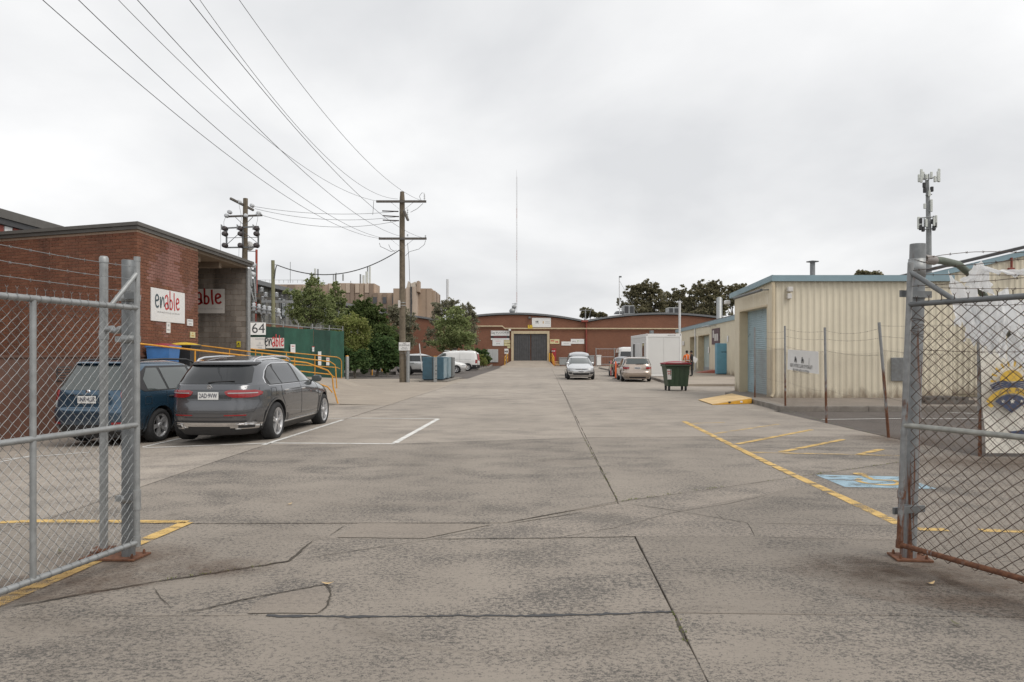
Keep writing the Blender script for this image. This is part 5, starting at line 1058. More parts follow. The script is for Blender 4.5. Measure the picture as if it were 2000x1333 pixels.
fl = MB(); c = at(1587, 545, 26); fl.tube([c - Vector((0, 0, .3)), at(1587, 512, 26)], .09, 10); fl.lathe([(.09, -.02), (.22, 0), (.22, .02), (.0, .06)], at(1587, 512, 26), 'z', 12); fl.build('flue', M['rusty_post'], s1)
# ---------------------------------------------------------------- second shed with rising roof
s2 = thing('gable_shed', 'taller cream shed with rising blue roof edge behind the torn plastic', 'shed', (xat(1790, 26.5), 26.5, 0)); Yg = 26.5; gx0 = xat(1700, Yg)
zs = lambda s_: zat(500 + (2000 - (1000 + (gx0 + s_)*F/Yg))*.24, Yg)
clad(s2, Vector((gx0, Yg, 0)), Vector((1, 0, 0)), 10.5, .1, lambda s_: zs(s_), Vector((0, -1, 0)), pitch=.215, sheet=.86)
a, b = Vector((gx0, Yg - .1, zs(0))), Vector((gx0 + 10.5, Yg - .1, zs(10.5)))
MB().prism([a, b, b + Vector((0, 0, .2)), a + Vector((0, 0, .2))], (0, .1, 0)).build('barge_board', M['blue_trim'], s2, fix=True); MB().prism([a + Vector((-.1, -.05, .25)), b + Vector((0, -.05, .25)), b + Vector((0, -.05, .36)), a + Vector((-.1, -.05, .36))], (0, 1.2, 0)).build('roof', M['dark_trim'], s2, fix=True)
MB().box(gx0 + .05, gx0 + 10.4, Yg + .06, Yg + 8, 0, 3.4).build('wall', M['cream_trim'], s2)
c = at(1973, 530, Yg - .12); MB().bbox(c.x - .12, c.x + .12, c.y - .1, c.y, c.z - .1, c.z + .12, .02).tube([c + Vector((.03, -.03, .1)), c + Vector((.03, -.03, .5))], .04, 6).build('alarm_box', M['rw_red'], s2); c = at(1982, 537, Yg - .12); MB().bbox(c.x - .11, c.x + .11, c.y - .08, c.y, c.z - .06, c.z + .06, .01).build('vent_plate', M['dark_trim'], s2)
mb = MB(); c0p = Vector((12.2, 20.6, .13)); 
for k in range(6): mb.box(c0p.x + k*.2, c0p.x + k*.2 + .12, c0p.y, c0p.y + 1.0, .25, .33)
mb.box(c0p.x - .1, c0p.x + 1.3, c0p.y, c0p.y + .1, .13, .25).box(c0p.x - .1, c0p.x + 1.3, c0p.y + .9, c0p.y + 1.0, .13, .25); mb.build('pallet', M['cross_arm'], origin=c0p, label='dark timber pallet lying on the footpath behind the right gate', cat='pallet')
# ---------------------------------------------------------------- far cream sheds
s3 = thing('far_shed', 'long cream steel shed with pale roller doors beyond the near shed', 'shed', (15.5, 49, 0))
V0 = Vector((15.3, 46.5, 0)); vd = Vector((.0923, 1, 0)).normalized(); nV = Vector((-vd.y, vd.x, 0)); 
def sv(px): 
    k = (px - 1000)/F; return (k*V0.y - V0.x)/(vd.x - k*vd.y)
ds = [(sv(1386), sv(1364), 3.25), (sv(1361), sv(1348), 3.25)]
clad(s3, V0, vd, 32., .1, lambda s_: 4.05, nV, holes=ds)
for a_, b_, z_ in ds:
    roller_door(s3, V0 + vd*a_ - nV*.5, V0 + vd*b_ - nV*.5, .1, 3.25, 'roller_pale', n=nV)
    for s_ in (a_, b_): MB().prism([V0 + vd*(s_-.04) + nV*.03 + Vector((0, 0, .1)), V0 + vd*(s_+.04) + nV*.03 + Vector((0, 0, .1)), V0 + vd*(s_+.04) - nV*.55 + Vector((0, 0, .1)), V0 + vd*(s_-.04) - nV*.55 + Vector((0, 0, .1))], (0, 0, 3.15)).build('jamb', M['cream_frame'], s3, fix=True)
    MB().prism([V0 + vd*a_ + nV*.03 + Vector((0, 0, 3.25)), V0 + vd*b_ + nV*.03 + Vector((0, 0, 3.25)), V0 + vd*b_ - nV*.55 + Vector((0, 0, 3.25)), V0 + vd*a_ - nV*.55 + Vector((0, 0, 3.25))], (0, 0, .06)).build('lintel', M['cream_frame'], s3, fix=True)
    a2, b2 = V0 + vd*a_ - nV*.49, V0 + vd*b_ - nV*.49; MB().prism([a2 + Vector((0, 0, .1)), b2 + Vector((0, 0, .1)), b2 + Vector((0, 0, .5)), a2 + Vector((0, 0, .5))], nV*.03).build('kick_strip', M['roller_grey'], s3, fix=True)
a, b = V0 + nV*.12, V0 + vd*32 + nV*.12
MB().prism([a + Vector((0, 0, 4.0)), b + Vector((0, 0, 4.0)), b + Vector((0, 0, 4.3)), a + Vector((0, 0, 4.3))], -nV*.14).build('gutter', M['blue_trim'], s3, fix=True)
MB().prism([a + Vector((0, 0, 4.31)), b + Vector((0, 0, 4.31)), b - nV*14 + Vector((0, 0, 5.3)), a - nV*14 + Vector((0, 0, 5.3))], (0, 0, .05)).build('roof', M['roof_grey'], s3, fix=True)
MB().prism([V0 - nV*.56, V0 + vd*32 - nV*.56, V0 + vd*32 - nV*12, V0 - nV*12], (0, 0, 4.0)).build('wall', M['cream_trim'], s3, fix=True)
for px in (1359.5,): p = V0 + vd*sv(px) + nV*.09; MB().tube([p + Vector((0, 0, 4.0)), p + Vector((0, 0, .1))], .06, 8).build('downpipe', M['white_frame'], s3)
p = at(1405, 592, 60); MB().tube([p - Vector((0, 0, 2.5)), at(1405, 606, 62) + Vector((0, 0, 1.0))], .25, 10).build('flue', M['galvanised'], s3)
def vsign(name, label, px0, px1, py0, py1, mat, off=.08, **k):
    s0, s1 = sv(px0), sv(px1); p0, p1 = V0 + vd*s0 + nV*off, V0 + vd*s1 + nV*off; Ym_ = (p0.y + p1.y)/2
    return flat_sign(name, label, [Vector((p0.x, p0.y, zat(py1, Ym_))), Vector((p1.x, p1.y, zat(py1, Ym_))), Vector((p1.x, p1.y, zat(py0, Ym_))), Vector((p0.x, p0.y, zat(py0, Ym_)))], mat, **k)
t, c, u, v, n = vsign('wall_sign', 'dark plum board with two white squares on the far cream shed', 1392, 1407, 642, 673, 'sign_plum')
mb = MB(); 
for x in (-.1, .7): mb.add([c + u*(x-.3) - v*.35, c + u*(x+.3) - v*.35, c + u*(x+.3) + v*.2, c + u*(x-.3) + v*.2], [(0, 1, 2, 3)])
mb.add([c + u*-1.1 - v*.1, c + u*-.6 - v*.1, c + u*-.6 + v*.5, c + u*-1.1 + v*.5], [(0, 1, 2, 3)]); text(mb, 'SHOWROOM', c + v*.45 + u*.3, u, v, .2) if False else None; mb.build('print', M['banner_white'], t)
vsign('wall_notice', 'narrow white notice high on the far shed above the blue cabinet', 1422, 1424.5, 656, 668, 'sign_white'); vsign('wall_notice', 'narrow white notice on the door jamb of the far shed', 1385.2, 1387, 678, 690, 'sign_white', off=.1); vsign('wall_notice', 'small white notice beside the farthest roller door', 1334, 1338, 667, 675, 'sign_white', off=.1)
mb = MB(); a = V0 + vd*sv(1394) + Vector((0, 0, 3.85)); mb.tube([a + nV*.7 + vd*1.2, a + nV*.7 - vd*1.5], .06, 6).tube([a + nV*.7 - vd*1.2, a - vd*1.2], .025, 5).tube([a + nV*.7 + vd*1.0, a + vd*1.0], .025, 5); mb.build('tube_light', M['galvanised'], s3)
# blue cabinet and red ramp in front of the far shed
bc = thing('blue_cabinet', 'tall plain blue steel cabinet standing before the far cream shed', 'cabinet', gp(1414, 734)); Yc = 52.
MB().bbox(xat(1400.5, Yc), xat(1426.5, Yc), Yc, Yc + .55, .16, zat(671, Yc), .02).build('body', M['cab_blue'], bc); MB().box(xat(1401.5, Yc), xat(1425.5, Yc), Yc - .02, Yc - .001, .22, zat(673, Yc)).build('door', M['cab_blue'], bc); MB().box(xat(1402, Yc), xat(1425, Yc), Yc + .05, Yc + .5, .1, .165).build('feet', M['dark_trim'], bc)
c = at(1414.5, 688, Yc - .03); mb = MB(); text(mb, '~8', c, (1, 0, 0), (0, 0, 1), .1, width=.42); mb.build('lettering', M['ink'], bc)
mb = MB(); a = gp(1365, 731); b = Vector((xat(1402, 56.5), 56.5, .11)); mb.prism([Vector((xat(1364, 57), 57, .11)), Vector((xat(1400, 55.5), 55.5, .11)), Vector((xat(1400, 55.5), 55.5, .36))], (.3, 2.2, 0)); mb.build('red_ramp', M['red_ramp'], origin=b, label='low faded red loading ramp beside the blue cabinet', cat='ramp', fix=True)
# yellow ply ramp up the kerb
yr = thing('kerb_ramp', 'yellow sided ply ramp leading over the kerb to the blue roller door', 'ramp', (7.2, 23.5, 0))
A_, B_, C_, D_ = gp(1364, 782.5), gp(1391, 791.5), Vector((7.72, 22.75, .165)), Vector((7.9, 25.4, .165)); A_.z = B_.z = .012
MB().prism([A_, B_, C_, D_], (0, 0, .02)).build('ply_top', M['ply'], yr, fix=True)
MB().add([B_ - Vector((0, 0, .005)), Vector((C_.x, C_.y, .005)), C_, B_ + Vector((.0, 0, 0)), Vector((B_.x, B_.y + .04, .0)), Vector((C_.x, C_.y + .04, .005)), C_ + Vector((0, .04, 0))], [(0, 1, 2, 3), (3, 2, 6, 4), (1, 5, 6, 2)]).build('side', M['safety_yellow'], yr, fix=True)
for k, m_ in ((.42, 'black_plastic'), (.72, 'sign_white')): p = lerp(Vector((B_.x, B_.y, .05)), Vector((C_.x, C_.y, .08)), k) - Vector((0, .008, 0)); MB().box(p.x - .05, p.x + .05, p.y - .003, p.y, p.z - .025, p.z + .03).build('sticker', M[m_], yr)
# ---------------------------------------------------------------- far brick warehouse with vaulted roofs
YW2 = 100.; wh = thing('warehouse', 'long red brick warehouse with shallow vaulted roofs closing the end of the drive', 'building', (2, YW2, 0))
vl = [(310, 588), (588, 865), (865, 1142), (1142, 1446), (1446, 1750)]
def arch(px):
    for a, b in vl:
        if a <= px <= b: u_ = (px - (a+b)/2)/((b-a)/2); return 611 + 15*u_*u_
    return 626
mb = MB(); top = []; px = 310
while px <= 1750: top.append(Vector((xat(px, YW2), YW2, zat(arch(px) + 5, YW2)))); px += 12
mb.add([Vector((p.x, p.y, -.2)) for p in top] + top, [(i, i+1, len(top)+i+1, len(top)+i) for i in range(len(top)-1)]); mb.build('wall', M['far_brick'], wh)
for i, (a, b) in enumerate(vl):
    mb = MB(); n_ = 26
    P = [Vector((xat(a + (b-a)*k/n_, YW2), YW2 - .25, zat(arch(a + (b-a)*k/n_) + (0 if 0 < k < n_ else .2), YW2))) for k in range(n_+1)]
    vs = P + [p - Vector((0, 0, .26)) for p in P] + [p + Vector((0, 45, 0)) for p in P]; m = n_+1
    mb.add(vs, [(k, m+k, m+k+1, k+1) for k in range(n_)] + [(k, k+1, 2*m+k+1, 2*m+k) for k in range(n_)]); mb.build('roof', M['roof_grey'], wh)
for px in (1142,):
    MB().bbox(xat(px-7, YW2), xat(px+6, YW2), YW2 - .5, YW2 - .02, zat(630, YW2), zat(626, YW2), .03).build('rainwater_head', M['rw_red'], wh); MB().tube([at(px + 3, 630, YW2 - .15), at(px + 3, 712, YW2 - .15)], .12, 8).build('downpipe', M['rw_red'], wh)
pts = [(850, 639), (933, 637.8), (981, 637.8), (986, 642.2), (1200, 642.4), (1420, 643)]
MB().tube([at(*p, YW2 - .2) for p in pts], .1, 8).build('cream_pipe', M['cream_frame'], wh)
# big doors
zD = zat(704.8, YW2); fr_ = MB(); 
fr_.box(xat(998.5, YW2), xat(1003.3, YW2), YW2 - .25, YW2 + .0, zD - .3, zat(647, YW2)).box(xat(1068.5, YW2), xat(1073, YW2), YW2 - .25, YW2, zD - .3, zat(647, YW2)).box(xat(1003.3, YW2), xat(1068.5, YW2), YW2 - .28, YW2, zat(652.5, YW2), zat(647, YW2)); fr_.build('door_frame', M['cream_frame'], wh)
for x0, x1 in ((1003.5, 1035.8), (1037.6, 1068.3)):
    dl = MB(); X0, X1 = xat(x0, YW2), xat(x1, YW2); dl.box(X0, X1, YW2 - .12, YW2 - .05, zD, zat(653, YW2)); dlo = dl.build('door_leaf', M['door_grey'], wh)
    n_ = 9
    for k in range(n_): MB().bbox(X0 + (X1-X0)*k/n_ + .02, X0 + (X1-X0)*(k+.62)/n_, YW2 - .15, YW2 - .118, zD + .02, zat(653.6, YW2), .01).build('rib', M['door_grey'], dlo)
MB().box(xat(950.5, YW2), xat(973, YW2), YW2 - .1, YW2 - .01, zat(708, YW2), zat(682.5, YW2)).build('side_door', M['corr_white'], wh)
for k in range(8): MB().bbox(xat(951 + k*2.75, YW2), xat(952.6 + k*2.75, YW2), YW2 - .13, YW2 - .1, zat(707.5, YW2), zat(683, YW2), .01).build('rib', M['corr_white'], wh)
for x, y in ((1034.5, 621), (995.5, 645)): c = at(x, y, YW2 - .2); MB().bbox(c.x - .16, c.x + .16, c.y - .15, c.y + .2, c.z - .14, c.z + .14, .05).build('flood_light', M['dull_steel' if x > 1000 else 'sign_white'], wh)
# ramp, yellow barriers
dr = MB(); dr.grid(bil(Vector((xat(975, 88), 86, 0)), Vector((xat(1083, 88), 86, 0)), Vector((xat(1072, YW2), YW2 - .1, zD)), Vector((xat(1000, YW2), YW2 - .1, zD))), 8, 6); dr.quad(Vector((xat(975, 88), 86, 0)), Vector((xat(1000, YW2), YW2 - .1, zD)), Vector((xat(1000, YW2), YW2 - .1, 0)), Vector((xat(975, 88), 86, -.05))).quad(Vector((xat(1083, 88), 86, 0)), Vector((xat(1072, YW2), YW2 - .1, zD)), Vector((xat(1072, YW2), YW2 - .1, 0)), Vector((xat(1083, 88), 86, -.05))); dr.build('drive_ramp', M['apron_concrete'], kind='structure')
def barrier(label, a, b, h=1.0):
    t = thing('barrier_rail', label, 'railing', a, 'yellow railings at the warehouse ramp'); a, b = Vector(a), Vector(b); Z = Vector((0, 0, 1))
    for k in (0, .5, 1): p = lerp(a, b, k); MB().tube([p, p + Z*h], .06, 6).build('post', M['safety_yellow'], t)
    for k in (.55, 1): MB().tube([a + Z*h*k, b + Z*h*k], .055, 6).build('rail', M['safety_yellow'], t)
barrier('yellow railing on the left edge of the warehouse ramp', (xat(986, 90), 90, .1), (xat(991.5, 98), 98, .6), 1.15); barrier('yellow railing on the right edge of the warehouse ramp', (xat(1082, 90), 90, .1), (xat(1078, 98), 98, .6), 1.15)
bl = MB(); c = Vector((xat(1073, 97.5), 97.5, .6)); bl.tube([c, c + Vector((0, 0, 1.2))], .1, 8); bl.build('guard_post', M['safety_yellow'], origin=c, label='yellow guard post at the right foot of the warehouse door', cat='post')
def wsign(name, label, x0, x1, y0, y1, mat, txt=(), cat='sign', dy=.06):
    t, c, u, v, n = flat_sign(name, label, sign_on(x0, x1, y0, y1, YW2 - dy), mat, .04, cat); 
    if txt:
        mb = MB(); mm = []
        for s_, ox, oz, w_, sz, m_ in txt: mm.append(M[m_]); text(mb, s_, c + u*ox + v*oz, u, v, sz, len(mm)-1, .0, width=w_)
        mb.build('lettering', mm, t)
    return t
wsign('shop_sign', 'white Say FLOORS shop sign left of the warehouse door', 958.8, 995, 646.3, 656.2, 'sign_white', (('Say', -.98, .05, .6, .5, 'ink'), ('FLOORS!', .33, .05, 1.75, .36, 'ink'), ('~16', .2, -.24, 1.9, .1, 'ink_grey')))
wsign('shop_sign', 'black and red banner strip under the FLOORS sign', 958.8, 995, 656.4, 661, 'ink', (('~20', 0, 0, 1.9, .16, 'ink_darkred'),)); wsign('shop_sign', 'narrow white strip sign under the black banner strip', 958.8, 995, 661.1, 664.4, 'sign_white', (('~24', -.1, 0, 2.0, .1, 'ink_grey'),))
wsign('shop_sign', 'white site map board below the FLOORS sign', 962, 984, 664.5, 676, 'sign_white', (('~8', 0, .25, .7, .14, 'ink_pink'), ('~3', .0, -.1, .5, .3, 'ink_grey'))); wsign('shop_sign', 'upper cream notice beside the site map board', 984.7, 996.7, 665, 671, 'sign_cream', (('~8', 0, 0, .6, .12, 'ink_grey'),)); wsign('shop_sign', 'lower cream notice beside the site map board', 984.7, 991, 671.6, 676, 'sign_cream'); wsign('shop_sign', 'hanging cream notice nearest the warehouse door', 991, 996.7, 672, 680.5, 'sign_cream', (('~4', 0, 0, .3, .1, 'ink'),))
wsign('board_sign', 'big white board with grey lettering high above the warehouse door', 1039, 1076, 621.3, 639.5, 'sign_white', (('~3', -.62, .12, .4, .32, 'ink'), ('~7', -.58, -.12, .55, .14, 'ink_grey'), ('I', .25, .0, .12, .5, 'ink_orange'), ('~14', .85, .1, .7, .1, 'ink_grey'), ('~15', .85, -.1, .7, .1, 'ink_grey')))
wsign('hazard_sign', 'small orange hazard sign beside the big white board', 1031, 1040, 635.2, 642, 'bin_yellow', (('!', -.1, .05, .1, .4, 'ink'), ('-', .13, -.08, .16, .4, 'ink')), dy=.3)
wsign('poster', 'red and cream patterned poster right of the warehouse door', 1074.2, 1092.5, 663, 672, 'sign_cream', (('~4', -.3, .1, .5, .3, 'ink_red'), ('~3', .3, -.05, .45, .3, 'ink_red'))); wsign('board_sign', 'lower plain white board on the warehouse wall right of the door', 1096.7, 1115, 667.5, 675.3, 'sign_white', (('~9', 0, 0, .8, .1, 'ink_grey'),)); wsign('board_sign', 'white board with green leaf mark on the warehouse wall', 1115, 1141, 662.5, 672, 'sign_white', (('~4', -.5, 0, .5, .25, 'ink_grey'), ('*', .05, -.05, .25, .6, 'ink_green'), ('~9', .5, .05, .5, .12, 'ink_grey')))
rc = thing('hose_cabinet', 'tall red fire hose cabinet right of the warehouse door', 'cabinet', (xat(1081.5, 99.5), 99.5, 0)); MB().bbox(xat(1078, 99.5), xat(1086, 99.5), 99.2, 99.9, .15, zat(681, 99.5), .03).build('body', M['cabinet_red'], rc); mb = MB(); text(mb, '~4', at(1081, 686, 99.15), (1, 0, 0), (0, 0, 1), .2); mb.build('lettering', M['sign_white'], rc)
mb = MB(); c = at(989, 687, 92); t = thing('post_sign', 'small white sign with a number on a post at the ramp railing', 'sign', (c.x, 92, 0)); MB().tube([Vector((c.x, 92.05, 0)), c + Vector((0, .05, 0))], .04, 6).build('post', M['galvanised'], t); MB().bbox(c.x - .26, c.x + .26, 91.95, 92, c.z - .3, c.z + .35, .02).build('board', M['sign_white'], t); mb = MB(); text(mb, '~2', Vector((c.x, 91.94, c.z)), (1, 0, 0), (0, 0, 1), .35); mb.build('lettering', M['ink'], t)
for i, (x0, x1, y0, Y_) in enumerate(((1218, 1239, 597, 112), (1305, 1326, 601, 112))):
    t = thing('roof_cooler', ('larger' if i == 0 else 'smaller') + ' louvred cooler box on the right vault of the warehouse roof', 'cooler', at((x0+x1)/2, 612, Y_)); MB().bbox(xat(x0, Y_), xat(x1, Y_), Y_, Y_ + 2, zat(616, Y_), zat(y0, Y_), .05).build('body', M['galvanised'], t)
    for k in range(2): MB().box(xat(x0 + 2 + k*(x1-x0)/2, Y_), xat(x0 + k*(x1-x0)/2 + (x1-x0)/2 - 1, Y_), Y_ - .04, Y_ - .005, zat(612, Y_), zat(y0 + 1.5, Y_)).build('louvre', M['dark_trim'], t)
    if i == 0: MB().prism([at(x0 - 16, 613, Y_), at(x0 - 1, 613, Y_), at(x0 - 1, 608, Y_), at(x0 - 13, 608, Y_)], (0, 2, 0)).build('duct', M['roof_grey'], t, fix=True)
t = thing('roof_aerial', 'thin aerial pole with stay wires on the warehouse roof before the gum trees', 'aerial', at(1210, 612, 112)); MB().tube([at(1210, 614, 112), at(1209.5, 542, 112)], .07, 6).build('pole', M['mast_white'], t); c = at(1211.5, 541, 112); MB().bbox(c.x - .2, c.x + .2, 111.9, 112.1, c.z - .12, c.z + .12, .02).build('head', M['dull_steel'], t); MB().tube([at(1210, 549, 112), at(1245, 611, 113)], .025, 4).tube([at(1210, 585, 112), at(1240, 611, 113)], .025, 4).build('stay', M['galvanised'], t)
t = thing('tv_aerial', 'leafless television aerial in the valley between the roof vaults', 'aerial', at(1143, 626, 101)); MB().tube([at(1143.5, 628, 101), at(1143.5, 604, 101)], .08, 6).tube([at(1132, 606.5, 101), at(1156, 606.5, 101)], .04, 5).tube([at(1155.5, 601, 101), at(1150, 622, 101)], .03, 4).build('frame', M['galvanised'], t)
mb = MB(); mb.tube([Vector((xat(1327.5, 60), 60, .1)), at(1327.5, 588, 60)], .1, 8); mb.build('steel_pole', M['mast_white'], origin=Vector((xat(1327.5, 60), 60, .1)), label='slim pale steel pole behind the white site office', cat='pole')
# temporary fence and boxes at the warehouse foot
tf = thing('mesh_barrier', 'open grey tube and mesh barrier in front of the warehouse wall', 'fence', (xat(1190, 92), 92, 0)); 
for x in (1164, 1200): MB().tube([Vector((xat(x, 92), 92, 0)), at(x, 680, 92)], .06, 6).build('post', M['galvanised'], tf)
for y in (682, 697.5, 712): MB().tube([at(1164, y, 92), at(1236, y, 92)], .045, 6).build('rail', M['galvanised'], tf)
mb = MB()
for k in range(24): mb.tube([at(1165 + k*3, 683, 92), at(1165 + k*3, 712, 92)], .008, 3)
mb.build('mesh_wires', M['galvanised'], tf)
def crate(name, label, x0, x1, y0, y1, Y_, d, mat, cat):
    t = thing(name, label, cat, (xat((x0+x1)/2, Y_), Y_, zat(y1, Y_))); X0, X1, Z0, Z1 = xat(x0, Y_), xat(x1, Y_), zat(y1, Y_), zat(y0, Y_)
    MB().bbox(X0, X1, Y_, Y_ + d, Z0 + .12, Z1 - .1, .02).build('body', M[mat], t); MB().bbox(X0 - .05, X1 + .05, Y_ - .05, Y_ + d + .05, Z1 - .1, Z1, .02).build('lid', M[mat], t)
    for x in (X0 + .12, X1 - .12): MB().lathe([(.0, -.05), (.07, -.05), (.07, .05), (.0, .05)], (x, Y_ + .1, Z0 + .07), 'x', 8).build('caster', M['rubber'], t)
crate('steel_skip', 'low grey steel skip against the warehouse left of the silver hatchback', 1092.5, 1111, 698.5, 715, 94, 1.4, 'galvanised', 'skip'); crate('steel_skip', 'grey steel skip half hidden right of the silver hatchback', 1142, 1161, 694.5, 714.5, 95, 1.4, 'galvanised', 'skip')
crate('power_board', 'white temporary power board on a stand before the mesh barrier', 1166, 1174, 694, 716, 88, .3, 'sign_white', 'power board')
for i, y in enumerate((706, 709, 712)): MB().box(xat(1083, 95), xat(1093, 95), 94.6 - i*.3, 94.9 - i*.3, zat(y + 1.4, 95), zat(y, 95)).build('step', M['ply'], label=('upper', 'middle', 'lower')[i] + ' timber step beside the warehouse ramp', cat='step', group='timber steps beside the warehouse ramp')
# ---------------------------------------------------------------- white portable office
po = thing('portable_office', 'white portable site office box standing on the right footpath', 'site office', (8.95, 47, .11)); X0, X1, Y0, Y1, Z0, Z1 = 8.92, 11.28, 47., 53., .13, zat(652.3, 47)
MB().box(X0 + .04, X1 - .04, Y0 + .04, Y1 - .04, Z0 + .05, Z1 - .05).build('body', M['white_panel'], po)
for k in range(2): MB().bbox(X0 + .12 + k*1.06, X0 + .12 + (k+1)*1.06 - .012, Y0 + .018, Y0 + .045, Z0 + .18, Z1 - .24, .006).build('panel', M['white_panel'], po)
for k in range(5): MB().bbox(X0 + .018, X0 + .045, Y0 + .12 + k*1.152, Y0 + .12 + (k+1)*1.152 - .012, Z0 + .18, Z1 - .24, .006).build('panel', M['white_panel'], po)
for x in (X0, X1 - .13):
    for y in (Y0, Y1 - .13): MB().bbox(x, x + .13, y, y + .13, Z0, Z1, .012).build('corner_post', M['white_frame'], po)
for z0, z1 in ((Z0, Z0 + .16), (Z1 - .22, Z1 - .003)):
    MB().bbox(X0 + .13, X1 - .13, Y0 + .004, Y0 + .1, z0, z1, .01).build('edge_beam', M['white_frame'], po); MB().bbox(X0 + .004, X0 + .1, Y0 + .13, Y1 - .13, z0, z1, .01).build('edge_beam', M['white_frame'], po)
MB().box(X0 + .05, X1 - .05, Y0 + .05, Y1 - .05, Z1 - .04, Z1 - .01).build('roof', M['white_frame'], po)
for x in (X0 + .065, X1 - .065): MB().lathe([(.035, -.004), (.03, 0), (.0, .0)], (x, Y0 - .002, Z1 - .08), 'y', 8).build('lifting_hole', M['dark_trim'], po)
for y0, y1, z0, z1, m_ in ((47.6, 48.3, 1.1, 2.35, 'glass_dark'), (51.2, 51.9, 1.1, 2.35, 'glass_dark'), (49.3, 50.2, .3, 2.3, 'white_frame')):
    o = MB().bbox(X0 - .02, X0 + .02, y0 - .06, y1 + .06, z0 - .06, z1 + .06, .01).build('door' if m_ == 'white_frame' else 'window', M['white_frame'], po); MB().box(X0 - .024, X0 - .018, y0, y1, z0, z1).build('panel' if m_ == 'white_frame' else 'pane', M['white_panel' if m_ == 'white_frame' else m_], o)
mb = MB(); text(mb, '~9', Vector((X1 - .65, Y0 - .006, Z1 - .1)), (1, 0, 0), (0, 0, 1), .1); mb.build('lettering', M['ink_grey'], po)
MB().bbox(xat(1271, 52), xat(1277, 52), 52, 52.5, Z1 - .02, zat(646, 52), .02).build('roof_vent', M['dull_steel'], po)
# ---------------------------------------------------------------- grey clad hall behind the yard and distant office tower
hall = thing('clad_hall', 'grey clad hall with red brick base behind the switchyard trees', 'building', (-22, 66, 0))
hx0, hx1 = Vector((xat(480, 56), 56, 0)), Vector((xat(1000, 110) - 18, 118, 0)); hd = (hx1-hx0).normalized(); hn = Vector((hd.y, -hd.x, 0)); hL = (hx1-hx0).length; hz = 7.25
MB().prism([hx0, hx1, hx1 - hn*20, hx0 - hn*20], (0, 0, 4.2)).build('base_wall', M['far_brick'], hall, fix=True); MB().prism([hx0 - hn*.1 + Vector((0, 0, 4.2)), hx1 - hn*.1 + Vector((0, 0, 4.2)), hx1 - hn*20 + Vector((0, 0, 4.2)), hx0 - hn*20 + Vector((0, 0, 4.2))], (0, 0, hz - 4.2)).build('upper_wall', M['grey_clad'], hall, fix=True)
for k in range(int(hL/1.2)): p = hx0 + hd*(k*1.2) + hn*.0; MB().prism([p + Vector((0, 0, 4.3)), p + hd*.12 + Vector((0, 0, 4.3)), p + hd*.12 + Vector((0, 0, hz)), p + Vector((0, 0, hz))], -hn*.1 + hn*.14).build('rib', M['roof_grey'], hall, fix=True)
for k in range(0, int(hL/2.4)): p = hx0 + hd*(k*2.4 + .3) + hn*.02; MB().prism([p + Vector((0, 0, 4.9)), p + hd*.75 + Vector((0, 0, 4.9)), p + hd*.75 + Vector((0, 0, 6.6)), p + Vector((0, 0, 6.6))], hn*.04).build('window', M['glass_light'], hall, fix=True)
MB().prism([hx0 + hn*.6 + Vector((0, 0, hz)), hx1 + hn*.6 + Vector((0, 0, hz)), hx1 + hn*.6 + Vector((0, 0, hz+.35)), hx0 + hn*.6 + Vector((0, 0, hz+.35))], -hn*21).build('roof', M['roof_grey'], hall, fix=True)
YO = 190.
of = thing('office_block', 'distant tan office block with vertical panels and rooftop antennas', 'building', (xat(700, YO), YO, 0))
def oblock(nm, x0, x1, y0, dep, m_, dy=0.): return MB().box(xat(x0, YO), xat(x1, YO), YO + dy, YO + dy + dep, 0, zat(y0, YO)).build(nm, M[m_], of)
oblock('wall', 500, 640, 553, 9, 'tan_wall', 4); oblock('wall', 640, 731, 554, 8, 'tan_wall', 0); oblock('wall', 731, 774, 573, 6, 'tan_wall', -1); oblock('wall', 773, 846, 566.5, 5, 'tan_wall', -4); oblock('penthouse', 640, 678, 549, 5, 'tan_wall', 6)
for x0, x1, m_ in ((510, 530, 'tan_pale'), (553, 566, 'tan_dark'), (583, 596, 'tan_pale'), (612, 622, 'tan_dark')): MB().box(xat(x0, YO), xat(x1, YO), YO + 3.6, YO + 3.95, 0, zat(554, YO)).build('panel', M[m_], of)
for i, x in enumerate((643, 659.5, 676, 694.5, 713)): 
    MB().box(xat(x, YO), xat(x + 8, YO), YO - .4, YO - .02, zat(572.5, YO), zat(554.6, YO)).build('panel', M['tan_pale'], of); MB().box(xat(x + 8.6, YO), xat(x + 16, YO), YO - .4, YO - .02, zat(600, YO), zat(554.6, YO)).build('panel', M['tan_dark' if i % 2 == 0 else 'tan_wall'], of); MB().box(xat(x, YO), xat(x + 8, YO), YO - .3, YO - .02, zat(620, YO), zat(574, YO)).build('panel', M['tan_dark'], of)
for i, x in enumerate((730.5, 749, 767.5)):
    w = 8 if x < 767 else 5.5; o = MB().box(xat(x, YO), xat(x + w, YO), YO - 1.4, YO - 1.02, zat(640, YO), zat(573.3, YO)).build('window_strip', M['tan_dark'], of)
    for y0, y1 in ((581.5, 594), (603, 618)): MB().box(xat(x + .3, YO), xat(x + w - .3, YO), YO - 1.55, YO - 1.41, zat(y1, YO), zat(y0, YO)).build('pane', M['glass_office'], o)
for x in (785, 800, 836): MB().box(xat(x, YO), xat(x + .5, YO), YO - 4.1, YO - 4.01, 0, zat(567.5, YO)).build('joint', M['tan_dark'], of)
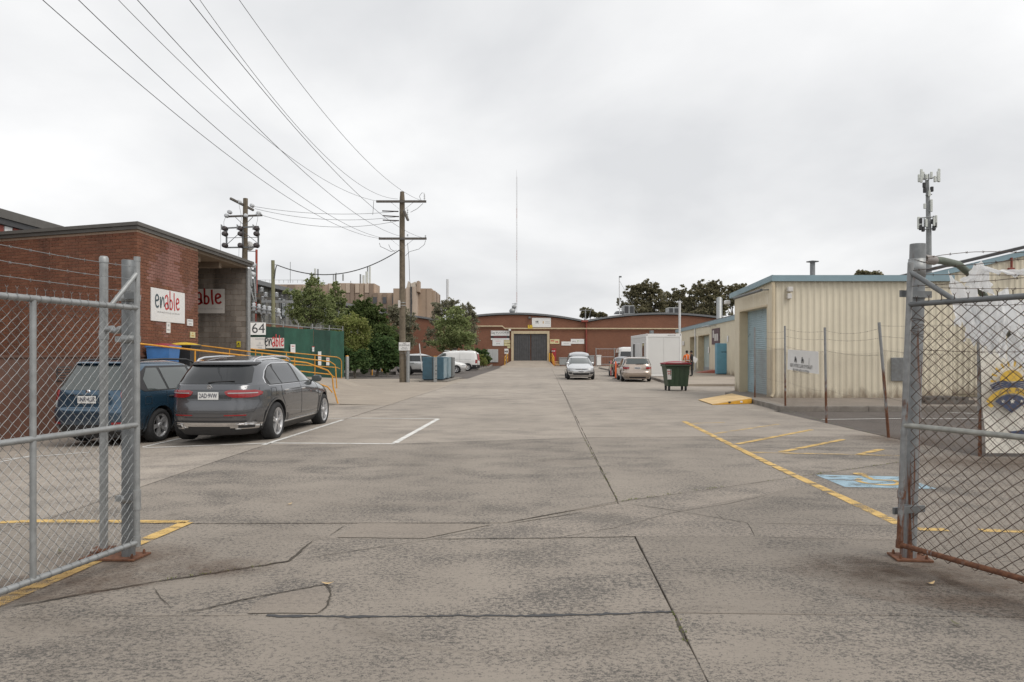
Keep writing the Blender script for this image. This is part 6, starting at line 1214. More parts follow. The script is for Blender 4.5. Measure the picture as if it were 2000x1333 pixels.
MB().prism([at(793, 562, YO - 8), at(813, 560, YO - 8), at(813, 640, YO - 8), at(793, 640, YO - 8)], (0, 4, 0)).build('fin_tower', M['tan_pale'], of, fix=True); MB().prism([at(794, 562, YO - 8), at(797, 549, YO - 8), at(803, 554, YO - 8), at(811, 550.5, YO - 8), at(812, 560, YO - 8)], (0, 4, 0)).build('fin', M['pale_fin'], of, fix=True); MB().prism([at(813.5, 550, YO - 8), at(818, 548.5, YO - 8), at(818, 570, YO - 8), at(813.5, 570, YO - 8)], (0, 4, 0)).build('fin', M['tan_wall'], of, fix=True); MB().box(xat(810, YO), xat(813, YO), YO - 8.3, YO - 8.05, 0, zat(566, YO)).build('recess', M['dark_trim'], of)
for k in range(4): MB().box(xat(846.2, YO), xat(852, YO), YO - 3 + k*4, YO - 1 + k*4, zat(640, YO), zat(570, YO)).build('fin', M['tan_dark' if k % 2 else 'tan_wall'], of)
for x, y0, y1, w in ((615.5, 525, 552, .5), (621, 526, 552, .4), (651, 536, 549, .25), (655, 535, 549, .3), (656.5, 533, 549, .25), (670, 536, 549, .4), (704, 536, 554, .45), (710, 538, 554, .6), (718, 522, 554, .35), (716.5, 531, 553, .8), (722.5, 521, 554, .5), (685, 549, 555, .2), (567, 512, 553, .15)): MB().tube([at(x, y1, YO + 2), at(x, y0, YO + 2)], w/2, 6).build('antenna', M['tower_grey' if w < .5 else 'antenna'], of)
mb = MB()
for k in range(12): mb.tube([at(500 + k*9, 553, YO + 4), at(500 + k*9, 547, YO + 4)], .05, 3)
mb.tube([at(500, 547.3, YO + 4), at(600, 547.3, YO + 4)], .05, 3); mb.build('roof_rail', M['galvanised'], of)
mb = MB(); mb.tube([Vector((xat(874, 150), 150, 0)), at(874, 546, 150)], .27, 8); mb.build('tall_flue', M['mast_white'], origin=Vector((xat(874, 150), 150, 0)), label='slim white flue rising behind the middle tree', cat='flue')
# ---------------------------------------------------------------- blue and grey steel boxes by the pole
Yx = 41.; bx0 = Vector((xat(825, Yx), Yx, 0))
def steel_box(label, Y0_, Y1_, mat, hgt, dx0=0.):
    x0, x1 = bx0.x + .041*(Y0_ - Yx) + dx0, bx0.x + 1.22 + .041*(Y0_ - Yx)
    t = thing('steel_box', label, 'steel box', ((x0+x1)/2, Y0_, 0), 'steel boxes in a row beside the pole'); MB().bbox(x0, x1, Y0_, Y1_, .14, hgt, .012).build('body', M[mat], t)
    MB().box(x0 + .06, x1 - .06, Y0_ + .05, Y1_ - .05, .0, .145).build('base', M['dark_trim'], t)
    MB().box(x1 + .001, x1 + .02, Y0_ + .06, Y1_ - .06, .2, hgt - .06).build('door', M['box_pale' if mat == 'box_blue' else mat], t); MB().box(x0 + .56, x0 + .6, Y0_ - .012, Y0_ - .001, .16, hgt - .03).build('seam', M['dark_trim'], t); MB().beam((x0, Y0_ + .1, hgt + .012), (x1, Y0_ + .1, hgt + .012), .05, .02).build('rim', M[mat], t)
steel_box('nearest blue steel box with peeling pale blue side', 41., 43.0, 'box_blue', 1.42); steel_box('second steel box with pale blue side behind the nearest', 43.15, 44.9, 'box_pale', 1.42); steel_box('farthest grey steel box of the row', 45.1, 47., 'box_grey', 1.4)
MB().prism([(bx0.x - .15, 40.6, 0), (bx0.x + 1.5, 40.6, 0), (bx0.x + 1.85, 47.6, 0), (bx0.x + .2, 47.6, 0)], (0, 0, .07)).build('box_plinth', M['kerb_concrete'], label='low concrete plinth under the row of steel boxes', cat='plinth', fix=True)
sp4 = thing('steel_channel_post', 'grey slotted steel post standing in front of the blue box', 'post', (xat(850, 40.3), 40.3, 0)); MB().bbox(xat(847, 40.3), xat(853.5, 40.3), 40.25, 40.35, 0, zat(697, 40.3), .01).build('channel', M['galvanised'], sp4); MB().bbox(xat(847, 40.3), xat(853.5, 40.3), 40.24, 40.36, zat(697, 40.3), zat(695.8, 40.3), .005).build('cap', M['rail_yellow'], sp4)
for y in (714.5, 723, 730, 739): MB().box(xat(850.5, 40.3), xat(853, 40.3), 40.238, 40.249, zat(y + 1.5, 40.3), zat(y, 40.3)).build('slot', M['dark_trim'], sp4)
mb = MB(); a = gp(824, 740); mb.tube([at(824.5, 725, 46), at(819, 671.5, 46)], .035, 6); mb.build('leaning_stake', M['mast_white'], origin=at(824, 725, 46), label='thin white stake leaning behind the blue box', cat='stake')
# big green bin, lane posts
gb = thing('waste_bin', 'large dark green four wheeled waste bin with red lid', 'bin', gp(1325, 764)); Yb_ = 30.6; xa, xb = xat(1300.5, Yb_), xat(1347.5, Yb_); zb_, zt_ = .2, zat(712, Yb_)
mb = MB(); q = .07; dpt = .95
mb.add([(xa+q+.06, Yb_+.08, zb_), (xb-q, Yb_+.08, zb_), (xb-q, Yb_+dpt-.08, zb_), (xa+q+.06, Yb_+dpt-.08, zb_), (xa, Yb_, zt_), (xb, Yb_, zt_), (xb, Yb_+dpt, zt_), (xa, Yb_+dpt, zt_)], [(0,3,2,1),(0,1,5,4),(1,2,6,5),(2,3,7,6),(3,0,4,7),(4,5,6,7)]); mb.bbox(xa - .03, xb + .03, Yb_ - .04, Yb_ + dpt + .04, zt_ - .1, zt_, .02)
for k in range(1, 5): x = xa + (xb-xa)*k/5; mb.beam((x, Yb_ + .0, zt_ - .12), (x*.96 + .04*(xa+xb)/2, Yb_ + .07, zb_ + .02), .03, .02, up=(0, 1, 0))
mb.build('body', M['bin_green'], gb); MB().grid(lambda u, v: Vector((xa - .04 + (xb-xa+.08)*u, Yb_ - .05 + (dpt+.1)*v, zt_ + .05 + .09*math.sin(math.pi*u)**.6*(.35 + .65*math.sin(math.pi*min(v*1.1, 1)))**1)), 14, 10).box(xa - .045, xb + .045, Yb_ - .055, Yb_ + dpt + .055, zt_ + .002, zt_ + .052).build('lid', M['bin_red'], gb)
MB().tube([(xa - .02, Yb_ - .06, zt_ - .05), (xb + .02, Yb_ - .06, zt_ - .05)], .02, 6).build('handle_bar', M['bin_green'], gb)
for x in (xa + .17, xb - .15):
    for y in (Yb_ + .14, Yb_ + dpt - .14): o = MB().lathe([(.0, -.03), (.095, -.03), (.1, -.02), (.1, .02), (.095, .03), (.0, .03)], (x, y, .1), 'x', 16).build('caster', M['rubber'], gb); MB().box(x - .05, x + .05, y - .02, y + .02, .1, .21).build('fork', M['dull_steel'], o)
c = Vector((xa + .10, Yb_ - .0, 0)); MB().prism([(xa + .045, Yb_ + .015, .95), (xa + .24, Yb_ + .015, .95), (xa + .25, Yb_ + .045, .5), (xa + .08, Yb_ + .045, .5)], (0, -.012, 0)).build('label', M['banner_white'], gb, fix=True)
mb = MB(); text(mb, '~5', Vector((xa + .15, Yb_ - .005, .85)), (1, 0, 0), (0, -.06, 1), .055); text(mb, '~4', Vector((xa + .16, Yb_ + .005, .75)), (1, 0, 0), (0, -.06, 1), .055); mb.build('lettering', M['ink_red'], gb)
for lab, px, py, ptp, m_ in (('faded pink lane post with cream band', 1193.5, 735.5, 704.5, 'pink_post'), ('bright orange lane post next to the champagne wagon', 1202.5, 740.5, 706, 'orange_post')):
    g = gp(px, py); t = thing('lane_post', lab, 'lane post', g, 'flexible lane posts'); h = zat(ptp, g.y); MB().lathe([(.055, .04), (.05, h-.1), (.035, h-.05), (.045, h-.02), (.0, h)], g, 'z', 12).build('post', M[m_], t); MB().lathe([(.24, 0), (.22, .03), (.06, .06)], g, 'z', 14).build('base', M['rubber'], t)
    if m_ == 'pink_post': MB().lathe([(.0545, h*.58), (.054, h*.78)], g, 'z', 12).build('band', M['sign_cream'], t)
# ================================================================ vehicles
def interp(tab, z):
    if z <= tab[0][0]: return tab[0][1]
    for i in range(len(tab)-1):
        (a, va), (b, vb) = tab[i], tab[i+1]
        if z <= b:
            # cubic (catmull-rom like) with monotone clamp
            m0 = (vb - tab[i-1][1])/(b - tab[i-1][0]) if i > 0 else (vb-va)/(b-a)
            m1 = (tab[i+2][1] - va)/(tab[i+2][0] - a) if i+2 < len(tab) else (vb-va)/(b-a)
            s_ = (vb-va)/(b-a)
            if s_ == 0: m0 = m1 = 0
            else: m0 = max(min(m0/s_, 2.5), 0)*s_; m1 = max(min(m1/s_, 2.5), 0)*s_
            t = (z-a)/(b-a); h = b-a
            return (2*t**3-3*t*t+1)*va + (t**3-2*t*t+t)*h*m0 + (-2*t**3+3*t*t)*vb + (t**3-t*t)*h*m1
    return tab[-1][1]
class Car:
    """body described by level outlines: rear x, front x and half width as functions of height; local +x is forward"""
    def __init__(s, name, label, loc, rz, paint, rear, front, width, axles, wr, wy, clad_z=.0, nr=5., nf=4., cat='car', group=None, clad='black_plastic', z0=.17, dz_nf=()):
        s.rear, s.front, s.width, s.nr, s.nf_tab = rear, front, width, nr, dz_nf or ((0, nf), (3, nf)); s.paint = paint
        s.root = thing(name, label, cat, loc, group, rz, local=True); s.axles, s.wr, s.wy = axles, wr, wy
        zt = max(rear[-1][0], front[-1][0]); s.zt = zt
        zs_ = sorted(set([round(z0 + (zt - z0)*i/34, 4) for i in range(35)] + [round(p[0], 4) for p in rear + front + width if z0 <= p[0] <= zt] + [round(zt - .012, 4), round(zt - .004, 4)]))
        ring = []
        for z in zs_: ring.append(s.outline(z))
        n = len(ring[0]); mb = MB(); vs = [p for r_ in ring for p in r_]
        for i in range(len(zs_)-1):
            mi = 2 if (zs_[i] + zs_[i+1])/2 < clad_z else 0
            for k in range(n): mb.f.append((i*n+k, i*n+(k+1) % n, (i+1)*n+(k+1) % n, (i+1)*n+k)); mb.m.append(mi); mb.sm.append(True)
        mb.v = [tuple(v) for v in vs]
        mb.f.append(tuple(range(n))[::-1]); mb.m.append(1); mb.sm.append(False); L = (len(zs_)-1)*n
        mb.f.append(tuple(L + k for k in range(n))); mb.m.append(0); mb.sm.append(True)
        body = mb.build('body', [M[paint], M['black_plastic'], M[clad]], s.root)
        # wheel arches
        cut = MB()
        for x in axles:
            for sg in (-1, 1):
                y0, y1 = (wy - .30, wy + .3) if sg > 0 else (-wy - .3, -wy + .30)
                cut.lathe([(wr + .055, y0), (wr + .055, y1)], (x, 0, wr), 'y', 36, 1, False)
        cm = cut.mesh('cut', [M[paint], M['black_plastic']]); b = bmesh.new(); b.from_mesh(cm); bmesh.ops.remove_doubles(b, verts=b.verts, dist=1e-5); bmesh.ops.recalc_face_normals(b, faces=b.faces); b.to_mesh(cm); b.free()
        b = bmesh.new(); b.from_mesh(body.data); bmesh.ops.recalc_face_normals(b, faces=b.faces); b.to_mesh(body.data); b.free()
        co = bpy.data.objects.new('cut', cm); COL.objects.link(co); co.matrix_world = Matrix()
        par = body.parent; body.parent = None; body.matrix_world = Matrix()
        md = body.modifiers.new('b', 'BOOLEAN'); md.operation = 'DIFFERENCE'; md.object = co; md.solver = 'EXACT'
        dg = bpy.context.evaluated_depsgraph_get(); me = bpy.data.meshes.new_from_object(body.evaluated_get(dg)); body.modifiers.clear(); old = body.data; body.data = me; bpy.data.meshes.remove(old); bpy.data.objects.remove(co)
        body.parent = par; me.name = 'body'; s.body = body
    def nf(s, z):
        b = interp(s.nf_tab, z); k = min(max((.98 - z)/.25, 0), 1); return b*(1-k) + max(b, 5.4)*k
    def P(s, z): return interp(s.rear, z), interp(s.front, z), interp(s.width, z)
    def outline(s, z):
        xr, xf, w = s.P(z); xc = (xr*.55 + xf*.45); ar, af = xc - xr, xf - xc; nf = s.nf(z)
        TH = (0, .05, .4, 1.5, 4, 8, 13, 19, 25, 31, 38, 45, 52, 59, 65, 71, 77, 82, 86, 88.5, 89.6, 89.95)
        cs = lambda a_, n_: (max(math.cos(R(a_)), 0)**(2/n_), math.sin(R(a_))**(2/n_))
        side = [(xc - ar*cs(a_, s.nr)[0], w*cs(a_, s.nr)[1]) for a_ in TH] + [(xc, w)] + [(xc + af*cs(a_, nf)[0], w*cs(a_, nf)[1]) for a_ in TH[::-1]]
        return [Vector((x, y, z)) for x, y in side] + [Vector((x, -y, z)) for x, y in side[1:-1][::-1]]
    def sy(s, x, z):
        xr, xf, w = s.P(z); xc = xr*.55 + xf*.45
        if x < xc: q = min(abs(x - xc)/(xc - xr), .9999); return w*(1 - q**s.nr)**(1/s.nr)
        nf = s.nf(z); q = min(abs(x - xc)/(xf - xc), .9999); return w*(1 - q**nf)**(1/nf)
    def rx(s, y, z): xr, xf, w = s.P(z); xc = xr*.55 + xf*.45; q = min(abs(y)/w, .999); return xc - (xc-xr)*(1 - q**s.nr)**(1/s.nr)
    def fxx(s, y, z): xr, xf, w = s.P(z); xc = xr*.55 + xf*.45; nf = s.nf(z); q = min(abs(y)/w, .999); return xc + (xf-xc)*(1 - q**nf)**(1/nf)
    def patch(s, name, mat, rows_, kind, off=.006, m=10, parent=None, sub=4, skirt=.02, frac=False):
        """rows: (z, a, b): on the side a,b are x; on rear/front they are y (fractions of the half width if frac)"""
        R_ = []
        for (z0, a0, b0), (z1, a1, b1) in zip(rows_, rows_[1:]):
            for i in range(sub): t = i/sub; R_.append((z0+(z1-z0)*t, a0+(a1-a0)*t, b0+(b1-b0)*t))
        R_.append(rows_[-1]); sides = (1, -1) if kind in ('side', 'wrap') else (1,); res = None
        for sg in sides:
            def pt(z, q, o):
                if kind == 'side': return Vector((q, sg*(s.sy(q, z) + o), z + o*.3))
                if kind == 'wrap':
                    xr, xf, w = s.P(z); xc = xr*.55 + xf*.45; e_ = 2/s.nr; ca, sa = math.cos(R(q)), math.sin(R(q))
                    return Vector((xc - (xc - xr + o)*ca**e_, sg*(w + o)*sa**e_, z + o*.3))
                if frac: q = q*s.P(z)[2]
                if kind == 'rear': return Vector((s.rx(q, z) - o, q, z + o*.3))
                return Vector((s.fxx(q, z) + o, q, z + o*.3))
            mb = MB(); nr_ = len(R_); vs = [pt(z, a + (b-a)*k/m, off) for z, a, b in R_ for k in range(m+1)]
            mb.add(vs, [(j*(m+1)+k, j*(m+1)+k+1, (j+1)*(m+1)+k+1, (j+1)*(m+1)+k) for j in range(nr_-1) for k in range(m)], 0, True)
            if skirt:
                loop = [(0, k) for k in range(m+1)] + [(j, m) for j in range(1, nr_)] + [(nr_-1, k) for k in range(m-1, -1, -1)] + [(j, 0) for j in range(nr_-2, 0, -1)]
                o_ = [vs[j*(m+1)+k] for j, k in loop]; i_ = [pt(R_[j][0], R_[j][1] + (R_[j][2]-R_[j][1])*k/m, off - skirt) for j, k in loop]; n = len(loop)
                mb.add(o_ + i_, [(k, (k+1) % n, n+(k+1) % n, n+k) for k in range(n)])
            res = mb.build(name, M[mat], parent or s.root, fix=True)
        return res
    def seam(s, pts_list, name='panel_gap', kind='side', w=.006, mat='black_plastic', off=.002):
        for sg in ((1, -1) if kind == 'side' else (1,)):
            mb = MB()
            for pts in pts_list:
                path = []
                for (a, b), (c, d) in zip(pts, pts[1:]): path += [(a + (c-a)*i/8, b + (d-b)*i/8) for i in range(8)]
                path.append(pts[-1])
                V_ = [Vector((q, sg*(s.sy(q, z) + off), z)) if kind == 'side' else Vector((s.rx(q, z) - off, q, z)) if kind == 'rear' else Vector((s.fxx(q, z) + off, q, z)) for q, z in path]
                mb.tube(V_, w/2, 4, cap=False)
            mb.build(name, M[mat], s.root)
    def wheels(s, rim='rim', spokes=5, r_rim=.24, w=.22, double=False, inset_=.02):
        wr = s.wr
        tyre = MB().lathe([(r_rim-.005, -w/2+.02), (r_rim+.01, -w/2), (wr-.05, -w/2-.004), (wr-.012, -w/2+.02), (wr, -w/2+.05), (wr, w/2-.05), (wr-.012, w/2-.02), (wr-.05, w/2+.004), (r_rim+.01, w/2), (r_rim-.005, w/2-.02)], (0, 0, 0), 'y', 32, cap=False).mesh('tyre', M['rubber'])
        rb_ = MB(); f_ = w/2 - inset_
        rb_.lathe([(r_rim+.004, f_+.012), (r_rim-.012, f_+.014), (r_rim-.03, f_-.02), (r_rim-.035, -w/2+.03)], (0, 0, 0), 'y', 32, 0, cap=False)
        rb_.lathe([(r_rim-.03, f_-.09), (.0, f_-.07)], (0, 0, 0), 'y', 24, 1, cap=False); rb_.lathe([(.06, f_-.05), (.058, f_+.0), (.04, f_+.008), (.0, f_+.01)], (0, 0, 0), 'y', 16, 0)
        for k in range(spokes):
            for dk in ((-.14, .14) if double else (0,)):
                a = 2*math.pi*k/spokes + dk; d = Vector((math.cos(a), 0, math.sin(a))); q = Vector((-math.sin(a), 0, math.cos(a))); wi, wo = (.013, .020) if double else (.028, .038)
                o = Vector((0, 1, 0)); p0, p1 = d*.045, d*(r_rim-.012)
                rb_.add([p0 - q*wi + o*(f_-.005), p0 + q*wi + o*(f_-.005), p1 + q*wo + o*(f_+.004), p1 - q*wo + o*(f_+.004), p0 - q*wi + o*(f_-.05), p0 + q*wi + o*(f_-.05), p1 + q*wo + o*(f_-.04), p1 - q*wo + o*(f_-.04)], [(0,1,2,3),(0,4,5,1),(1,5,6,2),(3,2,6,7),(0,3,7,4)])
        rim_me = rb_.mesh('rim', [M[rim], M['black_plastic']])
        for x in s.axles:
            for sg in (1, -1):
                o = bpy.data.objects.new('wheel', tyre); COL.objects.link(o); o.parent = s.root; o.location = (x, sg*(s.wy - w/2), wr); o.rotation_euler = (0, random.uniform(0, 6), 0 if sg > 0 else math.pi)
                r_ = bpy.data.objects.new('rim', rim_me); COL.objects.link(r_); r_.parent = o
    def plate(s, kind, z, txt, y=0., w=.372, h=.135, off=.02):
        x = (s.rx(y, z) - off) if kind == 'rear' else (s.fxx(y, z) + off); sg = -1 if kind == 'rear' else 1
        o = MB().bbox(min(x, x - sg*.01), max(x, x - sg*.01), y - w/2, y + w/2, z - h/2, z + h/2, .003).build('number_plate', M['plate_white'], s.root)
        mb = MB(); text(mb, txt, Vector((x + sg*.004, y, z)), (0, sg, 0), (0, 0, 1), h*.85, 0, .01, width=w*.88); mb.build('lettering', M['plate_ink'], o)
    def mirrors(s, x, z, mat, w=.2, out_=.2):
        for sg in (1, -1):
            y = s.sy(x, z - .05); c = Vector((x, sg*(y + out_*.62), z)); mb = MB()
            mb.grid(lambda u, v: c + Vector((.07*math.sin(math.pi*v)*math.cos(2*math.pi*u) + .02, sg*.11*math.sin(math.pi*v)**.6*math.sin(2*math.pi*u), .075*-math.cos(math.pi*v))), 14, 8); mb.tube([Vector((x, sg*(y - .03), z - .05)), c - Vector((0, 0, .03))], .025, 6)
            o = mb.build('mirror', M[mat], s.root); MB().grid(lambda u, v: c + Vector((-.056, sg*.09*(2*u-1), .055*(2*v-1))), 2, 2).build('mirror_glass', M['glass_light'], o)
    def handles(s, pts, mat):
        for x, z in pts:
            for sg in (1, -1): y = s.sy(x, z); MB().bbox(x - .1, x + .1, min(sg*(y-.01), sg*(y+.028)), max(sg*(y-.01), sg*(y+.028)), z - .016, z + .016, .008).build('door_handle', M[mat], s.root)
    def rails(s, x0, x1, y, zf, mat, r_=.016):
        for sg in (1, -1): MB().tube([(x0, sg*y, zf(x0) - .03), (x0 + .09, sg*y, zf(x0) + .03), (x0 + .3, sg*y, zf(x0 + .3) + .045), ((x0+x1)/2, sg*y, zf((x0+x1)/2) + .045), (x1 - .3, sg*y, zf(x1 - .3) + .045), (x1 - .1, sg*y, zf(x1) + .02), (x1, sg*y, zf(x1) - .03)], r_, 8).build('roof_rail', M[mat], s.root)
    def arches(s, mat='black_plastic', t=.05, off=.012):
        for x in s.axles:
            for sg in (1, -1):
                vs = []; n = 22
                for k in range(n+1):
                    a = R(-12 + 204*k/n)
                    for rr_ in (s.wr + .05, s.wr + .05 + t):
                        px_, pz_ = x + rr_*math.cos(a), s.wr + rr_*math.sin(a); pz_ = max(pz_, .22); vs.append(Vector((px_, sg*(s.sy(px_, pz_) + off), pz_)))
                mb = MB().add(vs, [(2*k, 2*k+1, 2*k+3, 2*k+2) for k in range(n)], 0, True); mb.build('arch_trim', M[mat], s.root)
VPR = math.atan(.041)                                       # heading of the drive
def place(pw1, pw2=None): pass
# ---------------------------------------------------------------- grey SUV, rear three-quarter
GX, GY = -5.32, 14.9; gzc = gz(GX, GY)
c = Car('parked_suv', 'grey SUV with plate 2AD 9VW parked rear on beside the ramp', (GX, GY, gzc + .005), math.pi/2 - VPR, 'paint_grey',
  rear=[(.17, -2.16), (.32, -2.27), (.45, -2.315), (.62, -2.325), (.80, -2.30), (.95, -2.295), (1.06, -2.245), (1.10, -2.205), (1.25, -2.085), (1.38, -1.955), (1.44, -1.88), (1.48, -1.78), (1.53, -1.42), (1.57, -.95), (1.60, -.45)],
  front=[(.17, 2.08), (.35, 2.28), (.55, 2.33), (.75, 2.30), (.88, 2.20), (.98, 1.95), (1.04, 1.55), (1.08, 1.15), (1.15, 1.02), (1.30, .72), (1.42, .44), (1.49, .22), (1.54, -.0), (1.585, -.22), (1.60, -.35)],
  width=[(.17, .78), (.30, .885), (.45, .925), (.65, .938), (.85, .935), (.98, .912), (1.06, .875), (1.12, .838), (1.3, .75), (1.41, .69), (1.47, .645), (1.52, .58), (1.56, .48), (1.588, .33), (1.60, .2)],
  axles=(1.47, -1.403), wr=.362, wy=.93, clad_z=.34, nr=4.0, dz_nf=((.2, 3.2), (1.0, 3.4), (1.1, 4.5), (1.64, 4.)))
zr = lambda x: 1.575 - .05*abs(x + .5)**2*.6
c.wheels('rim', 5, .255, .245, double=True); c.arches('paint_grey', .035, .01)
c.patch('rear_window', 'glass_dark', [(1.095, -.70, .70), (1.12, -.80, .80), (1.25, -.83, .83), (1.36, -.86, .86), (1.42, -.84, .84)], 'rear', .006, 16, frac=True)
c.patch('spoiler', 'black_plastic', [(1.425, -.92, .92), (1.462, -.96, .96)], 'rear', .05, 14, frac=True); c.patch('spoiler', 'paint_grey', [(1.464, -.97, .97), (1.497, -.97, .97)], 'rear', .055, 14, frac=True)
sur = [(1.055, -1.62, 1.06), (1.09, -1.70, .98), (1.20, -1.68, .80), (1.32, -1.54, .56), (1.41, -1.34, .36), (1.45, -1.12, .24)]
c.patch('window_chrome', 'chrome', [(1.043, -1.64, 1.09)] + [(z + .004, a - .025, b + .02) for z, a, b in sur[1:]] + [(1.466, -1.08, .17)], 'side', .004, 24)
c.patch('window_surround', 'black_plastic', sur, 'side', .008, 24)
c.patch('side_window', 'glass_dark', [(1.068, -1.60, -1.12), (1.2, -1.64, -1.18), (1.32, -1.51, -1.24), (1.40, -1.35, -1.27)], 'side', .012, 8); c.patch('side_window', 'glass_dark', [(1.068, -1.07, -.17), (1.2, -1.13, -.19), (1.35, -1.20, -.23), (1.44, -1.12, -.26)], 'side', .012, 8); c.patch('side_window', 'glass_car', [(1.068, -.07, .93), (1.2, -.09, .74), (1.32, -.12, .51), (1.44, -.16, .24)], 'side', .012, 10)
c.patch('windscreen', 'glass_car', [(1.10, -.86, .86), (1.3, -.86, .86), (1.45, -.82, .82)], 'front', .006, 14, frac=True)
c.patch('tail_light', 'lamp_red', [(.85, 13, 34), (.865, 9, 42), (.90, 6.5, 50), (.94, 5.5, 52), (.965, 6, 48), (.985, 9, 40)], 'wrap', .012, 18)
c.patch('light_strip', 'lamp_clear', [(.922, 8, 44), (.938, 8, 44)], 'wrap', .017, 14, skirt=.005)
for sg in (1, -1): c.patch('reflector', 'lamp_red', [(.525, .50*sg - .19, .50*sg + .19), (.545, .50*sg - .19, .50*sg + .19)], 'rear', .01, 6, frac=True)
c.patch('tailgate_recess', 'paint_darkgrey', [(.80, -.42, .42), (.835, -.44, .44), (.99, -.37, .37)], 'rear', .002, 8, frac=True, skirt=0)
c.plate('rear', .885, '2AD·9VW'); mb = MB(); x = c.rx(0, 1.045) - .012; mb.lathe([(.045, -.01), (.052, 0), (.045, .005)], (x, 0, 1.04), 'x', 20); 
for k in range(3): a = R(90 + 120*k); mb.tube([(x - .012, 0, 1.04), (x - .012, .045*math.cos(a), 1.04 + .045*math.sin(a))], .005, 4)
mb.build('badge', M['chrome'], c.root)
for y0, t_ in ((.62, 'GLC 250 d'), (-.62, '4MATIC')): mb = MB(); text(mb, t_, Vector((c.rx(y0, 1.03) - .012, y0, 1.035)), (0, -1, 0), (0, 0, 1), .034); mb.build('badge_lettering', M['chrome'], c.root)
c.patch('bumper_lower', 'black_plastic', [(.22, -.93, .93), (.33, -.95, .95), (.44, -.95, .95)], 'rear', .006, 14, frac=True)
c.patch('skid_plate', 'chrome', [(.30, -.84, .84), (.315, -.90, .90), (.385, -.90, .90), (.40, -.80, .80)], 'rear', .025, 16, frac=True); c.patch('skid_shadow', 'black_plastic', [(.25, -.45, .45), (.325, -.42, .42)], 'rear', .028, 8, frac=True)
for sg in (1, -1): c.patch('exhaust', 'chrome', [(.275, .70*sg - .17, .70*sg + .17), (.37, .70*sg - .17, .70*sg + .17)], 'rear', .035, 8, frac=True); c.patch('exhaust_opening', 'black_plastic', [(.295, .70*sg - .12, .70*sg + .12), (.345, .70*sg - .12, .70*sg + .12)], 'rear', .039, 6, frac=True)
c.seam([[(-.78, 1.02), (-.80, .75), (-.74, .60), (-.45, .57), (.45, .57), (.74, .60), (.80, .75), (.78, 1.02)], [(-.43, .99), (.43, .99)]], kind='rear'); c.seam([[(-.82, .50), (.82, .50)]], kind='rear', w=.012)
c.seam([[(-1.15, 1.04), (-1.18, .85), (-1.0, .6), (-.95, .42), (.96, .42), (1.02, .7), (1.0, 1.03)], [(-.12, 1.04), (-.10, .42)], [(-1.62, .86), (-1.42, .86), (-1.42, 1.0), (-1.6, 1.0), (-1.62, .86)]], kind='side')
c.patch('sill_strip', 'chrome', [(.30, -1.0, 1.05), (.33, -1.0, 1.05)], 'side', .012, 14)
c.patch('body_crease', 'paint_grey', [(.90, -1.5, 1.5), (.905, -1.5, 1.5)], 'side', .006, 20, skirt=.012); c.patch('bonnet_crease', 'paint_grey', [(.62, -.95, 1.0), (.63, -.95, 1.0)], 'side', .005, 20, skirt=.012)
c.handles([(-.98, .935), (-.02, .925)], 'chrome'); c.mirrors(.83, 1.10, 'paint_darkgrey'); c.rails(-1.65, .30, .54, lambda x: 1.545 - .035*(x + .55)**2, 'chrome', .02)
x = c.rx(.1, 1.13) - .02; MB().tube([(x, .05, 1.12), (x + .02, -.1, 1.135), (c.rx(.3, 1.16) - .02, -.42, 1.15)], [.022, .018, .008], 6).build('wiper', M['black_plastic'], c.root)
for sg in (1, -1): c.patch('headlight', 'lamp_clear', [(.72, .55*sg - .25, .55*sg + .25), (.84, .6*sg - .25, .6*sg + .25)], 'front', .008, 8, frac=True)
# ---------------------------------------------------------------- blue wagon behind the left gate
BX, BY = -7.55, 15.25; 
c = Car('parked_wagon', 'dark blue wagon with roof rails seen through the left gate', (BX, BY, gz(BX, BY) + .005), math.pi/2 - VPR - .10, 'paint_blue',
  rear=[(.22, -2.12), (.34, -2.22), (.5, -2.265), (.68, -2.27), (.74, -2.22), (.95, -2.19), (1.05, -2.16), (1.12, -2.12), (1.3, -2.02), (1.45, -1.92), (1.53, -1.86), (1.57, -1.78), (1.60, -1.3), (1.615, -.6)],
  front=[(.22, 2.05), (.35, 2.22), (.55, 2.27), (.75, 2.24), (.88, 2.1), (.97, 1.8), (1.02, 1.35), (1.06, 1.05), (1.15, .88), (1.3, .58), (1.45, .28), (1.53, .08), (1.58, -.15), (1.615, -.5)],
  width=[(.22, .78), (.32, .845), (.5, .878), (.7, .89), (.9, .885), (1.0, .868), (1.06, .845), (1.3, .755), (1.45, .695), (1.53, .645), (1.57, .58), (1.60, .44), (1.615, .2)],
  axles=(1.32, -1.31), wr=.34, wy=.88, clad_z=.30, nr=6., dz_nf=((.2, 3.2), (1.0, 3.4), (1.1, 4.5), (1.64, 4.)))
c.wheels('rim', 5, .225, .215); c.arches('paint_blue', .045, .018)
c.patch('rear_window', 'glass_light', [(1.06, -.74, .74), (1.2, -.86, .86), (1.4, -.90, .90), (1.51, -.86, .86)], 'rear', .006, 14, frac=True); c.patch('spoiler', 'paint_blue', [(1.535, -.95, .95), (1.575, -.95, .95)], 'rear', .07, 12, frac=True)
sur = [(1.02, -1.75, .98), (1.08, -1.86, .90), (1.25, -1.80, .62), (1.40, -1.68, .34), (1.50, -1.5, .12)]
